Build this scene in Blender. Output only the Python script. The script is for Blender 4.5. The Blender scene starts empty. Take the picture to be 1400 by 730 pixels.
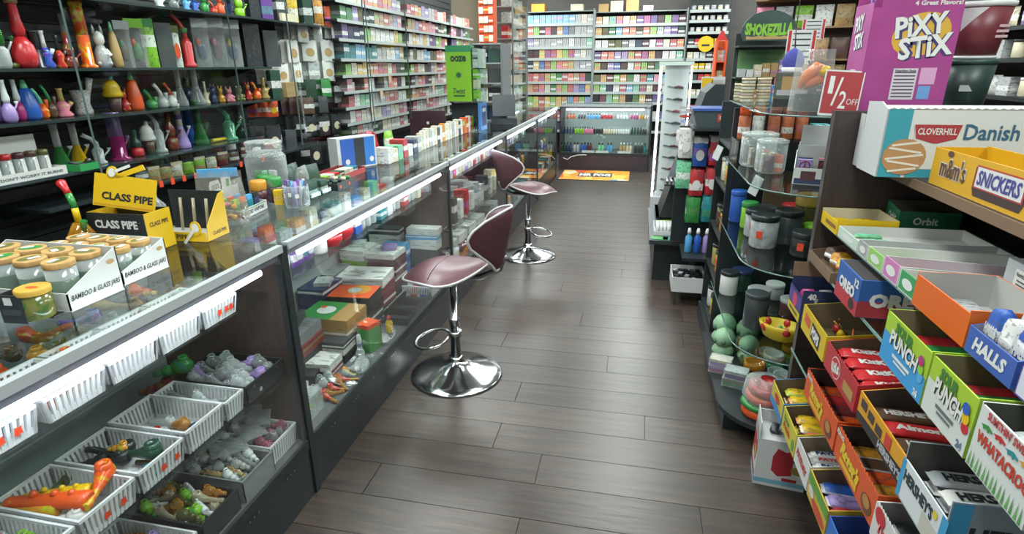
import bpy, bmesh, math, random
from mathutils import Vector, Matrix
random.seed(7)
SC = bpy.context.scene
COL = SC.collection
# ------------------------------------------------------------------ camera
F, CX, CY, CAMH = 785.0, 700.0, 365.0, 1.5
ROT = Matrix(((0.97809749, 0.06113109, -0.19896808), (0.20797883, -0.32548099, 0.92239196), (-0.0083735, -0.94357041, -0.33106611)))
cam_data = bpy.data.cameras.new('camera')
cam_data.sensor_width = 36.0
cam_data.sensor_fit = 'HORIZONTAL'
cam_data.lens = 36.0 * F / 1400.0
cam_data.clip_start = 0.02
cam = bpy.data.objects.new('camera', cam_data)
COL.objects.link(cam)
_r = ROT @ Vector((1, 0, 0)); _u = ROT @ Vector((0, -1, 0)); _b = ROT @ Vector((0, 0, -1))
cam.matrix_world = Matrix(((_r.x, _u.x, _b.x, 0), (_r.y, _u.y, _b.y, 0), (_r.z, _u.z, _b.z, CAMH), (0, 0, 0, 1)))
SC.camera = cam
# ------------------------------------------------------------------ world, view
w = bpy.data.worlds.new('world'); SC.world = w; w.use_nodes = True
w.node_tree.nodes['Background'].inputs[0].default_value = (0.75, 0.85, 0.88, 1)
w.node_tree.nodes['Background'].inputs[1].default_value = 0.3
SC.view_settings.view_transform = 'Standard'
SC.view_settings.look = 'None'
SC.view_settings.gamma = 1.0
SC.view_settings.use_curve_mapping = False
SC.view_settings.exposure = 0.0
# ------------------------------------------------------------------ ceiling lamps (light; their fixtures are built with the ceiling)
LAMPS = [(x, y) for y in (0.6, 2.9, 5.2, 7.5, 9.6) for x in (-1.75, 0.05, 1.85)]
LAMP_W = 40.0
for lx, ly in LAMPS:
    ld = bpy.data.lights.new('ceiling_lamp', 'AREA')
    ld.shape = 'RECTANGLE'; ld.size = 0.56; ld.size_y = 1.16
    ld.energy = LAMP_W; ld.color = (0.93, 1.0, 0.98)
    lo = bpy.data.objects.new('ceiling_lamp', ld); COL.objects.link(lo)
    lo.location = (lx, ly, 2.905)

# ------------------------------------------------------------------ pixel -> point on a known plane (photo measured at 1400 x 730)
def ray(u, v): return ROT @ Vector(((u - CX) / F, (v - CY) / F, 1.0))
def on_z(u, v, z):
    r = ray(u, v); t = (z - CAMH) / r.z; return Vector((r.x * t, r.y * t, z))
def on_x(u, v, x):
    r = ray(u, v); t = x / r.x; return Vector((x, r.y * t, CAMH + r.z * t))
def on_y(u, v, y):
    r = ray(u, v); t = y / r.y; return Vector((r.x * t, y, CAMH + r.z * t))
FWD = ROT @ Vector((0, 0, 1))
def mpp(p): return (Vector(p) - Vector((0, 0, CAMH))).dot(FWD) / F     # metres per pixel at p

# ------------------------------------------------------------------ colours and materials
PAL = {'white': '#e4e4de', 'cream': '#e2d8b8', 'pale grey': '#b9bcbb', 'grey': '#808486', 'dark grey': '#3c4042', 'black': '#16181a', 'yellow': '#e6bd14', 'amber': '#d8952a',
       'orange': '#e8581a', 'red': '#c42428', 'dark red': '#7c1c22', 'maroon': '#54202c', 'pink': '#e0809c', 'magenta': '#b02c78', 'purple': '#663690', 'lilac': '#a48cc8',
       'navy': '#20305c', 'blue': '#2458b4', 'sky blue': '#58a8dc', 'teal': '#1f8a90', 'mint': '#7ad0a0', 'green': '#2f8c3a', 'lime': '#8ac82c', 'dark green': '#17442e',
       'olive': '#6c6c30', 'brown': '#5c3c26', 'tan': '#bd9a62', 'clear': '#e6eeec', 'silver': '#b4b8ba', 'gold': '#c29a3c'}
def s2l(c): return c / 12.92 if c <= 0.04045 else ((c + 0.055) / 1.055) ** 2.4
def rgb(h):
    h = PAL.get(h, h)
    c = [s2l(int(h[i:i + 2], 16) / 255) for i in (1, 3, 5)]; g = 0.3 * c[0] + 0.59 * c[1] + 0.11 * c[2]
    return tuple(k + 0.74 * (g + (x - g) * 1.04) for x, k in zip(c, (0.009, 0.0125, 0.0135))) + (1.0,)  # contrast cut, blacks lifted blue-green: haze and shadow tint put into the base colours
def raw(h):
    return tuple(s2l(int(h[i:i + 2], 16) / 255) for i in (1, 3, 5)) + (1.0,)
MATS = {}
def newmat(name):
    m = bpy.data.materials.new(name); m.use_nodes = True
    nt = m.node_tree
    for n in list(nt.nodes): nt.nodes.remove(n)
    out = nt.nodes.new('ShaderNodeOutputMaterial')
    return m, nt, out
def N(nt, t, **kw):
    n = nt.nodes.new('ShaderNode' + t)
    for k, v in kw.items():
        if k.startswith('i_'):
            n.inputs[int(k[2:]) if k[2:].isdigit() else k[2:].replace('_', ' ')].default_value = v
        else: setattr(n, k, v)
    return n
def M(h, rough=0.5, metal=0.0, grain=0.0, scale=30.0, bump=0.0, stretch=(1, 1, 1), spec=0.5):
    """plain procedural surface: colour h, a little noise grain in colour and relief"""
    key = ('M', h, rough, metal, grain, scale, bump, stretch, spec)
    if key in MATS: return MATS[key]
    m, nt, out = newmat('surface'); L = nt.links.new
    p = N(nt, 'BsdfPrincipled'); L(p.outputs[0], out.inputs[0])
    p.inputs['Roughness'].default_value = rough; p.inputs['Metallic'].default_value = metal; p.inputs['Specular IOR Level'].default_value = spec
    c = rgb(h)
    p.inputs['Base Color'].default_value = c
    if grain or bump:
        tc = N(nt, 'TexCoord'); mp = N(nt, 'Mapping'); mp.inputs['Scale'].default_value = stretch
        L(tc.outputs['Object'], mp.inputs[0])
        no = N(nt, 'TexNoise'); no.inputs['Scale'].default_value = scale; no.inputs['Detail'].default_value = 4; L(mp.outputs[0], no.inputs[0])
        if grain:
            r = N(nt, 'ValToRGB'); L(no.outputs[0], r.inputs[0])
            r.color_ramp.elements[0].color = tuple(x * (1 - grain) for x in c[:3]) + (1,); r.color_ramp.elements[0].position = 0.3
            r.color_ramp.elements[1].color = tuple(min(1, x * (1 + grain)) for x in c[:3]) + (1,); r.color_ramp.elements[1].position = 0.7
            L(r.outputs[0], p.inputs['Base Color'])
        if bump:
            b = N(nt, 'Bump'); b.inputs['Strength'].default_value = bump; b.inputs['Distance'].default_value = 0.002
            L(no.outputs[0], b.inputs['Height']); L(b.outputs[0], p.inputs['Normal'])
    MATS[key] = m
    return m
def emit(h, s):
    key = ('E', h, s)
    if key not in MATS:
        m, nt, out = newmat('lamp_tube'); e = N(nt, 'Emission'); e.inputs[0].default_value = raw(h); e.inputs[1].default_value = s
        nt.links.new(e.outputs[0], out.inputs[0]); MATS[key] = m
    return MATS[key]
def pane(tint='#fbfdfc', refl=0.9, rough=0.02):
    """flat glass or acrylic sheet"""
    key = ('P', tint, refl, rough)
    if key not in MATS:
        m, nt, out = newmat('glass_sheet'); L = nt.links.new
        t = N(nt, 'BsdfTransparent'); t.inputs[0].default_value = raw(tint)
        g = N(nt, 'BsdfGlossy'); g.inputs['Roughness'].default_value = rough; g.inputs[0].default_value = (1, 1, 1, 1)
        lw = N(nt, 'LayerWeight'); lw.inputs[0].default_value = 0.5
        po = N(nt, 'Math', operation='POWER'); po.inputs[1].default_value = 4.0; L(lw.outputs['Facing'], po.inputs[0])
        mu = N(nt, 'Math', operation='MULTIPLY_ADD'); mu.inputs[1].default_value = 0.55 * refl; mu.inputs[2].default_value = 0.035 * refl; L(po.outputs[0], mu.inputs[0])
        mx = N(nt, 'MixShader'); L(mu.outputs[0], mx.inputs[0]); L(t.outputs[0], mx.inputs[1]); L(g.outputs[0], mx.inputs[2]); L(mx.outputs[0], out.inputs[0])
        MATS[key] = m
    return MATS[key]
def _objcol():
    """materials that take their colour from the object they sit on"""
    # paint: glossy plastic / silicone / ceramic
    m, nt, out = newmat('coloured_plastic'); L = nt.links.new
    oi = N(nt, 'ObjectInfo'); p = N(nt, 'BsdfPrincipled'); p.inputs['Roughness'].default_value = 0.3
    L(oi.outputs['Color'], p.inputs['Base Color']); L(p.outputs[0], out.inputs[0]); MATS['paint'] = m
    # card: printed paperboard, matte
    m, nt, out = newmat('coloured_card'); L = nt.links.new
    oi = N(nt, 'ObjectInfo'); p = N(nt, 'BsdfPrincipled'); p.inputs['Roughness'].default_value = 0.55
    L(oi.outputs['Color'], p.inputs['Base Color']); L(p.outputs[0], out.inputs[0]); MATS['card'] = m
    # tint glass
    for nm, fac, ro in (('tint', 0.36, 0.06), ('film', 0.16, 0.12)):
        m, nt, out = newmat('coloured_' + ('glass' if nm == 'tint' else 'film')); L = nt.links.new
        oi = N(nt, 'ObjectInfo'); p = N(nt, 'BsdfPrincipled'); p.inputs['Roughness'].default_value = ro; p.inputs['Specular IOR Level'].default_value = 0.9
        L(oi.outputs['Color'], p.inputs['Base Color'])
        t = N(nt, 'BsdfTransparent'); li = N(nt, 'MixRGB'); li.inputs[0].default_value = 0.55 if nm == 'tint' else 0.85; L(oi.outputs['Color'], li.inputs[1]); li.inputs[2].default_value = (1, 1, 1, 1); L(li.outputs[0], t.inputs[0])
        lw = N(nt, 'LayerWeight'); lw.inputs[0].default_value = 0.35
        ad = N(nt, 'Math', operation='MULTIPLY_ADD'); ad.inputs[1].default_value = 0.6; ad.inputs[2].default_value = fac; ad.use_clamp = True
        L(lw.outputs['Facing'], ad.inputs[0])
        mx = N(nt, 'MixShader'); L(ad.outputs[0], mx.inputs[0]); L(t.outputs[0], mx.inputs[1]); L(p.outputs[0], mx.inputs[2])
        if nm == 'film':
            tc = N(nt, 'TexCoord'); no = N(nt, 'TexNoise'); no.inputs['Scale'].default_value = 28; L(tc.outputs['Object'], no.inputs[0])
            b = N(nt, 'Bump'); b.inputs['Strength'].default_value = 0.9; b.inputs['Distance'].default_value = 0.01
            L(no.outputs[0], b.inputs['Height']); L(b.outputs[0], p.inputs['Normal'])
        L(mx.outputs[0], out.inputs[0]); MATS[nm] = m
    # swirl: marbled blown glass / silicone
    m, nt, out = newmat('marbled_glass'); L = nt.links.new
    oi = N(nt, 'ObjectInfo'); tc = N(nt, 'TexCoord'); no = N(nt, 'TexNoise'); no.inputs['Scale'].default_value = 22; no.inputs['Distortion'].default_value = 1.5; L(tc.outputs['Object'], no.inputs[0])
    r = N(nt, 'ValToRGB'); r.color_ramp.elements[0].position = 0.48; r.color_ramp.elements[1].position = 0.6; L(no.outputs[0], r.inputs[0])
    hs = N(nt, 'HueSaturation'); hs.inputs['Hue'].default_value = 0.62; hs.inputs['Value'].default_value = 0.75; L(oi.outputs['Color'], hs.inputs['Color'])
    mx = N(nt, 'MixRGB'); L(r.outputs[0], mx.inputs[0]); L(oi.outputs['Color'], mx.inputs[1]); L(hs.outputs[0], mx.inputs[2])
    p = N(nt, 'BsdfPrincipled'); p.inputs['Roughness'].default_value = 0.15; L(mx.outputs[0], p.inputs['Base Color']); L(p.outputs[0], out.inputs[0]); MATS['swirl'] = m
    # print: retail carton - base colour, lighter panel, band and fine illegible print, different on every box
    m, nt, out = newmat('printed_carton'); L = nt.links.new
    oi = N(nt, 'ObjectInfo'); tc = N(nt, 'TexCoord'); sp = N(nt, 'SeparateXYZ'); L(tc.outputs['Generated'], sp.inputs[0])
    def math(op, a, b=None, c=None):
        n = N(nt, 'Math', operation=op)
        for i, q in enumerate((a, b, c)):
            if q is None: continue
            if isinstance(q, (int, float)): n.inputs[i].default_value = q
            else: L(q, n.inputs[i])
        return n.outputs[0]
    rnd = oi.outputs['Random']
    z0 = math('MULTIPLY_ADD', rnd, 0.35, 0.3)
    d = math('ABSOLUTE', math('SUBTRACT', sp.outputs[2], z0))
    band = math('LESS_THAN', d, 0.13)
    hs = N(nt, 'HueSaturation'); L(oi.outputs['Color'], hs.inputs['Color']); L(math('MULTIPLY_ADD', rnd, 0.5, 0.25), hs.inputs['Hue']); hs.inputs['Saturation'].default_value = 0.8
    hv = N(nt, 'MixRGB'); hv.inputs[2].default_value = (0.75, 0.75, 0.72, 1); L(math('GREATER_THAN', math('FRACT', math('MULTIPLY', rnd, 7.3)), 0.5), hv.inputs[0]); L(hs.outputs[0], hv.inputs[1])
    m1 = N(nt, 'MixRGB'); L(math('MULTIPLY', band, 0.75), m1.inputs[0]); L(oi.outputs['Color'], m1.inputs[1]); L(hv.outputs[0], m1.inputs[2])
    mp = N(nt, 'Mapping'); mp.inputs['Scale'].default_value = (6, 3, 11); L(tc.outputs['Generated'], mp.inputs[0])
    ad = N(nt, 'VectorMath', operation='ADD'); L(mp.outputs[0], ad.inputs[0])
    cb = N(nt, 'CombineXYZ'); L(math('MULTIPLY', rnd, 40), cb.inputs[0]); L(math('MULTIPLY', rnd, 17), cb.inputs[2]); L(cb.outputs[0], ad.inputs[1])
    no = N(nt, 'TexNoise'); no.inputs['Scale'].default_value = 1.0; no.inputs['Detail'].default_value = 2; L(ad.outputs[0], no.inputs[0])
    ink = math('GREATER_THAN', no.outputs[0], 0.585)
    m2 = N(nt, 'MixRGB'); L(math('MULTIPLY', ink, 0.55), m2.inputs[0]); L(m1.outputs[0], m2.inputs[1]); m2.inputs[2].default_value = (0.06, 0.06, 0.07, 1)
    p = N(nt, 'BsdfPrincipled'); p.inputs['Roughness'].default_value = 0.42; L(m2.outputs[0], p.inputs['Base Color']); L(p.outputs[0], out.inputs[0]); MATS['print'] = m
def _packs():
    # tray of slim upright packs: printed fronts with dark gaps between them, white card lip below
    m = MATS['print'].copy(); m.name = 'printed_packs'; nt = m.node_tree; L = nt.links.new
    p = next(n for n in nt.nodes if n.type == 'BSDF_PRINCIPLED'); src = p.inputs['Base Color'].links[0].from_socket
    tc = next(n for n in nt.nodes if n.type == 'TEX_COORD'); sp = N(nt, 'SeparateXYZ'); L(tc.outputs['Generated'], sp.inputs[0])
    a = N(nt, 'Math', operation='MULTIPLY'); a.inputs[1].default_value = 3.0; L(sp.outputs[0], a.inputs[0])
    b = N(nt, 'Math', operation='FRACT'); L(a.outputs[0], b.inputs[0]); c = N(nt, 'Math', operation='LESS_THAN'); c.inputs[1].default_value = 0.16; L(b.outputs[0], c.inputs[0])
    d = N(nt, 'Math', operation='GREATER_THAN'); d.inputs[1].default_value = 0.28; L(sp.outputs[2], d.inputs[0]); e = N(nt, 'Math', operation='MULTIPLY'); L(c.outputs[0], e.inputs[0]); L(d.outputs[0], e.inputs[1])
    f = N(nt, 'Math', operation='MULTIPLY'); f.inputs[1].default_value = 0.7; L(e.outputs[0], f.inputs[0])
    mx = N(nt, 'MixRGB'); L(f.outputs[0], mx.inputs[0]); L(src, mx.inputs[1]); mx.inputs[2].default_value = (0.03, 0.03, 0.03, 1); hz = N(nt, 'HueSaturation'); hz.inputs['Saturation'].default_value = 0.72; L(mx.outputs[0], hz.inputs['Color']); L(hz.outputs[0], p.inputs['Base Color'])
    MATS['packs'] = m
_objcol(); _packs()
CHROME = M('#eceeef', 0.13, 1.0)
STEEL = M('#b0b4b6', 0.3, 1.0)
BLACK = M('#14181a', 0.45, grain=0.15)
DARKWOOD = M('#38282a', 0.4, grain=0.25, scale=6, stretch=(12, 12, 1))
GLASS = pane()
SHELFGLASS = pane('#f3f9f7', 0.9, 0.03)
WHITE = M('#dfe1df', 0.4)
CARDBROWN = M('#7d6246', 0.8, grain=0.08)

# ------------------------------------------------------------------ mesh builder
class MB:
    def __init__(s): s.v = []; s.f = []; s.m = []; s.s = []
    def face(s, idx, m=0, smooth=False): s.f.append(tuple(idx)); s.m.append(m); s.s.append(smooth)
    def box(s, x0, x1, y0, y1, z0, z1, m=0, top=None, mt=None):
        """axis box; top=(x0,x1,y0,y1) gives a tapered top"""
        t = top or (x0, x1, y0, y1); o = len(s.v)
        s.v += [(x0, y0, z0), (x1, y0, z0), (x1, y1, z0), (x0, y1, z0), (t[0], t[2], z1), (t[1], t[2], z1), (t[1], t[3], z1), (t[0], t[3], z1)]
        for q, mm in (((3, 2, 1, 0), m), ((4, 5, 6, 7), m if mt is None else mt), ((0, 1, 5, 4), m), ((1, 2, 6, 5), m), ((2, 3, 7, 6), m), ((3, 0, 4, 7), m)): s.face([o + i for i in q], mm)
        return s
    def lathe(s, prof, n=16, c=(0, 0, 0), m=0, axis='z', caps=True, sx=1.0, sy=1.0):
        o = len(s.v)
        for r, z in prof:
            for i in range(n):
                a = 2 * math.pi * i / n; p = (r * math.cos(a) * sx, r * math.sin(a) * sy, z)
                if axis == 'x': p = (z, p[0], p[1])
                if axis == 'y': p = (p[0], z, p[1])
                s.v.append((p[0] + c[0], p[1] + c[1], p[2] + c[2]))
        for k in range(len(prof) - 1):
            for i in range(n):
                j = (i + 1) % n; s.face((o + k * n + i, o + k * n + j, o + (k + 1) * n + j, o + (k + 1) * n + i), m, True)
        if caps:
            if prof[0][0] > 1e-6: s.face([o + i for i in reversed(range(n))], m)
            if prof[-1][0] > 1e-6: s.face([o + (len(prof) - 1) * n + i for i in range(n)], m)
        return s
    def cyl(s, c, r, h, n=16, m=0, r2=None): return s.lathe([(r, 0), (r if r2 is None else r2, h)], n, c, m)
    def ball(s, c, rx, ry=None, rz=None, n=12, m=0):
        ry = rx if ry is None else ry; rz = rx if rz is None else rz; k = max(4, n // 2)
        o = len(s.v)
        s.lathe([(math.sin(math.pi * i / k) if 0 < i < k else 1e-4, -math.cos(math.pi * i / k)) for i in range(k + 1)], n, (0, 0, 0), m, caps=False)
        s.v[o:] = [(c[0] + p[0] * rx, c[1] + p[1] * ry, c[2] + p[2] * rz) for p in s.v[o:]]
        return s
    def tube(s, pts, r, n=8, m=0, closed=False, caps=True):
        pts = [Vector(p) for p in pts]; K = len(pts); rs = r if isinstance(r, (list, tuple)) else [r] * K
        o = len(s.v); up = None
        for k, p in enumerate(pts):
            a = pts[(k - 1) % K] if (closed or k > 0) else p; b = pts[(k + 1) % K] if (closed or k < K - 1) else p
            t = (b - a).normalized()
            if up is None: up = Vector((0, 0, 1)) if abs(t.z) < 0.9 else Vector((1, 0, 0))
            x = t.cross(up).normalized(); up = x.cross(t).normalized()
            for i in range(n):
                an = 2 * math.pi * i / n; q = p + (x * math.cos(an) + up * math.sin(an)) * rs[k]; s.v.append(tuple(q))
        for k in range(K if closed else K - 1):
            k2 = (k + 1) % K
            for i in range(n):
                j = (i + 1) % n; s.face((o + k * n + i, o + k2 * n + i, o + k2 * n + j, o + k * n + j), m, True)
        if caps and not closed:
            s.face([o + i for i in range(n)], m); s.face([o + (K - 1) * n + i for i in reversed(range(n))], m)
        return s
    def prism(s, poly, z0, z1, m=0, plane='xy'):
        o = len(s.v); n = len(poly)
        def P(a, b, c): return (a, b, c) if plane == 'xy' else (a, c, b) if plane == 'xz' else (c, a, b)
        s.v += [P(a, b, z0) for a, b in poly] + [P(a, b, z1) for a, b in poly]
        s.face([o + i for i in reversed(range(n))], m); s.face([o + n + i for i in range(n)], m)
        for i in range(n):
            j = (i + 1) % n; s.face((o + i, o + j, o + n + j, o + n + i), m)
        return s
    def grid(s, fn, nu, nv, m=0, smooth=True, flip=False):
        o = len(s.v)
        for j in range(nv + 1):
            for i in range(nu + 1): s.v.append(tuple(fn(i / nu, j / nv)))
        for j in range(nv):
            for i in range(nu):
                q = [o + j * (nu + 1) + i, o + j * (nu + 1) + i + 1, o + (j + 1) * (nu + 1) + i + 1, o + (j + 1) * (nu + 1) + i]
                s.face(q[::-1] if flip else q, m, smooth)
        return s
    def xf(s, mat, start=0):
        s.v[start:] = [tuple(mat @ Vector(p)) for p in s.v[start:]]; return s
    def mesh(s, name, mats):
        me = bpy.data.meshes.new(name); me.from_pydata(s.v, [], s.f)
        for mt in (mats if isinstance(mats, (list, tuple)) else [mats]): me.materials.append(MATS[mt] if isinstance(mt, str) else mt)
        me.polygons.foreach_set('material_index', s.m); me.polygons.foreach_set('use_smooth', s.s)
        me.update(); return me
def B(*a, **k): return MB().box(*a, **k)

# ------------------------------------------------------------------ objects
def link(name, data, loc=(0, 0, 0), rz=0.0, parent=None, col=None, rot=None, scale=None):
    o = bpy.data.objects.new(name, data); COL.objects.link(o); o.location = loc
    o.rotation_euler = rot if rot is not None else (0, 0, rz)
    if scale is not None: o.scale = scale
    if parent is not None: o.parent = parent
    if col is not None: o.color = rgb(col)
    return o
def tag(o, label, cat, group=None):
    o['label'] = label; o['category'] = cat
    if group: o['group'] = group
    return o
def thing(name, label, cat, loc=(0, 0, 0), rz=0.0, group=None, rot=None):
    return tag(link(name, None, loc, rz, rot=rot), label, cat, group)
def part(name, mb, mats, parent, col=None, label=None, loc=(0, 0, 0), rz=0.0, rot=None, scale=None):
    o = link(name, mb.mesh(name, mats) if isinstance(mb, MB) else mb, loc, rz, parent, col, rot, scale)
    if label: o['label'] = label
    return o
def solo(name, mb, mats, label, cat, loc=(0, 0, 0), rz=0.0, col=None, group=None, rot=None, scale=None):
    return tag(part(name, mb, mats, None, col, None, loc, rz, rot, scale), label, cat, group)
def struct(name, mb, mats, parent=None, **k):
    o = part(name, mb, mats, parent, **k)
    if parent is None: o['kind'] = 'structure'
    return o
def dup(o, parent=None):
    c = o.copy(); COL.objects.link(c); c.parent = parent
    for ch in list(o.children): dup(ch, c)
    return c
MESHES = {}
def cached(key, fn):
    if key not in MESHES: MESHES[key] = fn()
    return MESHES[key]
# lettering: flat print as filled outlines. Frames: 'f' front (-Y, reads along +X), 't' top (reads +X, up +Y), 'l' side facing -X, 'r' side facing +X, 'b' back
FRAMES = {'f': ((1, 0, 0), (0, 0, 1)), 't': ((1, 0, 0), (0, 1, 0)), 'l': ((0, -1, 0), (0, 0, 1)), 'r': ((0, 1, 0), (0, 0, 1)), 'b': ((-1, 0, 0), (0, 0, 1))}
def lettering(txt, w, h, parent, c, frame='f', col='black', rough=0.5, bold=0.02, shear=0.0, spin=0.0, mat=None, name='lettering', up=None, keep=False, arch=0.0):
    cu = bpy.data.curves.new('txt', 'FONT'); cu.body = txt; cu.align_x = 'CENTER'; cu.offset = bold; cu.shear = shear; cu.resolution_u = 2; cu.space_line = 0.85
    o = bpy.data.objects.new('txt', cu); me = bpy.data.meshes.new_from_object(o); bpy.data.objects.remove(o); bpy.data.curves.remove(cu)
    if not me.vertices: return None
    xs = [v.co.x for v in me.vertices]; ys = [v.co.y for v in me.vertices]
    x0, x1, y0, y1 = min(xs), max(xs), min(ys), max(ys)
    sx, sy = w / (x1 - x0), h / (y1 - y0)
    if keep: sx = sy = min(sx, sy)
    R, U = Vector(FRAMES[frame][0]), Vector(FRAMES[frame][1] if up is None else up).normalized()
    if spin: R, U = R * math.cos(spin) + U * math.sin(spin), U * math.cos(spin) - R * math.sin(spin)
    c = Vector(c)
    for v in me.vertices:
        a = (v.co.x - (x0 + x1) / 2) * sx; b = (v.co.y - (y0 + y1) / 2) * sy
        if arch: b -= arch * (a / w * 2) ** 2
        v.co = c + R * a + U * b
    me.materials.clear(); me.materials.append(mat or M(col, rough)); me.name = name
    return link(name, me, parent=parent)
def patch(w, h, parent, c, frame='f', col='white', name='print_panel', rough=0.5, up=None, pts=None, mat=None, spin=0.0):
    """flat printed shape lying on a face (rectangle or outline pts in unit square -1..1)"""
    R, U = Vector(FRAMES[frame][0]), Vector(FRAMES[frame][1] if up is None else up).normalized()
    if spin: R, U = R * math.cos(spin) + U * math.sin(spin), U * math.cos(spin) - R * math.sin(spin)
    mb = MB(); pts = pts or [(-1, -1), (1, -1), (1, 1), (-1, 1)]
    for a, b in pts: mb.v.append(tuple(Vector(c) + R * (a * w / 2) + U * (b * h / 2)))
    mb.face(range(len(pts)))
    return part(name, mb, mat or M(col, rough), parent)
OVAL = [(math.cos(i * math.pi / 10), math.sin(i * math.pi / 10)) for i in range(20)]
def words_between(a, cols, i):
    """label bit for one item of a row: its colour and its neighbours'"""
    p = cols[i - 1] if i else None; n = cols[i + 1] if i + 1 < len(cols) else None
    if p and n and p == n == cols[i]:
        k = 0
        while i - k > 0 and cols[i - k - 1] == cols[i]: k += 1
        return f'{ORD[k]} {cols[i]} {a} of an alike run'
    if p and n: return f'{cols[i]} {a} between {p} and {n} ones'
    return f'{cols[i]} {a} {"ending" if p else "starting"} the row next to {p or n}'

# ================================================================== SETTING
def plank_mat():
    m, nt, out = newmat('plank_wood'); L = nt.links.new
    oi = N(nt, 'ObjectInfo'); tc = N(nt, 'TexCoord'); mp = N(nt, 'Mapping'); mp.inputs['Scale'].default_value = (2.2, 26, 26)
    L(tc.outputs['Object'], mp.inputs[0])
    mul = N(nt, 'Math', operation='MULTIPLY'); mul.inputs[1].default_value = 60; L(oi.outputs['Random'], mul.inputs[0])
    cb = N(nt, 'CombineXYZ'); L(mul.outputs[0], cb.inputs[0]); L(mul.outputs[0], cb.inputs[1]); L(cb.outputs[0], mp.inputs['Location'])
    no = N(nt, 'TexNoise'); no.inputs['Scale'].default_value = 1.4; no.inputs['Detail'].default_value = 6; no.inputs['Distortion'].default_value = 0.6; L(mp.outputs[0], no.inputs[0])
    r = N(nt, 'ValToRGB'); L(no.outputs[0], r.inputs[0])
    r.color_ramp.elements[0].position = 0.28; r.color_ramp.elements[0].color = rgb('#30241c'); r.color_ramp.elements[1].position = 0.75; r.color_ramp.elements[1].color = rgb('#503f31')
    hs = N(nt, 'HueSaturation'); L(r.outputs[0], hs.inputs['Color']); ma = N(nt, 'Math', operation='MULTIPLY_ADD'); ma.inputs[1].default_value = 0.35; ma.inputs[2].default_value = 0.82
    L(oi.outputs['Random'], ma.inputs[0]); L(ma.outputs[0], hs.inputs['Value'])
    p = N(nt, 'BsdfPrincipled'); L(hs.outputs[0], p.inputs['Base Color']); p.inputs['Roughness'].default_value = 0.33
    mp2 = N(nt, 'Mapping'); mp2.inputs['Scale'].default_value = (5, 34, 5); L(tc.outputs['Object'], mp2.inputs[0])
    n2 = N(nt, 'TexNoise'); n2.inputs['Scale'].default_value = 1.0; n2.inputs['Detail'].default_value = 2; L(mp2.outputs[0], n2.inputs[0])
    b = N(nt, 'Bump'); b.inputs['Strength'].default_value = 0.45; b.inputs['Distance'].default_value = 0.004; L(n2.outputs[0], b.inputs['Height']); L(b.outputs[0], p.inputs['Normal'])
    L(p.outputs[0], out.inputs[0]); return m
PLANK = plank_mat()
floor = struct('floor', B(-2.8, 3.05, -1.25, 10.8, -0.05, -0.006), M('#2a221d', 0.6))
PW, PL = 0.18, 1.22
pm = cached('plank', lambda: B(-PL / 2 + 0.0007, PL / 2 - 0.0007, -PW / 2 + 0.0006, PW / 2 - 0.0006, -0.006, 0.0, top=(-PL / 2 + 0.0016, PL / 2 - 0.0016, -PW / 2 + 0.0014, PW / 2 - 0.0014)).mesh('plank', PLANK))
y = 0.95; k = 0
while y < 9.0:
    off = (k * 0.47 + 0.13 * (k % 3)) % PL
    x = -1.35 - off + PL / 2
    while x - PL / 2 < 1.0:
        part('plank', pm, None, floor, loc=(x, y, 0)); x += PL
    y += PW; k += 1
struct('ceiling', B(-2.8, 3.05, -1.25, 10.8, 2.95, 3.0), M('#d4d6d4', 0.9))
for i, (lx, ly) in enumerate(LAMPS):
    t = thing('ceiling_light', f'recessed ceiling light panel above the {("counter side", "aisle", "candy side")[i % 3]}, {("first", "second", "third", "fourth", "fifth")[i // 3]} row from the shop front', 'ceiling light', (lx, ly, 2.92), group='ceiling light panels')
    fr = MB(); fr.box(-0.33, 0.33, -0.63, -0.6, 0, 0.03); fr.box(-0.33, 0.33, 0.6, 0.63, 0, 0.03); fr.box(-0.33, -0.3, -0.6, 0.6, 0, 0.03); fr.box(0.3, 0.33, -0.6, 0.6, 0, 0.03)
    part('light_frame', fr, WHITE, t); part('diffuser', B(-0.3, 0.3, -0.6, 0.6, 0.012, 0.02), emit('#f2fbf8', 6.0), t)
wl = struct('wall_left', B(-2.8, -2.73, -1.25, 10.8, 0, 2.95), M('#6a5e48', 0.7))
SLAT = M('#1a2224', 0.38, grain=0.12, scale=8, stretch=(1, 0.4, 8))
z = 0.30
while z < 2.75:
    part('slat', B(-2.73, -2.712, -1.2, 8.6, z, z + 0.07), SLAT, wl); z += 0.078
struct('wall_back', B(-2.73, 3.05, 10.75, 10.8, 0, 2.95), M('#57524e', 0.8, grain=0.06))
wr = struct('wall_right', B(3.0, 3.05, -1.25, 10.75, 0, 2.95), M('#4a443e', 0.8))
struct('wall_front', B(-2.73, 3.0, -1.3, -1.25, 0, 2.95), M('#b4b6b2', 0.9))

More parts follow.
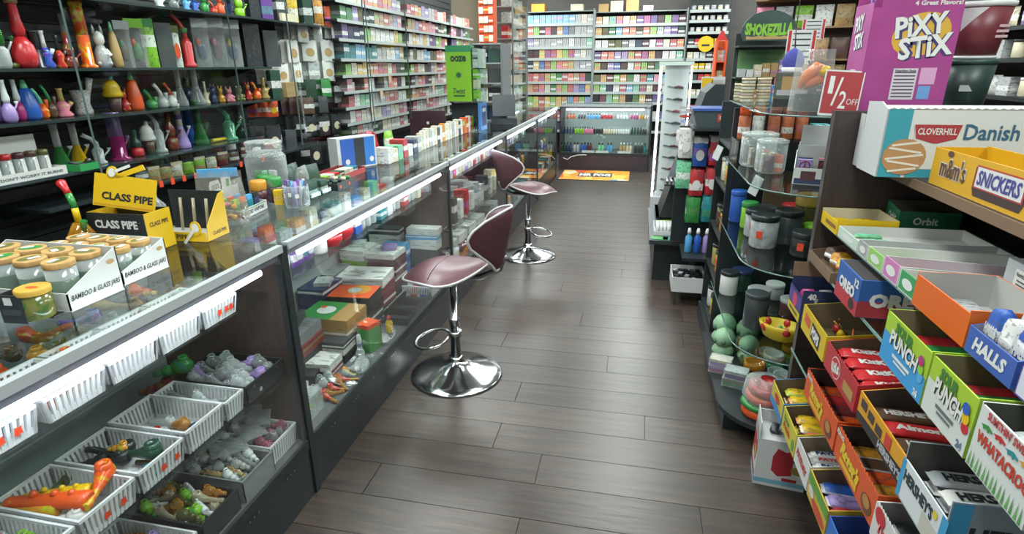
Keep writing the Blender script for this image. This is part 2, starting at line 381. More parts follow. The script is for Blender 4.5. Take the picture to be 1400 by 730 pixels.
# ================================================================== GLASS SHOW COUNTERS
RAIL = M('#b4b9ba', 0.35); FIXT = M('#8f8e98', 0.45, 0.2); BACKP = M('#c6cacc', 0.4); DECK = M('#5f6161', 0.5)
BASEBLK = M('#131617', 0.3, grain=0.1); PANELW = M('#49342f', 0.42, grain=0.22, scale=5, stretch=(14, 14, 1)); PANELM = M('#37252a', 0.42, grain=0.2, scale=5, stretch=(14, 14, 1))
TUBE = emit('#eef4ff', 25.0)
def counter(L, loc, rz, label, wood, base_mat, top=0.965, deck=0.225, shelves=((0.795, 0.07, 0.53), (0.5, 0.03, 0.53)), D=0.56, post=BLACK, group='glass show counters'):
    t = thing('display_counter', label, 'display case', loc, rz, group)
    h = L / 2 - 0.001
    part('base', B(-h, h, 0.004, D, 0.0, deck - 0.02), base_mat, t)
    part('deck', B(-h + 0.02, h - 0.02, 0.012, D - 0.02, deck - 0.02, deck), DECK, t)
    rl = part('deck_rail', B(-h, h, 0.0, 0.012, deck - 0.03, deck + 0.008), BLACK, t)
    vm = MB()
    for q in range(int(L / 0.2)):
        x = -h + 0.1 + q * 0.2
        for j in range(3): vm.box(x + j * 0.022, x + j * 0.022 + 0.006, -0.001, 0.0, deck - 0.045, deck - 0.039)
    part('vent_dot', vm, STEEL, rl)['kind'] = 'stuff'
    for s in (-1, 1): part('side_panel', B(*sorted((s * h, s * (h - 0.016))), 0.012, D, deck - 0.02, top - 0.012), wood, t)
    part('corner_post', B(h - 0.03, h - 0.0005, -0.003, 0.03, 0.0, top - 0.006), post, t)
    part('back_panel', B(-h + 0.016, h - 0.016, D - 0.012, D, deck, top - 0.012), BACKP, t)
    for z, y0, y1 in shelves: part('glass_shelf', B(-h + 0.018, h - 0.018, y0, y1, z - 0.006, z), SHELFGLASS, t)
    part('top_glass', B(-h, h, 0.012, D, top - 0.009, top), SHELFGLASS, t)
    part('top_rail', B(-h, h - 0.03, -0.008, 0.012, top - 0.022, top + 0.002), RAIL, t)
    fx = part('light_fixture', B(-h + 0.02, h - 0.03, 0.014, 0.034, top - 0.05, top - 0.012), FIXT, t)
    tb = MB(); tb.tube([(-h + 0.1, 0.024, top - 0.062), (h - 0.12, 0.024, top - 0.062)], 0.011, 10); part('light_tube', tb, TUBE, fx)
    part('front_glass', B(-h + 0.004, h - 0.03, 0.002, 0.007, deck + 0.008, top - 0.022), GLASS, t)
    return t
CXF = -1.09
JOINTS = [-0.1, 1.585, 3.295, 4.894, 6.517, 8.086]
CL = ['glass show counter full of white baskets of glass pipes under bamboo jars', 'glass show counter with stacked scale boxes, its corner by the first bar stool',
      'glass show counter of white device boxes, between the two bar stools', 'glass show counter behind the farther bar stool', 'end glass show counter meeting the counter across the aisle end']
for i in range(5):
    a, b = JOINTS[i], JOINTS[i + 1]
    counter(b - a, (CXF, (a + b) / 2, 0), math.pi / 2, CL[i], PANELW if i < 2 else PANELM, BASEBLK if i < 2 else M('#241c1e', 0.4), shelves=((0.795, 0.07, 0.53), (0.5, 0.03, 0.53)) if i != 1 else ((0.795, 0.07, 0.53),), post=BLACK if i == 0 else M('#2a2224', 0.4))
BCY = 8.72
counter(1.34, (-0.47, BCY, 0), 0, 'glass show counter across the end of the aisle behind the doormat', PANELM, M('#34222a', 0.5, grain=0.1), top=0.945, deck=0.25, shelves=((0.745, 0.04, 0.53), (0.53, 0.03, 0.53)))

# ================================================================== PRODUCT KINDS
def carton(w, d, h, col, label, cat='box', loc=(0, 0, 0), rz=0.0, group=None, name='carton', mat='print', rot=None):
    """closed printed paperboard box, base at z=0, front -Y"""
    me = cached(('carton', mat), lambda: B(-0.5, 0.5, -0.5, 0.5, 0, 1).mesh('carton', mat))
    return tag(link(name, me, loc, rz, None, col, rot, (w, d, h)), label, cat, group)
def rim_lathe(r, h, wall=0.1):
    return [(r * 0.96, 0), (r, h * 0.05), (r, h)]
def jar(r, h, body_col, lid_col, label, loc, cat='jar', group=None, body='tint', lid='paint', name='jar', lid_h=0.018, fill=None, n=18):
    t = thing(name, label, cat, loc, random.random() * 6, group)
    part('jar_body', cached(('jb', r, h, body, n), lambda: MB().lathe([(r * 0.9, 0), (r, 0.006), (r, h - 0.004), (r * 0.93, h)], n).mesh('jar_body', body)), None, t, body_col)
    part('jar_lid', cached(('jl', r, lid_h, lid, n), lambda: MB().lathe([(r * 1.02, 0), (r * 1.04, lid_h * 0.2), (r * 1.04, lid_h * 0.85), (r * 0.98, lid_h)], n).mesh('jar_lid', lid)), None, t, lid_col, loc=(0, 0, h))
    if fill: part('contents', cached(('jf', r, h), lambda: MB().lathe([(r * 0.8, 0.006), (r * 0.88, 0.02), (r * 0.88, h * 0.6), (r * 0.5, h * 0.66)], n).mesh('contents', 'swirl')), None, t, fill)
    return t
def bottle(r, h, col, cap, label, loc, cat='bottle', group=None, body='paint', name='bottle', parent=None):
    t = thing(name, label, cat, loc, 0, group)
    part('bottle_body', cached(('bb', r, h, body), lambda: MB().lathe([(r * 0.9, 0), (r, 0.004), (r, h * 0.62), (r * 0.45, h * 0.74), (r * 0.45, h * 0.78)], 12).mesh('bottle_body', body)), None, t, col)
    part('cap', cached(('bc', r, h), lambda: MB().lathe([(r * 0.55, h * 0.76), (r * 0.55, h * 0.86), (r * 0.35, h)], 12).mesh('cap', 'paint')), None, t, cap)
    return t
def arc(n, a0, a1, r, c=(0, 0, 0), ax='xz'):
    o = []
    for i in range(n + 1):
        a = a0 + (a1 - a0) * i / n; p = (r * math.cos(a), r * math.sin(a))
        o.append((c[0] + p[0], c[1], c[2] + p[1]) if ax == 'xz' else (c[0] + p[0], c[1] + p[1], c[2]))
    return o
def pipe_mesh(kind, mat):
    """small hand pipes lying on a surface, along X, about 0.1 long"""
    def mk():
        mb = MB()
        if kind == 'spoon':
            pts = [(-0.055, 0, 0.008), (-0.05, 0, 0.008), (-0.03, 0, 0.009), (-0.005, 0, 0.011), (0.015, 0, 0.016), (0.03, 0, 0.019), (0.042, 0, 0.019), (0.05, 0, 0.018)]
            mb.tube(pts, [0.007, 0.008, 0.007, 0.009, 0.014, 0.019, 0.016, 0.005], 10)
            mb.lathe([(0.016, 0.03), (0.014, 0.041), (0.009, 0.041), (0.006, 0.034)], 10, (0.032, 0, 0), caps=False)
        elif kind == 'sherlock':
            pts = [(-0.06, 0, 0.03), (-0.045, 0, 0.03), (-0.025, 0, 0.022), (-0.005, 0, 0.012), (0.015, 0, 0.014), (0.032, 0, 0.022), (0.036, 0, 0.036), (0.036, 0, 0.046)]
            mb.tube(pts, [0.008, 0.008, 0.009, 0.012, 0.015, 0.018, 0.017, 0.013], 10)
        elif kind == 'chillum':
            mb.tube([(-0.05, 0, 0.012), (-0.045, 0, 0.012), (-0.02, 0, 0.012), (0.02, 0, 0.013), (0.045, 0, 0.013), (0.05, 0, 0.013)], [0.006, 0.008, 0.009, 0.011, 0.012, 0.009], 10)
            for q in (-0.015, 0.01, 0.03): mb.ball((q, 0, 0.024), 0.005, n=6)
        else:  # knot: lumpy ball-shaped glass
            mb.ball((0.012, 0, 0.022), 0.026, 0.021, 0.021, 10); mb.ball((-0.018, 0, 0.016), 0.018, 0.015, 0.015, 8); mb.tube([(-0.03, 0, 0.014), (-0.05, 0, 0.012)], [0.009, 0.007], 8)
            mb.lathe([(0.012, 0.04), (0.01, 0.048), (0.006, 0.044)], 8, (0.016, 0, 0), caps=False)
        return mb.mesh('hand_pipe', mat)
    return cached(('pipe', kind, mat), mk)
def pipe(kind, mat, col, label, loc, rz, s=1.0, group=None, roll=0.0):
    return tag(link('hand_pipe', pipe_mesh(kind, mat), loc, rz, None, col, None, (s, s, s)), label, 'pipe', group)
BASKETM = M('#e4e6e6', 0.35)
def basket_parts(w, d, h, mat, slots=True):
    """open crate w (X) x d (Y) x h with slotted, slightly flaring sides; front -Y"""
    fl = 0.008
    base = MB().box(-w / 2 + fl, w / 2 - fl, -d / 2 + fl, d / 2 - fl, 0, 0.004)
    rim = MB(); t = 0.006
    for x0, x1, y0, y1 in ((-w / 2, w / 2, -d / 2, -d / 2 + t), (-w / 2, w / 2, d / 2 - t, d / 2), (-w / 2, -w / 2 + t, -d / 2 + t, d / 2 - t), (w / 2 - t, w / 2, -d / 2 + t, d / 2 - t)): rim.box(x0, x1, y0, y1, h - 0.008, h)
    gr = MB()
    def side(p, q, n):
        for i in range(n + 1):
            f = i / n; x = p[0] + (q[0] - p[0]) * f; y = p[1] + (q[1] - p[1]) * f; kx = (w - 2 * fl) / w; ky = (d - 2 * fl) / d
            r = 0.0035 if slots else 0
            gr.box(x * kx - r, x * kx + r, y * ky - r, y * ky + r, 0, h - 0.006, top=(x - r, x + r, y - r, y + r))
    if slots:
        nx, ny = max(4, int(w / 0.0135)), max(4, int(d / 0.0135))
        a, b = w / 2 - 0.003, d / 2 - 0.003
        side((-a, -b), (a, -b), nx); side((-a, b), (a, b), nx); side((-a, -b), (-a, b), ny); side((a, -b), (a, b), ny)
        k = (w - 2 * fl) / 2; k2 = (d - 2 * fl) / 2
        gr.box(-k, k, -k2, -k2 + 0.004, 0, 0.016); gr.box(-k, k, k2 - 0.004, k2, 0, 0.016); gr.box(-k, -k + 0.004, -k2, k2, 0, 0.016); gr.box(k - 0.004, k, -k2, k2, 0, 0.016)
    else:
        a, b = w / 2, d / 2; o = 0.003
        for x0, x1, y0, y1 in ((-a, a, -b, -b + o), (-a, a, b - o, b), (-a, -a + o, -b, b), (a - o, a, -b, b)): gr.box(x0, x1, y0, y1, 0, h - 0.006)
    return base.mesh('base', mat), rim.mesh('rim', mat), gr.mesh('grille' if slots else 'side_wall', mat)
STICK = M('#e8451a', 0.6)
def basket(w, d, h, loc, rz, label, mat=BASKETM, slots=True, stickers=(), name='plastic_basket', group=None, cat='basket'):
    loc = (loc[0], loc[1], loc[2] + 0.0008)
    t = thing(name, label, cat, loc, rz, group)
    b, r, g = cached(('bk', w, d, h, id(mat), slots), lambda: basket_parts(w, d, h, mat, slots))
    part('base', b, None, t); part('rim', r, None, t); part('grille' if slots else 'side_wall', g, None, t)
    for sx in stickers: patch(0.018, 0.02, t, (sx, -d / 2 + 0.0015, h * 0.45), 'f', name='price_sticker', mat=STICK, pts=[(-1, -0.6), (-0.3, -1), (0.5, -0.7), (1, -0.9), (0.8, 0.2), (1, 0.9), (0.2, 0.7), (-0.6, 1), (-0.8, 0.1)])
    return t
ORD = ['first', 'second', 'third', 'fourth', 'fifth', 'sixth', 'seventh', 'eighth', 'ninth', 'tenth', 'eleventh', 'twelfth']
def fill_pipes(x0, x1, y0, y1, z, spec, where, nx=2, ny=4, layers=1, size=1.0, group=None, ang=0.0, jit=0.25):
    """loose hand pipes laid side by side in a box; spec = list of (kind, material, colour)"""
    k = 0; adj = {'spoon': 'spoon pipe', 'sherlock': 'curved pipe', 'chillum': 'straight pipe', 'knot': 'bulb pipe'}
    ad2 = {'paint': 'opaque', 'swirl': 'marbled', 'tint': 'glass'}
    for l in range(layers):
        for j in range(ny):
            for i in range(nx):
                kd, mt, c = spec[k % len(spec)]; k += 1
                x = x0 + (x1 - x0) * (i + 0.5) / nx + random.uniform(-1, 1) * 0.004; y = y0 + (y1 - y0) * (j + 0.5) / ny + random.uniform(-1, 1) * 0.002
                pipe(kd, mt, c, ('', 'upper ', 'topmost ')[l] + f'{c} {ad2[mt]} {adj[kd]} in {where}, {ORD[j]} across' + (('', ' at back', ' at middle', ' at front')[1 + (i if nx == 3 else 2 * i)] if nx > 1 else ''), (x, y, z + l * 0.026), ang + random.uniform(-jit, jit) + (math.pi if random.random() < 0.5 else 0), size * random.uniform(0.85, 1.05), group or f'pipes in {where}')
def pouch(w, h, t, col, label, loc, rz=0.0, rot=None, mat='paint', header=None, cat='pouch', group=None, name='pouch', panel=None, hang=False):
    """flat filled pack standing up, front -Y"""
    def mk():
        def fn(s):
            def g(a, b):
                x = (a - 0.5); z = b; e = max(0.0, 1 - (abs(x) * 2) ** 3) * max(0.0, 1 - abs(2 * b - 1) ** 3)
                return (x, s * 0.5 * e, z)
            return g
        mb = MB(); mb.grid(fn(-1), 6, 6, 0, True); mb.grid(fn(1), 6, 6, 0, True, True); return mb.mesh('pouch', mat)
    t0 = thing(name, label, cat, loc, rz, group, rot=rot)
    part('pack', cached(('pouch', mat), mk), None, t0, col, scale=(w, t, h))
    if header: part('header_card', cached('hdr', lambda: B(-0.5, 0.5, -0.5, 0.5, 0, 1).mesh('header_card', 'card')), None, t0, header, loc=(0, 0, h * 0.86), scale=(w * 1.01, t * 0.5, h * 0.2))
    if panel: patch(w * 0.6, h * 0.4, t0, (0, -t * 0.52, h * 0.42), 'f', panel, 'print_panel', pts=OVAL)
    return t0
def bong(kind, h, r, col, label, loc, mat='tint', neck=None, mouth=None, cat='water pipe', group=None, rz=0.0, bowl=True, rot=None, band=None):
    """standing water pipe: base chamber, neck, mouthpiece, side stem with bowl"""
    t = thing('water_pipe', label, cat, loc, rz, group, rot=rot)
    if kind == 'beaker':
        part('base_chamber', MB().lathe([(r * 0.9, 0), (r, h * 0.02), (r * 0.97, h * 0.1), (r * 0.42, h * 0.45), (r * 0.4, h * 0.5)], 16), mat, t, col)
        part('neck', MB().lathe([(r * 0.4, h * 0.5), (r * 0.4, h * 0.94), (r * 0.48, h * 0.96), (r * 0.46, h)], 14), mat, t, neck or col)
    elif kind == 'tube':
        part('base_chamber', MB().lathe([(r * 1.5, 0), (r * 1.5, h * 0.03), (r, h * 0.06), (r, h * 0.5)], 16), mat, t, col)
        part('neck', MB().lathe([(r, h * 0.5), (r, h * 0.95), (r * 1.15, h * 0.96), (r * 1.1, h)], 16), mat, t, neck or col)
    elif kind == 'bulb':
        part('base_chamber', MB().lathe([(r * 0.6, 0), (r * 0.95, h * 0.08), (r, h * 0.2), (r * 0.85, h * 0.34), (r * 0.4, h * 0.46)], 16), mat, t, col)
        part('neck', MB().lathe([(r * 0.4, h * 0.46), (r * 0.55, h * 0.56), (r * 0.42, h * 0.7), (r * 0.36, h * 0.92), (r * 0.44, h)], 14), mat, t, neck or col)
    elif kind == 'stack':
        part('base_chamber', MB().lathe([(r * 0.8, 0), (r, h * 0.06), (r, h * 0.28), (r * 0.6, h * 0.34)], 16), mat, t, col)
        part('neck', MB().lathe([(r * 0.6, h * 0.34), (r * 0.8, h * 0.42), (r * 0.8, h * 0.58), (r * 0.4, h * 0.66), (r * 0.4, h)], 14), mat, t, neck or col)
    else:  # bent rig
        part('base_chamber', MB().lathe([(r, 0), (r, h * 0.05), (r * 0.7, h * 0.1), (r * 0.8, h * 0.45), (r * 0.4, h * 0.55)], 14), mat, t, col)
        part('neck', MB().tube([(0, 0, h * 0.5), (0, 0, h * 0.68), (-r * 0.5, 0, h * 0.84), (-r * 1.4, 0, h * 0.97), (-r * 1.6, 0, h)], [r * 0.4, r * 0.36, r * 0.3, r * 0.32, r * 0.36], 10), mat, t, neck or col)
    if mouth: part('mouthpiece', MB().lathe([(r * 0.47, h * 0.93), (r * 0.55, h), (r * 0.45, h * 1.02)], 14), 'paint', t, mouth)
    if band: part('band', MB().lathe([(r * 0.46, h * 0.66), (r * 0.48, h * 0.67), (r * 0.48, h * 0.74), (r * 0.46, h * 0.75)], 14), 'paint', t, band)
    if bowl:
        k = 0.7 if kind in ('beaker', 'bulb') else 0.95
        st = part('stem', MB().tube([(r * k * 0.6, 0, h * 0.2), (r * k * 1.6, 0, h * 0.42)], r * 0.13, 8), mat, t, col)
        part('bowl', MB().lathe([(r * 0.1, 0), (r * 0.3, h * 0.07), (r * 0.24, h * 0.08)], 10, (r * k * 1.65, 0, h * 0.42), caps=False), mat, st, neck or col)
    return t
def tray(w, d, hf, hb, wall, inner, label, loc, rz, name='display_tray', cat='display box', front_h=None, group=None, slope=True, back_card=0.0, tear=0.0, rot=None, front_mat=None):
    """open cardboard display box: low front (hf), high back (hb), sloping sides; parts: tray_body, front_panel (and side walls in body)"""
    t = thing(name, label, cat, loc, rz, group, rot=rot); o = 0.003; a, b = w / 2, d / 2
    bd = MB(); wm, im = 0, 1
    bd.box(-a, a, -b, b, 0, 0.003, 0, mt=1)
    def wallbox(x0, x1, y0, y1, z0, zf, zb, inside):
        v0 = len(bd.v)
        bd.v += [(x0, y0, z0), (x1, y0, z0), (x1, y1, z0), (x0, y1, z0), (x0, y0, zf), (x1, y0, zf), (x1, y1, zb), (x0, y1, zb)]
        for fn, q in (('b', (3, 2, 1, 0)), ('t', (4, 5, 6, 7)), ('f', (0, 1, 5, 4)), ('r', (1, 2, 6, 5)), ('k', (2, 3, 7, 6)), ('l', (3, 0, 4, 7))): bd.face([v0 + i for i in q], 1 if fn == inside else 0)
    zs = hf if slope else hb
    wallbox(-a, -a + o, -b, b, 0.003, zs, hb, 'r'); wallbox(a - o, a, -b, b, 0.003, zs, hb, 'l')
    wallbox(-a + o, a - o, b - o, b, 0.003, hb + back_card, hb + back_card, 'f')
    part('tray_body', bd, [wall, inner], t)
    fp = MB(); nseg = 16 if tear else 1
    if not tear: fp.box(-a + o, a - o, -b, -b + o, 0.003, hf)
    else:
        for i in range(nseg):
            x0 = -a + o + (w - 2 * o) * i / nseg; x1 = -a + o + (w - 2 * o) * (i + 1) / nseg
            fp.prism([(x0, 0.003), (x1, 0.003), (x1, hf), ((x0 + x1) / 2, hf + tear), (x0, hf)], -b, -b + o, 0, 'xz')
    f = part('front_panel', fp, front_mat or wall, t)
    return t, f
def bar_item(w, d, h, col, label, loc, rz, cat='candy bar', group=None, name='candy_bar', mat='print', rot=None):
    """wrapped bar: pillow body with crimped ends"""
    def mk():
        mb = MB()
        prof = [(-0.5, 0.9, 0.12), (-0.46, 0.9, 0.12), (-0.43, 1.0, 0.75), (-0.3, 1.0, 1.0), (0.3, 1.0, 1.0), (0.43, 1.0, 0.75), (0.46, 0.9, 0.12), (0.5, 0.9, 0.12)]
        sec = [(-0.5, 0.5), (-0.4, 0.12), (0.4, 0.12), (0.5, 0.5), (0.4, 0.95), (0, 1.0), (-0.4, 0.95)]
        o = len(mb.v); n = len(sec)
        for x, sy, sz in prof:
            for a, c in sec: mb.v.append((x, a * sy, 0.5 + (c - 0.5) * sz))
        for k in range(len(prof) - 1):
            for i in range(n): mb.face((o + k * n + i, o + (k + 1) * n + i, o + (k + 1) * n + (i + 1) % n, o + k * n + (i + 1) % n), 0, True)
        mb.face([o + i for i in range(n)]); mb.face([o + (len(prof) - 1) * n + i for i in reversed(range(n))])
        return mb.mesh('candy_bar', mat)
    return tag(link(name, cached(('bar', mat), mk), loc, rz, None, col, rot, (w, d, h)), label, cat, group)

# ================================================================== COUNTER WITH THE WHITE BASKETS (inside)
HP = math.pi / 2
US, MS, DK = 0.7958, 0.5008, 0.2258
# upper shelf: five white baskets in a row, seen end on
ub = [(0.71, 'sky blue', 'amber', (-0.04, -0.005, 0.03)), (0.872, 'amber', 'orange', ()), (1.028, 'orange', 'lilac', ()), (1.18, 'navy', 'amber', ()), (1.335, 'clear', 'silver', (-0.005, 0.025, 0.045))]
ubl = ['white slotted basket of blue glass with three orange price stickers', 'white slotted basket of amber pipes beside the blue-glass basket', 'white slotted basket of orange and lilac pipes on the top counter shelf',
       'white slotted basket of navy and amber pipes on the top counter shelf', 'small white basket with orange stickers at the dark panel end of the top shelf']
for (y, c1, c2, st), lb in zip(ub, ubl):
    basket(0.148, 0.2, 0.062, (-1.262, y, US), HP, lb, stickers=st)
    fill_pipes(-1.35, -1.175, y - 0.06, y + 0.06, US + 0.006, [('spoon', 'swirl', c1), ('knot', 'swirl', c2), ('spoon', 'paint', c2), ('knot', 'tint', c1)], {0: 'the blue glass basket', 1: 'the amber pipe basket', 2: 'the orange and lilac basket', 3: 'the navy and amber basket', 4: 'the basket by the panel'}[ubl.index(lb)], 2, 2, 2, 0.8)
# middle shelf
basket(0.15, 0.25, 0.068, (-1.262, 0.69, MS), HP, 'white slotted basket of clear and blue glass next to the orange pipes', stickers=(0.03,))
fill_pipes(-1.37, -1.16, 0.63, 0.75, MS + 0.006, [('knot', 'tint', 'clear'), ('knot', 'swirl', 'blue'), ('spoon', 'tint', 'pink'), ('knot', 'tint', 'lime')], 'the clear and blue glass basket', 2, 3, 2, 0.9)
basket(0.15, 0.25, 0.068, (-1.262, 0.85, MS), HP, 'white slotted basket holding the long orange pipes', stickers=(-0.01, 0.035))
for (kd, mt, c, x, y, z, a, s, lb) in (('chillum', 'paint', 'orange', -1.27, 0.82, 0.04, 0.25, 1.9, 'long orange glass pipe with dark bumps lying over the white basket'), ('spoon', 'swirl', 'orange', -1.20, 0.885, 0.05, 2.0, 1.25, 'orange spoon pipe propped at the basket corner'),
        ('chillum', 'paint', 'yellow', -1.285, 0.85, 0.036, 0.4, 1.5, 'yellow straight pipe behind the long orange one'), ('chillum', 'swirl', 'amber', -1.32, 0.80, 0.03, 0.2, 1.6, 'amber bumpy pipe at the back of the orange pipe basket'),
        ('knot', 'paint', 'white', -1.21, 0.815, 0.012, 0.3, 1.0, 'white twisted pipe in front of the orange one'), ('knot', 'swirl', 'pink', -1.17, 0.83, 0.008, 0.5, 0.8, 'pink speckled bulb pipe in the orange pipe basket'),
        ('knot', 'tint', 'cream', -1.165, 0.87, 0.008, 0.9, 0.8, 'pale clear bulb pipe in the orange pipe basket'), ('spoon', 'tint', 'olive', -1.34, 0.905, 0.02, 1.4, 1.0, 'olive glass pipe at the back of the orange pipe basket')):
    pipe(kd, mt, c, lb, (x, y, MS + z), a, s)
basket(0.15, 0.25, 0.068, (-1.262, 1.01, MS), HP, 'white slotted basket holding dark and green pipes', stickers=(0.0, 0.045))
for (kd, mt, c, x, y, z, a, s, lb) in (('spoon', 'paint', 'dark green', -1.215, 1.02, 0.04, 0.1, 1.25, 'glossy dark green spoon pipe on top of its white basket'), ('spoon', 'paint', 'black', -1.29, 1.0, 0.02, 0.3, 1.0, 'black spoon pipe under the dark green one'),
        ('sherlock', 'paint', 'black', -1.305, 1.025, 0.02, 0.3, 1.1, 'black curved pipe at the back of the green pipe basket'), ('knot', 'swirl', 'amber', -1.28, 1.025, 0.045, 0.2, 0.7, 'small amber and black pipe by the dark green one'),
        ('spoon', 'paint', 'teal', -1.19, 0.975, 0.008, 0.4, 1.0, 'teal spoon pipe at the front of the green pipe basket'), ('spoon', 'swirl', 'brown', -1.20, 1.04, 0.006, 0.2, 0.9, 'brown marbled pipe at the front of the green pipe basket'), ('knot', 'paint', 'black', -1.335, 1.0, 0.008, 0.3, 0.9, 'black bulb pipe in the back corner of the green pipe basket')):
    pipe(kd, mt, c, lb, (x, y, MS + z), a, s)
basket(0.15, 0.25, 0.075, (-1.262, 1.168, MS), HP, 'half-empty white slotted basket with red and clear pipes')
fill_pipes(-1.34, -1.155, 1.12, 1.215, MS + 0.006, [('spoon', 'swirl', 'red'), ('knot', 'tint', 'clear'), ('knot', 'swirl', 'brown'), ('spoon', 'tint', 'clear'), ('knot', 'tint', 'amber'), ('knot', 'paint', 'navy')], 'the half-empty white basket', 3, 2, 1, 0.85)
basket(0.085, 0.25, 0.068, (-1.262, 1.292, MS), HP, 'narrow white slotted basket of clear glass beside the black tray')
fill_pipes(-1.37, -1.16, 1.262, 1.322, MS + 0.006, [('knot', 'tint', 'clear'), ('spoon', 'tint', 'silver')], 'the narrow white basket', 3, 1, 2, 0.8)
BLKTRAY = M('#1d2022', 0.4); GREYTRAY = M('#85898b', 0.4)
basket(0.2, 0.27, 0.06, (-1.275, 1.45, MS), HP, 'black plastic tray of clear glass by the brown end panel', BLKTRAY, False, name='plastic_tray', cat='tray')
fill_pipes(-1.39, -1.15, 1.37, 1.53, MS + 0.006, [('knot', 'tint', 'clear'), ('spoon', 'tint', 'silver'), ('knot', 'tint', 'clear'), ('spoon', 'swirl', 'lilac'), ('knot', 'tint', 'silver')], 'the middle black tray', 3, 5, 2, 1.05)
for c, x, y, a, lb in (('green', -1.40, 1.372, 0.6, 'green and white bulb pipe standing out of the black tray'), ('dark red', -1.445, 1.34, 0.3, 'striped red green bulb pipe behind the narrow white basket'), ('olive', -1.46, 1.42, 1.0, 'olive bulb pipe at the back of the black tray')):
    pipe('knot', 'swirl', c, lb, (x, y, MS + 0.066 if x > -1.42 else MS + 0.002), a, 1.35)
# deck
basket(0.155, 0.26, 0.08, (-1.258, 1.472, DK), HP, 'white slotted basket of bagged clear glass on the counter floor')
basket(0.155, 0.26, 0.078, (-1.245, 1.31, DK), HP, 'grey plastic tray of clear glass on the counter floor', GREYTRAY, False, stickers=(), name='plastic_tray', cat='tray')
basket(0.155, 0.26, 0.075, (-1.245, 1.132, DK), HP, 'black plastic tray of pale green glass with an orange sticker', BLKTRAY, False, stickers=(0.02, 0.055), name='plastic_tray', cat='tray')
basket(0.155, 0.26, 0.075, (-1.245, 0.96, DK), HP, 'white slotted basket of bright swirled pipes on the counter floor', stickers=())
for y, cols, wh, mats in ((1.478, ('clear', 'silver', 'pink', 'clear', 'navy', 'silver'), 'the white basket of bagged glass', 'tint'), (1.31, ('clear', 'silver', 'clear', 'tan'), 'the grey tray', 'tint'), (1.132, ('lime', 'cream', 'olive', 'clear', 'amber'), 'the black tray of green glass', 'tint'),
                          (0.96, ('navy', 'pink', 'teal', 'amber', 'lilac', 'white'), 'the basket of bright pipes', 'swirl')):
    fill_pipes(-1.35, -1.15, y - 0.062, y + 0.062, DK + 0.006, [(('knot', 'spoon', 'knot', 'chillum')[i % 4], mats if i % 3 else 'swirl', c) for i, c in enumerate(cols)], wh, 3, 5, 3 if mats == 'tint' and y > 1.1 else 2, 0.85, jit=0.5)
for i, (x, y, w_) in enumerate(((-1.19, 1.45, 0.1), (-1.29, 1.47, 0.11), (-1.2, 1.515, 0.1), (-1.3, 1.52, 0.1), (-1.2, 1.30, 0.11), (-1.29, 1.33, 0.1))):
    pouch(w_, 0.075, 0.012, 'clear', 'crinkled clear zip bag lying ' + ('at the front of the bagged glass basket', 'at the back of the bagged glass basket', 'by the end panel over the bagged glass basket', 'in the rear corner over the bagged glass basket', 'at the front over the grey tray', 'at the back over the grey tray')[i], (x, y, DK + 0.118), random.random() * 3, mat='film', cat='bag', name='plastic_bag', group='clear bags over the counter trays', rot=(-1.45, 0, random.random() * 3))

# loose pipes and figures along the back of the top counter shelf, seen through the top glass
fill_pipes(-1.60, -1.40, 0.42, 1.5, US, [('knot', 'swirl', 'orange'), ('spoon', 'swirl', 'brown'), ('knot', 'paint', 'amber'), ('sherlock', 'swirl', 'orange'), ('knot', 'swirl', 'olive'), ('spoon', 'swirl', 'blue'), ('knot', 'tint', 'clear'), ('spoon', 'paint', 'tan'), ('knot', 'tint', 'amber')], 'the loose row behind the baskets', 2, 10, 1, 1.15, jit=0.8)

# ================================================================== ON THE COUNTERS
T = 0.9665
BAMBOO = M('#c39a5c', 0.5, grain=0.2, scale=10, stretch=(1, 8, 1))
def bamboo_jar(x, y, r, h, label, group):
    t = thing('bamboo_lid_jar', label, 'jar', (x, y, T + 0.004), random.random() * 6, group)
    part('jar_body', cached(('bj', r, h), lambda: MB().lathe([(r * 0.92, 0), (r * 0.97, 0.005), (r * 0.97, h)], 20).mesh('jar_body', 'tint')), None, t, 'clear')
    part('leaf_print', cached(('bjl', r, h), lambda: MB().lathe([(r * 0.975, h * 0.25), (r * 0.975, h * 0.7)], 20, caps=False).mesh('leaf_print', 'film')), None, t, 'green')
    ld = part('lid', cached(('bl', r, h), lambda: MB().lathe([(r, h), (r * 1.02, h + 0.002), (r * 1.02, h + 0.012), (r * 0.98, h + 0.014)], 20).mesh('lid', BAMBOO)), None, t)
    patch(r * 1.5, r * 1.0, ld, (0, 0, h + 0.0146), 't', 'olive' if random.random() < 0.6 else 'green', 'lid_print', pts=OVAL)
    patch(0.025, 0.014, ld, (r * 0.2, -r * 0.2, h + 0.015), 't', 'white', 'price_label')
    return t
PRINTW = M('#d9dad6', 0.5)
def bamboo_display(x0, x1, y0, y1, hn, hf, label):
    t = thing('jar_display_box', label, 'display box', ((x0 + x1) / 2, (y0 + y1) / 2, T)); a, b = (x1 - x0) / 2, (y1 - y0) / 2
    part('floor_card', B(-a, a, -b, b, 0, 0.003), PRINTW, t); part('back_card', B(-a, a, b - 0.003, b, 0.003, hf), PRINTW, t); part('front_card', B(-a, a, -b, -b + 0.003, 0.003, hn), PRINTW, t)
    for s in (-1, 1):
        p = part('side_card', MB().prism([(-b, 0.003), (b, 0.003), (b, hf), (-b, hn)], *sorted((s * a, s * (a - 0.003))), 0, 'yz'), PRINTW, t)
        if s > 0:
            lettering('BAMBOO & GLASS JARS', (y1 - y0) * 0.9, 0.017, p, (a + 0.0008, 0.0, hn * 0.55 + 0.004), 'r', 'black', shear=0.15, up=(0, 0.12, 1))
            patch(0.022, 0.012, p, (a + 0.0008, b - 0.022, hf * 0.72), 'r', 'tan', 'jar_picture', pts=OVAL)
    return t
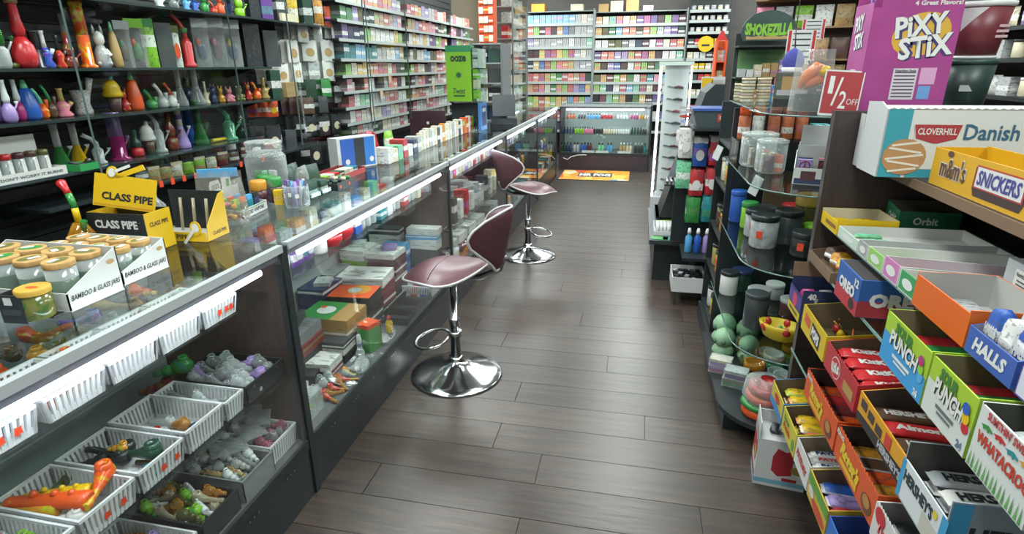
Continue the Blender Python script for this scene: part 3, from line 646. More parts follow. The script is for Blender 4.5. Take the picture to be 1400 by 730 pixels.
bamboo_display(-1.60, -1.262, 0.985, 1.135, 0.045, 0.115, 'white tray box of bamboo-lidded glass jars beside the small black jar box')
bamboo_display(-1.56, -1.283, 1.155, 1.31, 0.036, 0.086, 'smaller white tray box of bamboo-lidded jars before the yellow carton')
for j, y in enumerate((1.025, 1.095)):
    for i in range(4): bamboo_jar(-1.31 - i * 0.082, y, 0.033, 0.094, f'large glass jar with bamboo lid, {ORD[i]} from aisle in its ' + ('outer row' if j == 0 else 'row against the back card'), 'large bamboo jars')
for j, y in enumerate((1.195, 1.262)):
    for i in range(4): bamboo_jar(-1.32 - i * 0.066, y, 0.028, 0.074, f'small glass jar with bamboo lid, {ORD[i]} from aisle in the ' + ('outer row' if j == 0 else 'row by the yellow carton'), 'small bamboo jars')
t = thing('jar_carton', 'single yellow-lidded jar in a black cut-away carton by the counter edge', 'boxed jar', (-1.315, 0.945, T), 0.1)
part('carton_back', B(-0.045, 0.045, 0.0, 0.03, 0, 0.004), M('black'), t)
cb = part('carton_card', MB().box(-0.047, -0.044, -0.033, 0.033, 0, 0.066).box(-0.044, 0.012, -0.033, -0.030, 0, 0.066), M('#23262a', 0.5), t)
patch(0.02, 0.018, cb, (-0.022, -0.0336, 0.052), 'f', 'white', 'label_block'); patch(0.045, 0.014, cb, (-0.018, -0.0336, 0.026), 'f', 'dark grey', 'small_print')
part('jar_body', MB().lathe([(0.03, 0.004), (0.032, 0.008), (0.032, 0.062)], 20, (0.012, 0.0, 0)), 'swirl', t, 'olive')
ld = part('lid', MB().lathe([(0.034, 0.062), (0.0345, 0.064), (0.0345, 0.074), (0.032, 0.076)], 20, (0.012, 0, 0)), M('#d0a53c', 0.5), t); patch(0.03, 0.014, ld, (0.016, -0.004, 0.0768), 't', 'orange', 'price_sticker', pts=OVAL)
t, f = tray(0.16, 0.22, 0.034, 0.034, BLACK, PRINTW, 'black and white jar tray at the corner of the counter top', (-1.485, 0.83, T), HP, slope=False)
lettering('JARS', 0.06, 0.02, f, (0.035, -0.1108, 0.017), 'f', 'white')
solo('zip_case', MB().lathe([(0.06, 0), (0.075, 0.02), (0.07, 0.06), (0.045, 0.075), (0.0, 0.08)], 14, sx=1.0, sy=0.7), M('#1b1e21', 0.6), 'dark soft case behind the bamboo jar tray', 'case', (-1.50, 0.83, T + 0.004))
# yellow pipe cartons
YEL = M('#e3b91c', 0.45); BLK2 = M('#15181a', 0.45)
def pipe_icon(par, c, s, col, frame='f', spin=0.6):
    patch(0.03 * s, 0.034 * s, par, c, frame, col, 'pipe_picture', pts=OVAL); R, U = Vector(FRAMES[frame][0]), Vector(FRAMES[frame][1]); d = R * math.cos(spin) + U * math.sin(spin)
    patch(0.07 * s, 0.011 * s, par, Vector(c) + d * 0.045 * s, frame, col, 'pipe_picture', spin=spin)
t = thing('pipe_carton', 'open yellow and black pipe carton with its lid standing up', 'display box', (-1.53, 1.40, T), 0.02)
fr = part('carton_front', B(-0.1, 0.1, 0, 0.003, 0, 0.122), BLK2, t); lettering('CLASS PIPE', 0.15, 0.026, fr, (0.0, -0.0008, 0.088), 'f', 'white', bold=0.04)
pipe_icon(fr, (-0.04, -0.0008, 0.04), 0.7, 'grey', spin=0.2)
part('carton_side', B(-0.1, -0.097, 0.003, 0.107, 0, 0.122), YEL, t); sd = part('carton_side', B(0.097, 0.1, 0.003, 0.107, 0, 0.122), YEL, t); lettering('CLASS PIPE', 0.075, 0.014, sd, (0.1008, 0.055, 0.085), 'r', 'black')
part('carton_back', B(-0.097, 0.097, 0.107, 0.11, 0, 0.12), BLK2, t)
ld = part('lid', MB().box(-0.1, 0.1, 0.0, 0.003, 0, 0.10), YEL, t, loc=(-0.012, 0.05, 0.125), rot=(-0.25, 0.12, 0.1)); lettering('CLASS PIPE', 0.165, 0.024, ld, (0.01, -0.0008, 0.034), 'f', 'black', bold=0.04)
patch(0.19, 0.004, ld, (0, -0.0007, 0.006), 'f', 'amber', 'fold_line')
ic = part('die_cut_pipe', MB().prism([(0.018 * math.cos(a * 0.4) - 0.045, 0.106 + 0.02 * math.sin(a * 0.4)) for a in range(16)], 0, 0.003, 0, 'xz').prism([(-0.035, 0.1), (0.05, 0.142), (0.06, 0.128), (-0.028, 0.088)], 0, 0.003, 0, 'xz'), YEL, ld)
pipe_icon(ic, (-0.045, -0.0008, 0.106), 0.8, 'white', spin=0.46)
t = thing('pipe_carton', 'open pipe carton with a black back panel, yellow sides and white tray', 'display box', (-1.45, 1.60, T), 0.05)
part('carton_back', B(-0.1, 0.1, 0.05, 0.053, 0, 0.145), BLK2, t); part('carton_base', B(-0.1, 0.1, -0.06, 0.05, 0, 0.012), PRINTW, t)
sd = part('carton_side', MB().prism([(-0.06, 0.0), (0.053, 0.0), (0.053, 0.145), (0.03, 0.14), (-0.05, 0.05)], 0.1, 0.103, 0, 'yz'), YEL, t); lettering('CLASS PIPE', 0.07, 0.012, sd, (0.1036, 0.005, 0.02), 'r', 'black')
fr = part('carton_front', B(-0.1, 0.1, -0.063, -0.06, 0, 0.03), YEL, t); lettering('CLASS PIPE', 0.11, 0.016, fr, (-0.02, -0.0638, 0.015), 'f', 'black')
ic = part('die_cut_pipe', MB().prism([(0.02 * math.cos(a * 0.4) + 0.07, 0.045 + 0.024 * math.sin(a * 0.4)) for a in range(16)], -0.066, -0.064, 0, 'xz'), YEL, t); pipe_icon(ic, (0.07, -0.0668, 0.047), 0.9, 'white', spin=-2.3)
for i, x in enumerate((-0.05, 0.0, 0.05)): solo('hand_pipe', MB().tube([(0, 0, 0), (0, 0.015, 0.11)], 0.005, 8), 'tint', f'straight clear pipe standing in the black-backed carton, {ORD[i]} along', 'pipe', (-1.45 + x, 1.62, T + 0.012), 0, 'cream', 'pipes in the black-backed carton')
# rasta bong, ashtray, hexagonal jar
bp = (-1.60, 1.26, T)
t = thing('water_pipe', 'small water pipe banded red, yellow and green behind the bamboo jars', 'water pipe', (-1.62, 1.36, T + 0.0), 2.8)
part('base_chamber', MB().lathe([(0.018, 0), (0.024, 0.006), (0.018, 0.02), (0.034, 0.045), (0.036, 0.065), (0.016, 0.1)], 16), 'tint', t, 'amber'); part('foot', MB().lathe([(0.024, 0), (0.026, 0.004), (0.02, 0.012)], 14), 'paint', t, 'red')
for c, a, b_ in (('yellow', 0, 2), ('green', 2, 4), ('red', 4, 7)):
    P = [(0, 0, 0.1), (0, 0, 0.125), (0.002, 0, 0.145), (0.008, 0, 0.165), (0.018, 0, 0.185), (0.03, 0, 0.2), (0.044, 0, 0.212), (0.05, 0, 0.214)]
    part('neck_band', MB().tube(P[a:b_ + 1], 0.0095 if c != 'red' else [0.0095, 0.0095, 0.013, 0.014], 10), 'paint', t, c)
part('bowl', MB().tube([(-0.02, 0, 0.07), (-0.035, 0, 0.11)], [0.006, 0.01], 8), 'tint', t, 'green')
solo('ashtray', MB().lathe([(0.055, 0), (0.062, 0.012), (0.062, 0.02), (0.05, 0.018), (0.045, 0.006), (0, 0.005)], 20), M('red', 0.3), 'round red ashtray behind the bamboo jars', 'ashtray', (-1.59, 1.47, T))
t = thing('candy_jar', 'hexagonal clear jar of small toys behind the yellow carton', 'jar', (-1.61, 1.60, T))
part('jar_body', MB().lathe([(0.04, 0), (0.062, 0.03), (0.062, 0.09), (0.04, 0.118), (0.04, 0.13)], 6), 'film', t, 'clear')
for i in range(9): part('toy', MB().ball((0, 0, 0), 0.012, n=8), 'paint', t, ('red', 'black', 'orange', 'yellow', 'grey')[i % 5], loc=(0.028 * math.cos(i * 2.1), 0.028 * math.sin(i * 2.1), 0.02 + 0.008 * (i % 3)))
patch(0.015, 0.022, t, (0.0, -0.0545, 0.08), 'f', 'orange', 'price_sticker', pts=[(0, -1), (1, 0), (0, 1), (-1, 0)])
# clear bag, lighter tray, jars
t = thing('plastic_bag', 'tall clear plastic bag of small pipes beside the lighter tray', 'bag', (-1.44, 1.76, T), 0.5)
def bagf(s):
    def f(a, b):
        x = (a - 0.5) * (1 - 0.12 * b); e = max(0, 1 - abs(a * 2 - 1) ** 3) * (1 - b ** 3 * 0.9); return (x * 0.17, s * 0.04 * e + 0.006 * math.sin(a * 23 + b * 9), b * 0.19)
    return f
part('bag_film', MB().grid(bagf(-1), 10, 10).grid(bagf(1), 10, 10, flip=True), 'film', t, '#d6d2c4'); part('bag_header', B(-0.065, 0.065, -0.004, 0.004, 0.17, 0.2), 'card', t, 'sky blue')
for i in range(10): part('packed_pipe', pipe_mesh(('knot', 'spoon')[i % 2], 'swirl'), None, t, ('tan', 'pink', 'amber', 'brown', 'cream')[i % 5], loc=(-0.045 + 0.03 * (i % 4), 0, 0.02 + 0.045 * (i // 4)), rot=(1.2, 0.3 * (i % 3), i * 0.7), scale=(0.55, 0.55, 0.55))
t, f = tray(0.2, 0.11, 0.034, 0.05, PRINTW, PRINTW, 'white counter tray of four coloured lighters with wording on its front', (-1.48, 1.90, T), HP + 0.12, name='lighter_tray', back_card=0.05)
lettering('GOOD VAPOR?', 0.15, 0.016, f, (0.0, -0.0558, 0.017), 'f', 'black', bold=0.03); patch(0.19, 0.003, f, (0, -0.0557, 0.031), 'f', 'green', 'edge_stripe')
hd = part('header_card', MB().prism([(-0.03, 0.09), (0.03, 0.09), (0.036, 0.12), (0.025, 0.138), (-0.025, 0.138), (-0.036, 0.12)], 0.055, 0.057, 0, 'xz'), PRINTW, t, loc=(-0.05, 0, 0)); lettering('OOZE', 0.05, 0.018, hd, (0, 0.0542, 0.115), 'f', 'black')
hd = part('header_card', B(-0.03, 0.03, 0.055, 0.057, 0.09, 0.145), PRINTW, t, loc=(0.025, 0, 0)); patch(0.02, 0.028, hd, (0.008, 0.0542, 0.117), 'f', 'green', 'print_panel')
for j in range(2):
    for i, (c, c2) in enumerate((('green', 'lime'), ('brown', 'orange'), ('teal', 'sky blue'), ('navy', 'black'))):
        q = HP + 0.12; lx = -0.07 + i * 0.046; ly = -0.025 + j * 0.045
        u = thing('pocket_lighter', f'{c} pocket lighter with {c2} top in the white tray, ' + ('front row' if j == 0 else 'rear row'), 'lighter', (-1.48 + lx * math.cos(q) - ly * math.sin(q), 1.90 + lx * math.sin(q) + ly * math.cos(q), T + 0.004), q, 'lighters in the white counter tray')
        part('lighter_body', cached('lgb', lambda: B(-0.019, 0.019, -0.008, 0.008, 0, 0.05).mesh('lighter_body', 'paint')), None, u, c); part('lighter_top', cached('lgt', lambda: B(-0.017, 0.017, -0.007, 0.007, 0.05, 0.068).mesh('lighter_top', 'paint')), None, u, c2)
for i, (x, y, w_, h_, lb) in enumerate(((-1.58, 2.02, 0.10, 0.11, 'shiny clear bag behind the lighter tray'), (-1.45, 2.30, 0.1, 0.12, 'shiny clear bag beside the pen jar'), (-1.47, 2.10, 0.05, 0.10, 'small clear bag between lighter tray and pen jar'), (-1.60, 1.76, 0.16, 0.1, 'low clear bag by the black-backed carton'))):
    pouch(w_, h_, 0.05, 'clear', lb, (x, y, T), HP + 0.2, mat='film', cat='bag', name='plastic_bag')
t = thing('glass_jar', 'big clear glass jar with ribbed neck in front of the wall shelves', 'jar', (-1.58, 2.24, T))
part('jar_body', MB().lathe([(0.075, 0), (0.085, 0.01), (0.085, 0.17), (0.068, 0.19)], 24), 'film', t, 'clear'); part('jar_neck', MB().lathe([(0.07, 0.19), (0.076, 0.195), (0.072, 0.203), (0.076, 0.21), (0.072, 0.218), (0.078, 0.226), (0.074, 0.235)], 24), 'film', t, 'clear')
for i in range(7): part('packet', B(-0.02, 0.02, -0.006, 0.006, 0, 0.05), 'card', t, ('green', 'mint', 'white', 'dark green')[i % 4], loc=(0.035 * math.cos(i), 0.035 * math.sin(i), 0.012 + 0.05 * (i // 4)), rz=i)
for i, (c, x, y) in enumerate((('amber', -1.49, 2.04), ('green', -1.47, 2.115), ('green', -1.535, 2.15))):
    t = thing('silicone_tub', f'{c} silicone tub stacked on maroon ones by the big glass jar' if i < 2 else 'second green silicone tub stacked at the big glass jar', 'tub', (x, y, T), 0)
    part('lower_tub', MB().lathe([(0.026, 0), (0.03, 0.004), (0.03, 0.03)], 14), 'paint', t, 'maroon'); part('middle_tub', MB().lathe([(0.028, 0.03), (0.031, 0.034), (0.031, 0.065)], 14), 'paint', t, 'maroon'); part('upper_tub', MB().lathe([(0.03, 0.065), (0.033, 0.07), (0.033, 0.1), (0.028, 0.105)], 8), 'paint', t, c)
for c, x, y in (('yellow', -1.40, 2.08), ('navy', -1.415, 2.125), ('teal', -1.37, 2.10)): carton(0.035, 0.03, 0.06, c, f'small {c} carton next to the pen jar on the counter', 'box', (x - 0.03, y, T), 0.4)
t = thing('pen_jar', 'clear jar packed with purple and blue vape pens on counter edge', 'jar', (-1.36, 2.045, T)); t.location.y = 2.06; t.location.x = -1.335
part('jar_body', MB().lathe([(0.045, 0), (0.05, 0.006), (0.05, 0.085)], 20), 'film', t, 'clear')
for i in range(14):
    a = i * 2.4; rr = 0.036 * math.sqrt((i + 0.5) / 14); part('pen', cached('pen', lambda: MB().tube([(0, 0, 0), (0, 0, 0.1)], 0.0065, 8).mesh('pen', 'paint')), None, t, ('purple', 'navy', 'sky blue', 'purple', 'lilac', 'silver')[i % 6], loc=(rr * math.cos(a), rr * math.sin(a), 0.006), rot=(0.12 * math.sin(a * 3), 0.12 * math.cos(a), 0))
for i in range(5): patch(0.014, 0.016, t, (0, 0, 0), 'f', 'white', 'price_label', pts=None).matrix_local = Matrix.Rotation(-1.6 + i * 0.55, 4, 'Z') @ Matrix.Translation((0.0, -0.0512, 0.05 + 0.006 * (i % 2))) if True else None
GREENC = [('dark green', -1.37, 2.20, 0.075, 0.055), ('dark green', -1.37, 2.29, 0.07, 0.05)]
for i, (c, x, y, w_, h_) in enumerate(GREENC):
    t = thing('acrylic_stand', 'small clear acrylic stand of dark green packs ' + ('by the pen jar' if i == 0 else 'by the black sample box'), 'stand', (x, y, T), HP)
    part('acrylic_shell', MB().box(-w_ / 2, w_ / 2, -0.04, -0.037, 0, h_).box(-w_ / 2, w_ / 2, 0.037, 0.04, 0, h_ + 0.02).box(-w_ / 2, -w_ / 2 + 0.003, -0.037, 0.037, 0, h_), pane('#eaf4f2'), t)
    for q in range(3): part('pack', B(-w_ / 2 + 0.006, w_ / 2 - 0.006, -0.03 + q * 0.022, -0.012 + q * 0.022, 0, h_ + 0.015), 'print', t, c)
for i, (x, y, rz, z) in enumerate(((-1.50, 2.33, 0.3, 0.06), (-1.46, 2.42, -0.2, 0.0), (-1.56, 2.44, 0.1, 0.03))):
    pouch(0.1, 0.11, 0.02, 'dark green', ('dark green pack with pale stripe leaning on the big glass jar', 'green pack standing behind the acrylic stands', 'green pouch behind the black sample box')[i], (x, y, T), HP + rz, rot=(-0.25, 0, HP + rz), mat='print')
t = thing('sample_box', 'low black sample box with two orange price stickers', 'display box', (-1.36, 2.44, T), HP)
part('box_body', B(-0.08, 0.08, -0.045, 0.045, 0, 0.032), BLACK, t)
for i in range(8): part('tin', MB().cyl((0, 0, 0), 0.013, 0.014, 12), 'paint', t, ('dark green', 'black', 'cream', 'green')[i % 4], loc=(-0.06 + 0.04 * (i % 4), -0.02 + 0.04 * (i // 4), 0.032))
for x in (-0.055, 0.03): patch(0.016, 0.016, t, (x, -0.0458, 0.016), 'f', 'orange', 'price_sticker', pts=OVAL)
t, f = tray(0.36, 0.16, 0.025, 0.03, M('#a8282c', 0.5), M('#8c2226', 0.6), 'long red counter tray of assorted packs below the blue carton', (-1.50, 2.68, T), HP, name='counter_tray', slope=False)
for i in range(7): carton(0.045, 0.06, 0.03, ('lime', 'white', 'red', 'dark green', 'cream', 'white', 'teal')[i], f'{("lime", "white", "red", "dark green", "cream", "pale white", "teal")[i]} small pack in the long red tray', 'pack', (-1.49, 2.53 + i * 0.05, T + 0.003), HP, 'packs in the red tray')
t = thing('poster_carton', 'tall white carton with blue and black striped front by the red tray', 'box', (-1.55, 2.99, T), HP - 0.45)
bx = part('carton_body', B(-0.13, 0.13, -0.04, 0.04, 0, 0.17), M('#d5d8d8', 0.45), t)
for x, w_, c in ((-0.065, 0.09, 'blue'), (0.015, 0.07, '#20242a'), (0.085, 0.07, '#2f78c8')): patch(w_, 0.155, bx, (x, -0.0408, 0.086), 'f', c, 'stripe_panel')
for x in (-0.07, 0.095): patch(0.03, 0.03, bx, (x, -0.0415, 0.04), 'f', 'white', 'badge', pts=OVAL)
solo('cardboard_flap', B(-0.05, 0.05, -0.04, 0.04, 0, 0.05, top=(-0.02, 0.02, -0.03, 0.03)), CARDBROWN, 'crumpled brown cardboard behind the red tray', 'cardboard', (-1.60, 2.54, T), 0.4)
t = thing('candy_bag', 'shiny red candy bag slumped behind the striped carton', 'bag', (-1.56, 3.25, T), HP)
part('bag_film', MB().grid(lambda a, b: ((a - 0.5) * 0.2 * (1 - 0.3 * b), -0.05 * (1 - (2 * a - 1) ** 2) * (1 - b) - 0.01 * math.sin(a * 14 + b * 8), b * 0.15 + 0.015 * math.sin(a * 11)), 12, 8).grid(lambda a, b: ((a - 0.5) * 0.2 * (1 - 0.3 * b), 0.03 * (1 - (2 * a - 1) ** 2) * (1 - b), b * 0.15 + 0.015 * math.sin(a * 11)), 12, 8, flip=True), M('#c22a34', 0.25, grain=0.3, scale=18), t)
part('crumpled_top', MB().ball((-0.03, 0, 0.15), 0.03, 0.025, 0.028, 8), M('#cf4a58', 0.25), t)
pouch(0.12, 0.15, 0.05, 'lime', 'green and red snack bag between red candy bag and laptop', (-1.55, 3.48, T), HP, mat='print', cat='bag')
for i, (c, y, h_) in enumerate((('white', 3.15, 0.09), ('cream', 3.22, 0.075), ('mint', 3.30, 0.085), ('red', 3.38, 0.11), ('white', 3.46, 0.07), ('navy', 3.54, 0.09), ('pale grey', 3.62, 0.1))): carton(0.07, 0.09, h_, c, f'{c} printed carton on the counter top between striped carton and laptop, {ORD[i]} along', 'box', (-1.44, y, T), HP + random.uniform(-0.1, 0.1), 'cartons on the counter top')
# row of pale slim boxes along the counter top
for i in range(24):
    y = 3.72 + i * 0.058; c = ('cream', 'white', 'cream', 'pale grey', 'white', 'cream', 'dark grey', 'white', 'amber')[i % 9] if i < 17 else ('orange', 'lime', 'navy', 'orange', 'amber', 'orange', 'white')[i % 7]
    carton(0.05, 0.03, 0.11 + 0.01 * (i % 3), c, f'{c} slim box {ORD[i % 12]} in the {"first" if i < 12 else "second"} run of the counter-top row before the laptop', 'box', (-1.43, y, T), HP, 'slim boxes on the counter top', 'slim_carton')
t = thing('laptop', 'open maroon laptop with a pale fruit emblem on its lid', 'laptop', (-1.60, 4.36, T + 0.02), 0.25)
part('keyboard_base', B(-0.14, 0.14, -0.0, 0.2, -0.02, -0.006), M('#3a1a22', 0.4), t); sc = part('screen_lid', B(-0.14, 0.14, 0, 0.006, 0, 0.19), M('#3b1620', 0.35), t, rot=(0.12, 0, 0)); part('hinge', B(-0.12, 0.12, -0.002, 0.006, -0.008, 0.002), M('#b08c3a', 0.4), t)
patch(0.022, 0.026, sc, (0, -0.0008, 0.1), 'f', 'white', 'fruit_emblem', pts=[(0, -0.9), (0.5, -1), (0.95, -0.3), (0.75, 0.1), (0.95, 0.5), (0.5, 0.7), (0.05, 0.5), (0.3, 1), (0, 0.95), (-0.1, 0.55), (-0.6, 0.7), (-1, 0.1), (-0.6, -0.9)])
# green stand on the blue display
t = thing('flyer_stand', 'black and blue counter stand carrying the tall lime green carton', 'stand', (-1.45, 4.98, T), 0.0)
part('stand_back', B(-0.17, 0.1, 0.05, 0.15, 0, 0.235), M('#1c2226', 0.5), t); part('stand_top', B(-0.19, 0.17, -0.06, 0.17, 0.235, 0.245), GLASS, t)
fl = part('framed_card', B(0.10, 0.125, -0.05, 0.15, 0.0, 0.235), M('#3f7fc0', 0.4), t); patch(0.14, 0.17, fl, (0.1258, 0.05, 0.12), 'r', 'navy', 'card_print'); lettering('OPEN', 0.0, 0.0, fl, (0.1262, 0.05, 0.18), 'r') if False else patch(0.1, 0.03, fl, (0.1264, 0.05, 0.17), 'r', 'pale grey', 'card_print')
for i in range(14): part('wire_divider', cached('wd', lambda: MB().tube([(0, -0.08, 0.002), (0, 0.04, 0.07)], 0.002, 6).mesh('wire_divider', STEEL)), None, t, loc=(-0.15 + i * 0.018, 0, 0))
t = thing('lime_carton', 'tall lime green carton with a dark sun emblem above the blue stand', 'box', (-1.45, 4.99, T + 0.246), 0.0)
LIME = M('#86c22a', 0.45)
bx = part('carton_body', B(-0.175, 0.045, -0.05, 0.06, 0, 0.44), LIME, t); part('carton_cap', B(-0.176, 0.046, -0.052, 0.061, 0.40, 0.45), M('#2f8a58', 0.45), t)
lettering('ooze', 0.14, 0.05, bx, (-0.065, -0.0508, 0.345), 'f', '#1f3a24', bold=0.05); lettering('Twist', 0.11, 0.045, bx, (-0.065, -0.0508, 0.085), 'f', '#1f3a24', shear=0.2); patch(0.1, 0.014, bx, (-0.065, -0.0508, 0.045), 'f', '#2a5a2e', 'small_print')
patch(0.06, 0.06, bx, (-0.065, -0.0508, 0.215), 'f', '#2a5a2e', 'sun_emblem', pts=[((1 if i % 2 else 0.6) * math.cos(i * math.pi / 8), (1 if i % 2 else 0.6) * math.sin(i * math.pi / 8)) for i in range(16)])
sh = part('clear_case', B(0.05, 0.15, -0.05, 0.06, 0, 0.44), pane('#e4f0ea'), t)
for k in range(5): part('hanging_pack', B(0.055, 0.10, -0.03, 0.05, 0.02 + k * 0.084, 0.09 + k * 0.084), 'print', t, ('lime', 'cream', 'lime', 'white', 'pale grey')[k])
part('white_pack', B(0.105, 0.148, -0.045, 0.05, 0.27, 0.42), WHITE, t)
# shelf rack behind, orange lighter tower, register
t = thing('counter_rack', 'grey open rack of boxed devices standing behind the lime carton', 'rack', (-1.50, 6.05, T), 0)
for s in (-0.15, 0.15): part('upright', B(s - 0.01, s + 0.01, -0.2, 0.2, 0, 0.74), M('#6d7274', 0.4), t)
for k, z in enumerate((0.0, 0.18, 0.36, 0.55, 0.73)): part('shelf_board', B(-0.14, 0.14, -0.2, 0.2, z, z + 0.012), M('#9a9fa0', 0.4), t)
for k, z in enumerate((0.0, 0.18, 0.36, 0.55)):
    for i, c in enumerate((('dark grey', 'navy'), ('white', 'black'), ('pale grey', 'dark grey'), ('navy', 'dark green'))[k]): carton(0.12, 0.12, 0.13, c, f'{c} device box on the {ORD[k]} shelf up of the grey counter rack', 'box', (-1.565 + i * 0.13, 5.95, T + z + 0.0125), 0, 'device boxes in the counter rack')
t = thing('lighter_tower', 'orange and clear lighter display tower on top of the grey rack', 'display tower', (-1.51, 6.05, T + 0.7425), 0)
part('tower_core', B(-0.1, 0.06, -0.06, 0.06, 0, 0.62), M('#e2561c', 0.4), t)
for k in range(7):
    for i in range(3): part('lighter_pack', cached('lpk', lambda: B(-0.022, 0.022, -0.015, 0, 0, 0.06).mesh('lighter_pack', 'print')), None, t, ('white', 'orange', 'cream')[(i + k) % 3], loc=(-0.07 + i * 0.048, -0.0605, 0.02 + k * 0.085))
t = thing('cash_register', 'black cash register screen on the counter beyond the lime carton', 'register', (-1.28, 5.62, T), 0.3)
part('register_base', B(-0.12, 0.12, -0.08, 0.1, 0, 0.05), BLACK, t); part('register_screen', B(-0.11, 0.11, -0.012, 0.012, 0, 0.2), M('#2a2e33', 0.25), t, loc=(0, -0.02, 0.07), rot=(-0.2, 0, 0)); part('screen_post', B(-0.03, 0.03, -0.005, 0.025, 0.05, 0.1), BLACK, t)
# tall glass cabinet on the far counter
t = thing('glass_cabinet', 'tall glass cabinet of pale boxes standing on the far counter', 'display case', (-1.49, 6.9, T), HP)
for s in (-0.42, 0.42): part('corner_frame', MB().box(s - 0.008, s + 0.008, -0.13, -0.114, 0, 1.32).box(s - 0.008, s + 0.008, 0.114, 0.13, 0, 1.32), M('#8a9292', 0.3, 0.6), t)
part('cabinet_front', B(-0.41, 0.41, -0.128, -0.124, 0.01, 1.3), GLASS, t); part('cabinet_side', MB().box(-0.42, -0.416, -0.11, 0.11, 0.01, 1.3), GLASS, t); part('cabinet_roof', B(-0.43, 0.43, -0.13, 0.13, 1.32, 1.335), M('#8a9292', 0.3, 0.6), t)
zz = [0.0, 0.16, 0.32, 0.48, 0.64, 0.8, 0.96, 1.12]
for k, z in enumerate(zz): part('shelf_board', B(-0.41, 0.41, -0.11, 0.12, z, z + 0.01), M('#a9b0ae', 0.4), t)
for k, z in enumerate(zz):
    cs = [('pale grey', 'cream', 'white', 'pale grey', 'silver', 'white', 'cream'), ('red', 'amber', 'pale grey', 'pale grey', 'cream', 'orange', 'red')][k in (3, 5)]
    for i, c in enumerate(cs): carton(0.1, 0.07, 0.1 + 0.015 * ((i + k) % 3), c, f'{words_between("box", cs, i)}, shelf {ORD[k]} up, tall glass cabinet'.replace('shelf first', 'shelf first'), 'box', (-1.46, 6.55 + i * 0.118, T + z + 0.0105), HP, 'boxes in the tall glass cabinet', 'cabinet_carton')
# hanging acrylic sneeze guards between counter and wall shelves
for i, (a, b, lb) in enumerate(((1.55, 2.30, 'bottle shelves'), (2.74, 3.58, 'hanging pouches'), (3.62, 4.27, 'laptop'))):
    t = thing('hanging_screen', f'clear acrylic screen hanging above the counter by the {lb}', 'screen', (-1.70, 0, 0))
    part('acrylic_sheet', B(-0.003, 0.003, a, b, 1.12, 2.35), pane('#f8fbfa', 0.5), t)
    [part('sheet_edge', B(-0.0035, 0.0035, q, q + 0.0015, 1.12, 2.35), M('#5f716f', 0.2), t) for q in (a - 0.0015, b)]
    for y in (a + 0.1, b - 0.1): part('clip', B(-0.012, 0.012, y - 0.02, y + 0.02, 2.3, 2.4), STEEL, t); part('cable', MB().tube([(0, y, 2.4), (0, y, 2.95)], 0.002, 6), STEEL, t)

# ================================================================== INSIDE THE COUNTERS BEYOND THE BASKETS
def stack(x, y, z, boxes, where, rz=HP, group='stacked boxes in the counter', kind='flat box', cat='flat box', jit=0.06):
    """boxes = [(w along counter, depth, height, colour)], bottom first"""
    tops = []
    for i, (w_, d_, h_, c) in enumerate(boxes):
        lv = 'topmost' if i == len(boxes) - 1 else ('lowest' if i == 0 else ORD[i])
        tops.append(carton(w_, d_, h_, c, f'{c} {kind} {lv} in the stack {where}' if len(boxes) > 1 else f'{c} {kind} {where}', cat, (x + random.uniform(-1, 1) * 0.004, y, z), rz + random.uniform(-jit, jit), group, name='flat_carton'))
        z += h_ + 0.0006
    return tops, z
# upper glass shelf of the second counter: mixed small goods in a line
line = [('pouch', 'lime', 1.68, 0.07, 0.1, 'lime and white pouch at the dark post end'), ('pouch', 'white', 1.75, 0.06, 0.11, 'white pouch with a dark badge beside the lime pouch'), ('pouch', 'purple', 1.83, 0.08, 0.11, 'dark purple pouch beside the white pouch'), ('pouch', 'purple', 1.91, 0.07, 0.1, 'second purple pouch, further from the post'),
        ('tub', 'white', 1.99, 0.032, 0.06, 'white tub with a red band'), ('bowl', 'red', 2.09, 0.045, 0.05, 'red bowl, first of two'), ('bowl', 'red', 2.19, 0.045, 0.06, 'taller red bowl, second of two'), ('box', 'blue', 2.28, 0.06, 0.08, 'blue carton after the red bowls'),
        ('jar', 'black', 2.35, 0.024, 0.045, 'small black-lidded jar after the blue carton'), ('jar', 'dark grey', 2.41, 0.024, 0.045, 'dark grey lidded jar between two black ones'), ('jar', 'black', 2.47, 0.024, 0.045, 'black jar before the teal carton'), ('box', 'teal', 2.55, 0.07, 0.06, 'teal carton in mid shelf'),
        ('box', 'white', 2.63, 0.06, 0.06, 'white and red carton after the teal one'), ('jar', 'olive', 2.70, 0.025, 0.05, 'olive jar after the white carton'), ('jar', 'amber', 2.76, 0.025, 0.05, 'amber jar in mid shelf'), ('box', 'red', 2.84, 0.06, 0.07, 'red carton before the dark jars'),
        ('jar', 'teal', 2.91, 0.024, 0.045, 'teal jar among the far jars'), ('jar', 'black', 2.97, 0.024, 0.045, 'far black jar'), ('box', 'cream', 3.04, 0.05, 0.06, 'cream carton near the far end'), ('pouch', 'red', 3.13, 0.07, 0.11, 'red pouch by the far wooden panel'), ('box', 'pale grey', 3.21, 0.05, 0.07, 'pale grey carton against the far wooden panel')]
for kd, c, y, a, b, lb in line:
    lb = lb + ', upper shelf of the second counter'; loc = (-1.22, y, US + 0.0005)
    if kd == 'pouch': pouch(a, b, 0.025, c, lb, loc, HP, mat='print', panel='silver')
    elif kd == 'box': carton(a, 0.06, b, c, lb, 'box', loc, HP)
    elif kd == 'bowl': solo('bowl', MB().lathe([(a * 0.6, 0), (a, b * 0.5), (a, b), (a * 0.92, b), (a * 0.5, 0.008)], 18, caps=False), 'paint', lb, 'bowl', loc, 0, c)
    elif kd == 'tub': jar(a, b, c, 'red', lb, loc, 'tub', body='paint')
    else: jar(a, b, 'clear', c, lb, loc)
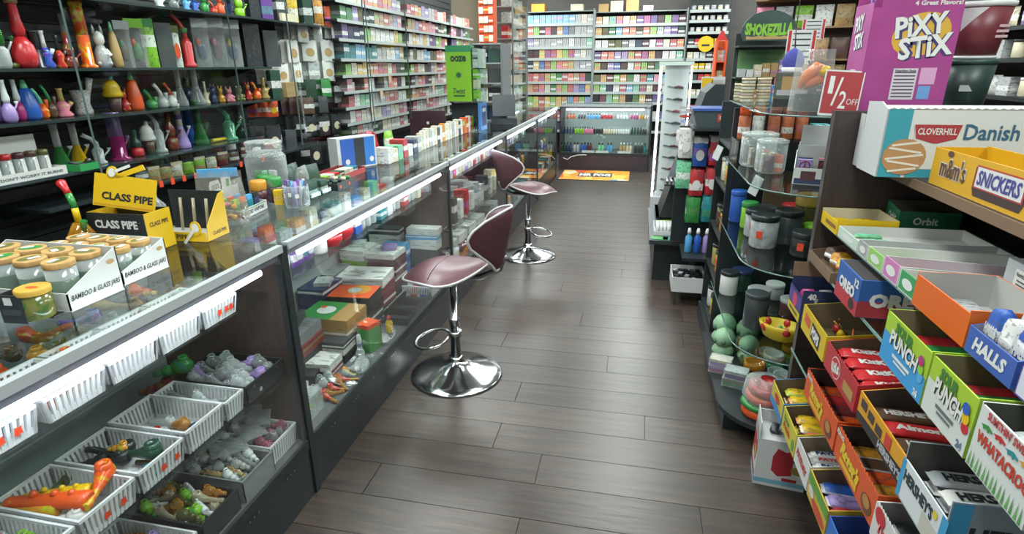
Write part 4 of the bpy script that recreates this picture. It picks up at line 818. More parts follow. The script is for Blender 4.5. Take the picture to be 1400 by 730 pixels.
for i in range(14):
    y = 1.72 + i * 0.108; c = ('white', 'lilac', 'red', 'silver', 'amber', 'cream', 'navy', 'teal', 'white', 'sky blue', 'cream', 'lime', 'red', 'pale grey')[i]
    carton(0.075, 0.05, 0.07 + 0.02 * (i % 3), c, f'{c} carton {ORD[i % 12]} along the back row, upper shelf of the second counter' if i < 12 else f'{c} carton ending the back row, upper shelf of the second counter', 'box', (-1.42, y, US + 0.0005), HP + 0.1 * (i % 3 - 1), 'back row cartons on the upper shelf')
W = ', second counter'
stack(-1.42, 1.80, DK, [(0.2, 0.18, 0.08, 'teal'), (0.2, 0.18, 0.08, 'teal'), (0.2, 0.18, 0.08, 'sky blue')], 'of teal boxes' + W)
stack(-1.44, 2.04, DK, [(0.2, 0.2, 0.05, 'dark grey'), (0.2, 0.2, 0.05, 'black'), (0.19, 0.2, 0.05, 'dark red'), (0.2, 0.19, 0.05, 'grey')], 'beside the teal boxes' + W)
stack(-1.30, 2.03, DK, [(0.12, 0.13, 0.03, 'dark red'), (0.12, 0.13, 0.035, 'white')], 'by the front glass' + W); stack(-1.30, 2.165, DK, [(0.12, 0.13, 0.04, 'black'), (0.12, 0.13, 0.03, 'white'), (0.12, 0.13, 0.03, 'dark grey')], 'beside the green box' + W)
fill_pipes(-1.22, -1.12, 1.99, 2.06, DK, [('knot', 'tint', 'clear'), ('spoon', 'swirl', 'amber')], 'the gap by the front glass', 1, 3, 1, 0.8)
for i, (c, x, y) in enumerate((('white', -1.30, 1.83), ('black', -1.30, 1.93), ('silver', -1.31, 1.72))): carton(0.07, 0.06, 0.05, c, f'small {c} carton among the glass pieces behind the dark post, second counter', 'box', (x, y, DK), HP + 0.2 * i)
for i, (c, w_, x, y, z) in enumerate((('dark grey', 0.13, -1.45, 2.08, 0.201), ('orange', 0.06, -1.43, 1.97, 0.201), ('lilac', 0.1, -1.36, 2.95, 0.281), ('white', 0.09, -1.55, 2.95, 0.293), ('pale grey', 0.1, -1.52, 2.48, 0.232))): carton(w_, 0.08, 0.02, c, f'thin {c} card box lying on a taller stack, second counter', 'box', (x, y, DK + z), HP + 0.3, name='flat_carton')
tp, z = stack(-1.37, 2.28, DK, [(0.2, 0.24, 0.045, 'dark grey'), (0.2, 0.24, 0.045, 'black'), (0.2, 0.24, 0.045, 'tan')], 'under the green box' + W)
t = thing('scale_carton', 'flat green scale box with a white and orange picture on its lid', 'box', (-1.37, 2.28, z), HP); bx = part('carton_body', B(-0.1, 0.1, -0.125, 0.125, 0, 0.042), M('#b0894e', 0.5), t)
patch(0.2, 0.16, bx, (0, 0.045, 0.0428), 't', 'green', 'lid_print'); patch(0.09, 0.09, bx, (0, 0.03, 0.0436), 't', 'white', 'lid_picture', pts=OVAL); patch(0.03, 0.03, bx, (0.03, 0.06, 0.0444), 't', 'orange', 'price_sticker', pts=OVAL)
tp, z = stack(-1.36, 2.49, DK, [(0.18, 0.22, 0.05, 'black'), (0.18, 0.22, 0.05, 'dark grey'), (0.18, 0.22, 0.05, 'black')], 'under the orange scale box' + W)
t = thing('scale_carton', 'flat orange and yellow scale box with a pale blue picture on its lid', 'box', (-1.36, 2.49, z), HP + 0.08); bx = part('carton_body', B(-0.085, 0.085, -0.11, 0.11, 0, 0.045), M('#1d1d20', 0.5), t)
patch(0.17, 0.22, bx, (0, 0, 0.0458), 't', 'orange', 'lid_print'); patch(0.12, 0.12, bx, (0.02, -0.02, 0.0466), 't', 'amber', 'lid_print', pts=OVAL); patch(0.07, 0.07, bx, (0.01, 0.0, 0.0474), 't', 'pale grey', 'lid_picture', pts=OVAL)
tp, z = stack(-1.405, 2.70, DK, [(0.19, 0.26, 0.055, 'black'), (0.19, 0.26, 0.055, 'dark red'), (0.19, 0.26, 0.055, 'dark red')], 'under the long white box' + W)
carton(0.2, 0.26, 0.05, 'white', 'long white box with a lilac device picture over dark red boxes', 'box', (-1.405, 2.71, z), HP + 0.1, name='flat_carton')
stack(-1.545, 2.48, DK, [(0.19, 0.14, 0.06, 'orange'), (0.19, 0.14, 0.06, 'grey'), (0.19, 0.14, 0.06, 'navy'), (0.19, 0.14, 0.05, 'navy')], 'of navy boxes by the back' + W)
stack(-1.582, 2.72, DK, [(0.2, 0.08, 0.06, 'yellow'), (0.2, 0.08, 0.06, 'grey'), (0.2, 0.08, 0.05, 'dark red'), (0.2, 0.08, 0.05, 'grey')], 'of grey and yellow boxes' + W)
stack(-1.37, 2.92, DK, [(0.17, 0.17, 0.05, 'black'), (0.17, 0.17, 0.05, 'black'), (0.17, 0.17, 0.05, 'maroon'), (0.17, 0.17, 0.05, 'maroon'), (0.17, 0.17, 0.05, 'maroon'), (0.17, 0.17, 0.03, 'white')], 'of maroon boxes' + W)
stack(-1.54, 2.93, DK, [(0.18, 0.15, 0.08, 'green'), (0.18, 0.15, 0.08, 'white'), (0.18, 0.15, 0.07, 'lime'), (0.18, 0.15, 0.06, 'white')], 'behind the maroon boxes' + W)
stack(-1.40, 3.10, DK, [(0.14, 0.15, 0.09, 'blue'), (0.14, 0.15, 0.09, 'blue'), (0.14, 0.15, 0.08, 'sky blue')], 'of blue boxes' + W)
stack(-1.50, 3.225, DK, [(0.09, 0.2, 0.1, 'pale grey'), (0.09, 0.2, 0.1, 'white'), (0.09, 0.2, 0.09, 'white'), (0.09, 0.2, 0.04, 'dark grey')], 'against the far wooden panel' + W)
stack(-1.25, 3.225, DK, [(0.09, 0.2, 0.11, 'black'), (0.09, 0.2, 0.1, 'dark grey'), (0.09, 0.2, 0.06, 'white'), (0.09, 0.2, 0.03, 'sky blue'), (0.09, 0.2, 0.04, 'white')], 'of card trays by the panel' + W)
basket(0.17, 0.2, 0.07, (-1.205, 3.0, DK), HP, 'white slotted basket of packets inside the second counter', name='plastic_basket')
for i in range(6): carton(0.05, 0.04, 0.05, ('blue', 'red', 'white', 'navy', 'orange', 'pale grey')[i], f'{("blue", "red", "white", "navy", "orange", "pale grey")[i]} packet in the white basket of the second counter', 'packet', (-1.16 - 0.06 * (i % 2), 2.945 + 0.055 * (i // 2), DK + 0.0055), HP, 'packets in the second counter basket')
for i, y in enumerate((2.60, 2.74, 2.87)): basket(0.12, 0.16, 0.04, (-1.19, y, DK), HP, ('shallow black tray beside the small yellow bottle', 'shallow black tray between two others by the front glass', 'shallow black tray next to the white packet basket')[i], BLKTRAY, False, name='plastic_tray', cat='tray')
bottle(0.018, 0.09, 'yellow', 'red', 'small yellow bottle with red cap between green box and black trays', (-1.17, 2.46, DK))
t = thing('packet', 'orange and green standing packet behind the front glass of the second counter', 'packet', (-1.185, 2.27, DK), HP - 0.3); bx = part('packet_body', B(-0.04, 0.04, -0.035, 0.035, 0, 0.12), M('#4e9a4a', 0.4), t); part('packet_cap', B(-0.041, 0.041, -0.036, 0.036, 0.12, 0.14), M('orange'), t); part('packet_side', B(0.0405, 0.046, -0.034, 0.034, 0, 0.135), M('#9a3438', 0.4), t)
t = thing('glass_pipe_tool', 'oval clear pack with a wooden spoon-shaped pipe by the front glass', 'packet', (-1.15, 2.10, DK), HP + 0.3, rot=(0.0, 0.0, HP + 0.35))
part('plastic_shell', MB().lathe([(0.03, 0.0), (0.036, 0.008), (0.028, 0.024)], 18, sx=2.2), 'film', t, 'clear'); part('wooden_pipe', MB().tube([(-0.055, 0, 0.012), (-0.01, 0, 0.012), (0.05, 0, 0.012)], [0.003, 0.006, 0.01], 8), M('#8a5f34', 0.5), t)
t = thing('glass_pipe_tool', 'oval clear pack with a pale card by the black trays', 'packet', (-1.155, 2.36, DK + 0.0), HP + 0.5); part('plastic_shell', MB().lathe([(0.02, 0.0), (0.03, 0.01), (0.022, 0.022)], 18, sx=2.0), 'film', t, 'clear'); part('card', B(-0.03, 0.03, -0.012, 0.012, 0.003, 0.006), WHITE, t)
t = thing('acrylic_box', 'clear acrylic box of tiny glass by the dark corner post', 'box', (-1.20, 1.72, DK), HP); part('acrylic_shell', B(-0.05, 0.05, -0.05, 0.05, 0, 0.09), 'film', t, 'clear')
for i in range(6): part('tiny_pipe', pipe_mesh('knot', 'swirl'), None, t, ('red', 'amber', 'lime')[i % 3], loc=(-0.02 + 0.02 * (i % 3), -0.015 + 0.03 * (i // 3), 0.01), rz=i, scale=(0.4, 0.4, 0.5))
fill_pipes(-1.27, -1.12, 1.80, 1.98, DK, [('knot', 'tint', 'clear'), ('spoon', 'swirl', 'red'), ('knot', 'tint', 'silver'), ('spoon', 'tint', 'amber')], 'the heap behind the front glass', 2, 5, 1, 0.95, jit=0.9)
t = thing('glass_rig', 'small clear bubbler standing between green box and front glass', 'water pipe', (-1.20, 2.19, DK)); part('chamber', MB().lathe([(0.018, 0), (0.022, 0.02), (0.012, 0.04), (0.009, 0.11)], 12), 'tint', t, 'clear'); part('knob', MB().ball((0, 0, 0.06), 0.014, n=8), 'tint', t, 'lilac')
# third counter: white device boxes
W = 'in the third counter'
for i in range(20):
    y = 3.40 + i * 0.072; c = ('white', 'red', 'white', 'pale grey', 'orange', 'white', 'cream', 'white', 'lilac', 'white')[i % 10]
    carton(0.06, 0.09, 0.09 + 0.02 * (i % 2), c, f'{c} device box {ORD[i % 10]} in the {"near" if i < 10 else "far"} half, upper shelf of the third counter', 'box', (-1.23, y, US + 0.0005), HP, 'device boxes on the third counter upper shelf')
for i in range(10):
    y = 3.45 + i * 0.14; c = ('white', 'black', 'white', 'red', 'white', 'pale grey', 'white', 'dark grey', 'white', 'cream')[i]
    carton(0.07, 0.09, 0.17 if i % 2 else 0.13, c, f'tall {c} device box {ORD[i]} along the middle shelf of the third counter', 'box', (-1.20, y, MS + 0.0005), HP, 'tall device boxes in the third counter')
    carton(0.1, 0.12, 0.1, ('pale grey', 'white', 'navy', 'white', 'dark red')[i % 5], f'{("pale grey", "white", "navy", "white", "dark red")[i % 5]} box {ORD[i]} along the back of the third counter middle shelf', 'box', (-1.43, y, MS + 0.0005), HP, 'back boxes in the third counter')
for i, cs in enumerate((('white', 'white', 'pale grey'), ('amber', 'dark red', 'white'), ('teal', 'white', 'white'), ('white', 'pale grey', 'white'), ('lilac', 'white', 'black'), ('white', 'white', 'pale grey'))):
    stack(-1.22, 3.47 + i * 0.235, DK, [(0.17, 0.16, 0.06, c) for c in cs], f'{ORD[i]} along the floor of the third counter', jit=0.15)
# fourth and fifth counters
for u, (y0, n, wh) in enumerate(((5.0, 13, 'fourth'), (6.62, 12, 'fifth'))):
    for i in range(n):
        y = y0 + i * 0.11
        c = ('white', 'navy', 'black', 'white', 'dark green', 'lilac', 'white', 'maroon')[(i + u * 3) % 8]
        carton(0.08, 0.08, 0.08, c, f'{c} box {ORD[i] if i < 12 else "last"} along the upper shelf of the {wh} counter', 'box', (-1.24, y, US + 0.0005), HP, f'boxes on the {wh} counter upper shelf')
        c = ('dark grey', 'navy', 'white', 'black', 'amber', 'dark green')[(i + u) % 6]
        bottle(0.026, 0.13, c, 'black', f'{c} bottle {ORD[i] if i < 12 else "last"} along the middle shelf of the {wh} counter', (-1.2, y, MS + 0.0005), group=f'bottles in the {wh} counter')
        c = ('dark grey', 'white', 'amber', 'black', 'teal')[(i + u) % 5]
        carton(0.085, 0.12, 0.11, c, f'{c} box {ORD[i] if i < 12 else "last"} along the floor of the {wh} counter', 'box', (-1.2, y, DK), HP, f'boxes on the {wh} counter floor')
t = thing('figurine', 'amber winged glass figurine low in the fifth counter', 'figurine', (-1.23, 7.93, DK)); part('body', MB().lathe([(0.05, 0), (0.03, 0.02), (0.045, 0.07), (0.03, 0.13), (0.02, 0.16)], 12), 'swirl', t, 'amber'); part('head_piece', MB().ball((0.0, -0.02, 0.18), 0.028, n=8), 'swirl', t, 'amber')
for s in (-1, 1): part('wing', MB().prism([(0, 0.08), (s * 0.09, 0.2), (s * 0.1, 0.1), (s * 0.05, 0.04)][::s], -0.004, 0.004, 0, 'xz'), 'swirl', t, 'yellow')
part('cable', MB().tube([(0.03, 0, 0.02), (0.05, -0.02, 0.03)], 0.006, 6), 'swirl', t, 'amber')
# counter across the aisle end
def bx_(u): return on_y(u, 180, BCY + 0.14).x
rowA = [(782, 'orange', 3), (797, 'dark grey', 3), (813, 'sky blue', 5), (826, 'red', 5), (852, 'clear', 4), (868, 'magenta', 3), (878, 'amber', 2), (886, 'white', 3)]
rowB = [(778, 'navy', 5), (792, 'lime', 4), (802, 'pink', 4), (815, 'black', 4), (827, 'cream', 4), (838, 'white', 4), (848, 'clear', 3), (872, 'dark green', 4), (886, 'dark grey', 4)]
rowC = [(772, 'dark green', 2), (779, 'navy', 2), (790, 'silver', 2), (800, 'blue', 2), (808, 'maroon', 2), (824, 'mint', 2), (836, 'sky blue', 2), (854, 'tan', 2), (863, 'cream', 2), (876, 'black', 3), (886, 'teal', 2)]
for nm, row, z, h_, r_ in (('upper', rowA, 0.7455, 0.075, 0.017), ('middle', rowB, 0.5305, 0.095, 0.017), ('bottom', rowC, 0.2505, 0.15, 0.022)):
    used = -9
    for u, c, n in row:
        x0 = bx_(u)
        for k in range(n):
            x = max(x0 + (k - n / 2) * 0.042, used + 2.1 * r_)
            if x > 0.15: continue
            used = x
            bottle(r_, h_, c, ('black', 'silver', 'black', 'white')[len(c) % 4], f'{c} {"vial" if nm != "bottom" else "bottle"} {ORD[k]} of its set, {nm} shelf of the counter behind the doormat', (x, BCY + 0.13, z), group=f'{nm} shelf bottles behind the doormat')
for i, (u0, u1) in enumerate(((797, 814), (816, 834), (846, 864))): solo('price_strip', B(bx_(u0), bx_(u1), 0, 0.004, 0, 0.035), WHITE, ('white card strip by the silver bottles behind the doormat', 'white card strip under the mint bottles behind the doormat', 'white card strip under the tan bottles behind the doormat')[i], 'card', (0, BCY + 0.06, 0.2505))
solo('power_lead', MB().tube([(-1.06, 8.62, 0.19), (-1.0, 8.66, 0.16), (-0.95, 8.675, 0.2), (-0.85, 8.69, 0.225), (-0.72, 8.7, 0.228)], 0.006, 8), WHITE, 'white lead hanging across the wood base behind the doormat', 'cord')
# doormat
t = thing('doormat', 'orange printed doormat with white lettering at the aisle end', 'mat', (-0.555, 8.28, 0.0))
def mat_mat():
    m, nt, out = newmat('printed_mat'); L = nt.links.new
    tc = N(nt, 'TexCoord'); mp = N(nt, 'Mapping'); mp.inputs['Scale'].default_value = (5, 3, 1); L(tc.outputs['Object'], mp.inputs[0]); no = N(nt, 'TexVoronoi'); no.inputs['Scale'].default_value = 1.3; L(mp.outputs[0], no.inputs[0])
    r = N(nt, 'ValToRGB'); r.color_ramp.interpolation = 'CONSTANT'; sp = N(nt, 'SeparateXYZ'); L(no.outputs['Color'], sp.inputs[0]); L(sp.outputs[0], r.inputs[0])
    els = r.color_ramp.elements; els[0].color = rgb('#e08a28'); els[1].position = 0.3; els[1].color = rgb('#e2b24a')
    for p, c in ((0.5, '#d8542a'), (0.66, '#d9cfae'), (0.78, '#5f8fa0'), (0.88, '#e59a30')): e = els.new(p); e.color = rgb(c)
    p = N(nt, 'BsdfPrincipled'); p.inputs['Roughness'].default_value = 0.9; L(r.outputs[0], p.inputs['Base Color']); L(p.outputs[0], out.inputs[0]); return m
part('mat_border', B(-0.5, 0.5, -0.4, 0.4, 0.0005, 0.006), M('#2a2420', 0.9), t); part('mat_face', B(-0.48, 0.48, -0.375, 0.375, 0.006, 0.008), mat_mat(), t)
lp = part('lettering_panel', B(-0.24, 0.24, -0.15, 0.15, 0.008, 0.009), M('#2b2b2b', 0.9), t); lettering('MR FOG', 0.44, 0.2, lp, (0, 0, 0.0098), 't', 'white', 0.9, bold=0.05)

# ================================================================== LEFT WALL SHELVES
XW, XF = -2.7115, -2.40
def wall_shelf(y0, y1, z, label, mat=None, strip=None, d=None):
    t = thing('wall_shelf', label, 'shelf', (0, 0, 0))
    part('shelf_board', B(XW, XF if d is None else XW + d, y0, y1, z - 0.012, z), mat or M('#1b2426', 0.3), t)
    if strip: part('price_strip', B(XF, XF + 0.004, y0, y1, z - 0.022, z + 0.003), strip, t)
    n = max(2, int((y1 - y0) / 0.8))
    for i in range(n): part('bracket', MB().prism([(XW, z - 0.012), (XF - 0.1, z - 0.012), (XW, z - 0.07)], y0 + 0.05 + i * (y1 - y0 - 0.1) / (n - 1) - 0.004, y0 + 0.05 + i * (y1 - y0 - 0.1) / (n - 1) + 0.004, 0, 'xz'), BLACK, t)
    return t
SHG = pane('#b9d0cc', 0.9, 0.05)
S0, S1, S2, S3, S4 = 1.80, 1.505, 1.30, 1.075, 0.94
for z, a, b, lb in ((S0, 1.3, 4.45, 'top glass wall shelf of bottles over the big row of water pipes'), (S1, 1.2, 3.62, 'glass wall shelf carrying the red water pipes and clear toy packs'), (S2, 1.2, 3.70, 'glass wall shelf with yellow and orange cones'), (S3, 1.2, 3.35, 'glass wall shelf of beaker water pipes above the brush packs')):
    wall_shelf(a, b, z, lb, M('#23302f', 0.15))
wall_shelf(1.9, 4.1, S4, 'lowest wall shelf with orange price tags on its edge')
def Y(u, v, x=-2.5): return on_x(u, v, x).y
# each entry: kind, pixel column, width px, height px, colour(s), label
WR = 'on the '
def wall_item(sh, zv, items, where):
    for it in items:
        kd, u, wpx, hpx, c, lb = it[:6]; ex = it[6] if len(it) > 6 else {}
        x = ex.get('x', -2.5); v = zv(u); p = on_x(u, v, x); k = mpp((x, p.y, sh)); w_ = wpx * k; h_ = hpx * k * 1.04
        loc = (x, p.y, sh + 0.0005); rz = ex.get('rz', HP - 0.5)
        lab = lb if ex.get('full') else f'{lb} {where}'
        if kd in ('beaker', 'tube', 'bulb', 'stack', 'rig'):
            bong(kd, h_, w_ * 0.44, c, lab, loc, ex.get('mat', 'tint'), ex.get('neck'), ex.get('mouth'), rz=rz, bowl=ex.get('bowl', True), band=ex.get('band'))
        elif kd == 'box': carton(w_, ex.get('d', 0.06), h_, c, lab, 'box', loc, rz)
        elif kd == 'pack': pouch(w_, h_, 0.035, c, lab, loc, rz, mat=ex.get('mat', 'print'), header=ex.get('header'), panel=ex.get('panel'), cat='pack', name='blister_pack')
        elif kd == 'film':
            t = pouch(w_, h_, 0.03, 'clear', lab, loc, rz, mat='film', header=ex.get('header', 'silver'), cat='pack', name='clear_pack')
            part('packed_toy', MB().ball((0, 0.008, h_ * 0.36), w_ * 0.3, 0.012, h_ * 0.22, 10), 'swirl', t, c); part('packed_toy', MB().ball((-w_ * 0.15, 0.006, h_ * 0.55), w_ * 0.16, 0.01, h_ * 0.1, 8), 'paint', t, ex.get('c2', 'orange'))
        elif kd == 'cone':
            t = thing('water_pipe', lab, 'water pipe', loc, rz); r = w_ / 2
            part('body', MB().lathe([(r * 0.8, 0), (r, h_ * 0.08), (r * 0.95, h_ * 0.35), (r * 0.6, h_ * 0.72), (r * 0.36, h_ * 0.8)], 16), 'paint', t, c); part('tip', MB().lathe([(r * 0.36, h_ * 0.79), (r * 0.3, h_ * 0.9), (r * 0.16, h_)], 12), 'paint', t, 'mint')
        elif kd == 'icecream':
            t = thing('water_pipe', lab, 'water pipe', loc, rz); r = w_ / 2
            part('wafer_cone', MB().lathe([(r * 0.55, 0), (r * 0.9, h_ * 0.45)], 16), 'paint', t, ex.get('cone', 'brown'))
            part('scoop', MB().lathe([(r * 1.08, h_ * 0.42), (r * 1.12, h_ * 0.5), (r * 0.9, h_ * 0.62), (r * 0.95, h_ * 0.68), (r * 0.7, h_ * 0.8), (r * 0.4, h_ * 0.88)], 16), 'paint', t, c)
            part('tip', MB().tube([(r * 0.1, 0, h_ * 0.85), (r * 0.25, 0, h_)], [r * 0.28, r * 0.2], 10), 'paint', t, ex.get('tip', 'mint'))
        elif kd == 'fig':
            t = thing('pipe_figure', lab, 'figurine', loc, rz); r = w_ / 2
            c2 = ex.get('c2', c); vr = (len(lb) + int(u)) % 3
            if vr == 0:      # squat bubbler with a bent mouthpiece and a bowl
                part('body', MB().lathe([(r * 0.7, 0), (r, h_ * 0.1), (r * 0.95, h_ * 0.3), (r * 0.45, h_ * 0.5)], 12).ball((r * 0.5, -r * 0.5, h_ * 0.25), r * 0.4, n=8), 'swirl', t, c)
                part('mouthpiece', MB().tube([(0, 0, h_ * 0.45), (-r * 0.1, 0, h_ * 0.65), (-r * 0.45, 0, h_ * 0.85), (-r * 0.9, 0, h_)], [r * 0.42, r * 0.32, r * 0.28, r * 0.34], 10), 'swirl', t, c2)
                part('bowl', MB().lathe([(r * 0.15, h_ * 0.3), (r * 0.4, h_ * 0.62), (r * 0.32, h_ * 0.64)], 10, (r * 0.75, 0, 0), caps=False), 'paint', t, c)
            elif vr == 1:    # seated figure: head, two ears, arms
                part('body', MB().lathe([(r * 0.75, 0), (r * 0.95, h_ * 0.12), (r * 0.8, h_ * 0.35), (r * 0.4, h_ * 0.52)], 12).ball((r * 0.55, -r * 0.55, h_ * 0.1), r * 0.32, n=8).ball((-r * 0.55, -r * 0.55, h_ * 0.1), r * 0.32, n=8), 'swirl', t, c)
                hd_ = part('head', MB().ball((0, -r * 0.1, h_ * 0.66), r * 0.62, r * 0.55, h_ * 0.18, 10), 'swirl', t, c2)
                for s_ in (-1, 1): part('ear', MB().lathe([(r * 0.22, h_ * 0.76), (r * 0.16, h_ * 0.9), (0.0, h_)], 8, (s_ * r * 0.4, 0, 0)), 'swirl', hd_, c)
                part('arm', MB().tube([(r * 0.6, 0, h_ * 0.42), (r * 0.85, -r * 0.4, h_ * 0.3), (r * 0.4, -r * 0.8, h_ * 0.28)], r * 0.18, 8), 'swirl', t, c2)
            else:
                part('body', MB().lathe([(r * 0.85, 0), (r, h_ * 0.08), (r * 0.6, h_ * 0.22), (r * 0.85, h_ * 0.38), (r * 0.4, h_ * 0.55)], 12), 'swirl', t, c)
                part('neck', MB().lathe([(r * 0.4, h_ * 0.55), (r * 0.3, h_ * 0.7), (r * 0.3, h_ * 0.92), (r * 0.42, h_)], 10), 'swirl', t, c2)
                part('side_arm', MB().tube([(r * 0.5, 0, h_ * 0.3), (r * 1.0, 0, h_ * 0.52)], [r * 0.16, r * 0.3], 8), 'swirl', t, c2)
        elif kd == 'mug':
            t = thing('water_pipe', lab, 'water pipe', loc, rz); r = w_ / 2
            part('body', MB().lathe([(r * 0.85, 0), (r * 0.9, h_ * 0.1), (r * 0.75, h_ * 0.3), (r, h_ * 0.68), (r * 0.9, h_ * 0.68)], 16), M('#a3a09c', 0.4, grain=0.5, scale=120), t); part('spout', MB().tube([(r * 0.4, 0, h_ * 0.3), (r * 0.9, 0, h_ * 0.7), (r * 1.2, 0, h_)], [r * 0.3, r * 0.28, r * 0.38], 10), M('#aeaaa6', 0.4, grain=0.5, scale=120), t)
        elif kd == 'lying':
            solo('straight_pipe', MB().tube([(-w_ / 2, 0, 0.012), (w_ / 2, 0, 0.012)], 0.011, 10), 'swirl', lab, 'pipe', loc, HP, c)
v0 = lambda u: 5 + (u - 200) * 0.121
wall_item(S0, v0, [('fig', 218, 14, 22, 'clear', 'clear glass figure'), ('bulb', 238, 15, 26, 'silver', 'silvery water pipe'), ('fig', 255, 12, 24, 'sky blue', 'sky blue twin figure'), ('fig', 267, 12, 22, 'blue', 'blue figure'), ('bulb', 280, 14, 28, 'green', 'green water pipe', {'mat': 'paint'}), ('fig', 292, 11, 16, 'red', 'red and white figure'),
    ('bulb', 302, 13, 32, 'orange', 'orange water pipe', {'mat': 'paint'}), ('tube', 314, 8, 30, 'navy', 'navy tube water pipe'), ('stack', 328, 15, 34, 'lime', 'lime water pipe', {'mat': 'paint'}), ('box', 347, 14, 40, 'black', 'tall black box'), ('box', 364, 16, 38, 'purple', 'dark purple box'), ('box', 384, 14, 34, 'dark grey', 'dark grey box'),
    ('pack', 402, 15, 30, 'yellow', 'yellow and black pack'), ('box', 420, 14, 34, 'dark green', 'dark green box'), ('pack', 437, 14, 32, 'amber', 'amber pack'), ('pack', 449, 10, 26, 'orange', 'orange edged pack')], 'on the top wall shelf')
v1 = lambda u: 90.5
wall_item(S1, v1, [('stack', 6, 22, 80, 'clear', 'clear and green wrapped water pipe', {'neck': 'green'}), ('bulb', 38, 34, 84, 'red', 'big glossy red water pipe with a wooden tan mouthpiece', {'mat': 'paint', 'mouth': 'tan', 'bowl': False}), ('lying', 20, 10, 5, 'olive', 'small olive straight pipe'),
    ('tube', 55, 12, 46, 'black', 'black and white striped water pipe', {'mat': 'paint', 'band': 'white'}), ('fig', 67, 18, 46, 'blue', 'blue, white and red pipe figure', {'c2': 'white'}), ('fig', 85, 14, 40, 'red', 'red and black pipe figure', {'c2': 'black'}), ('stack', 98, 20, 44, 'dark red', 'red and white segmented water pipe', {'mat': 'swirl'}), ('tube', 100, 8, 66, 'clear', 'slim clear glass tube', {'x': -2.62, 'bowl': False}),
    ('tube', 122, 17, 80, 'orange', 'tall comic-print water pipe in orange and blue', {'mat': 'swirl', 'bowl': False}), ('fig', 143, 22, 54, 'pale grey', 'lumpy pale glass figure', {'c2': 'white'}), ('cone', 162, 14, 56, 'tan', 'tan cone pipe'), ('film', 176, 18, 54, 'brown', 'clear pack of tan and brown pieces', {'c2': 'green'}), ('film', 193, 22, 56, 'green', 'clear pack with a green cartoonish pipe', {'c2': 'orange', 'header': 'lime'}),
    ('pack', 210, 17, 56, 'lime', 'lime green can-shaped pack', {'header': 'green'}), ('box', 229, 20, 54, 'dark grey', 'dark grey twin box'), ('pack', 245, 12, 48, 'white', 'white pack with an orange flower', {'panel': 'orange', 'header': 'olive'}), ('rig', 260, 20, 64, 'red', 'bright red bent water pipe with a green band', {'mat': 'paint', 'band': 'green', 'bowl': False}),
    ('film', 281, 22, 56, 'navy', 'clear toy pack of navy and orange', {'rz': HP - 0.4}), ('film', 302, 22, 56, 'maroon', 'clear toy pack of maroon and orange', {'c2': 'pink'}), ('film', 323, 22, 54, 'navy', 'clear toy pack of navy and yellow', {'c2': 'yellow'}), ('box', 347, 22, 52, 'black', 'black box with a silver tower print and green foot'), ('box', 372, 20, 44, 'dark grey', 'dark grey and tan box')], 'on the red water pipe shelf')
v2 = lambda u: 170 - u * 0.0878
wall_item(S2, v2, [('bulb', 4, 18, 50, 'purple', 'purple bottle-shaped water pipe, first of the bottles', {'mat': 'paint', 'neck': 'clear'}), ('bulb', 17, 20, 54, 'lilac', 'lilac bottle-shaped water pipe', {'mat': 'paint', 'neck': 'clear', 'x': -2.44}), ('bulb', 32, 17, 52, 'magenta', 'magenta bottle-shaped water pipe', {'mat': 'paint', 'neck': 'clear'}), ('cone', 45, 26, 50, 'blue', 'deep blue cone-shaped water pipe', {}),
    ('fig', 62, 15, 38, 'orange', 'orange and green pipe figure', {'c2': 'mint'}), ('fig', 74, 14, 42, 'brown', 'brown mushroom pipe figure with a green cap', {'c2': 'green'}), ('fig', 90, 22, 36, 'pink', 'pink clay pipe with a round pot top', {'c2': 'tan'}), ('mug', 117, 24, 46, 'grey', 'speckled grey mug-shaped water pipe'), ('icecream', 160, 22, 46, 'yellow', 'yellow ice cream cone water pipe', {'bowl': False}),
    ('fig', 174, 12, 30, 'red', 'small red figure between the cones'), ('cone', 188, 20, 48, 'orange', 'orange cone water pipe with mint tip'), ('fig', 209, 16, 24, 'green', 'leafy green pipe'), ('fig', 224, 16, 30, 'pale grey', 'pale grey and red pipe', {'c2': 'white'}), ('fig', 237, 14, 30, 'white', 'white and red pipe', {'c2': 'red'}), ('beaker', 250, 20, 50, 'pale grey', 'frosted white beaker water pipe, first of two', {'mat': 'tint', 'neck': 'white', 'bowl': False}),
    ('fig', 261, 12, 40, 'navy', 'navy disc pipe between the beakers', {'x': -2.6, 'c2': 'olive'}), ('beaker', 272, 22, 49, 'pale grey', 'frosted white beaker water pipe, second of two', {'neck': 'white', 'bowl': False}), ('fig', 284, 9, 28, 'cream', 'small cream figure after the beakers'), ('fig', 294, 10, 24, 'navy', 'navy and white patterned figure'), ('fig', 304, 10, 22, 'amber', 'amber figure'),
    ('fig', 315, 14, 20, 'pink', 'pink blob figure'), ('fig', 329, 14, 20, 'olive', 'olive blob figure'), ('fig', 341, 10, 24, 'red', 'red bottle figure'), ('fig', 352, 12, 22, 'orange', 'orange and white figure'), ('fig', 363, 14, 26, 'tan', 'tan branching figure'), ('box', 378, 14, 34, 'dark green', 'dark green device box')], 'on the cone pipe shelf')
v3 = lambda u: 250 - u * 0.177
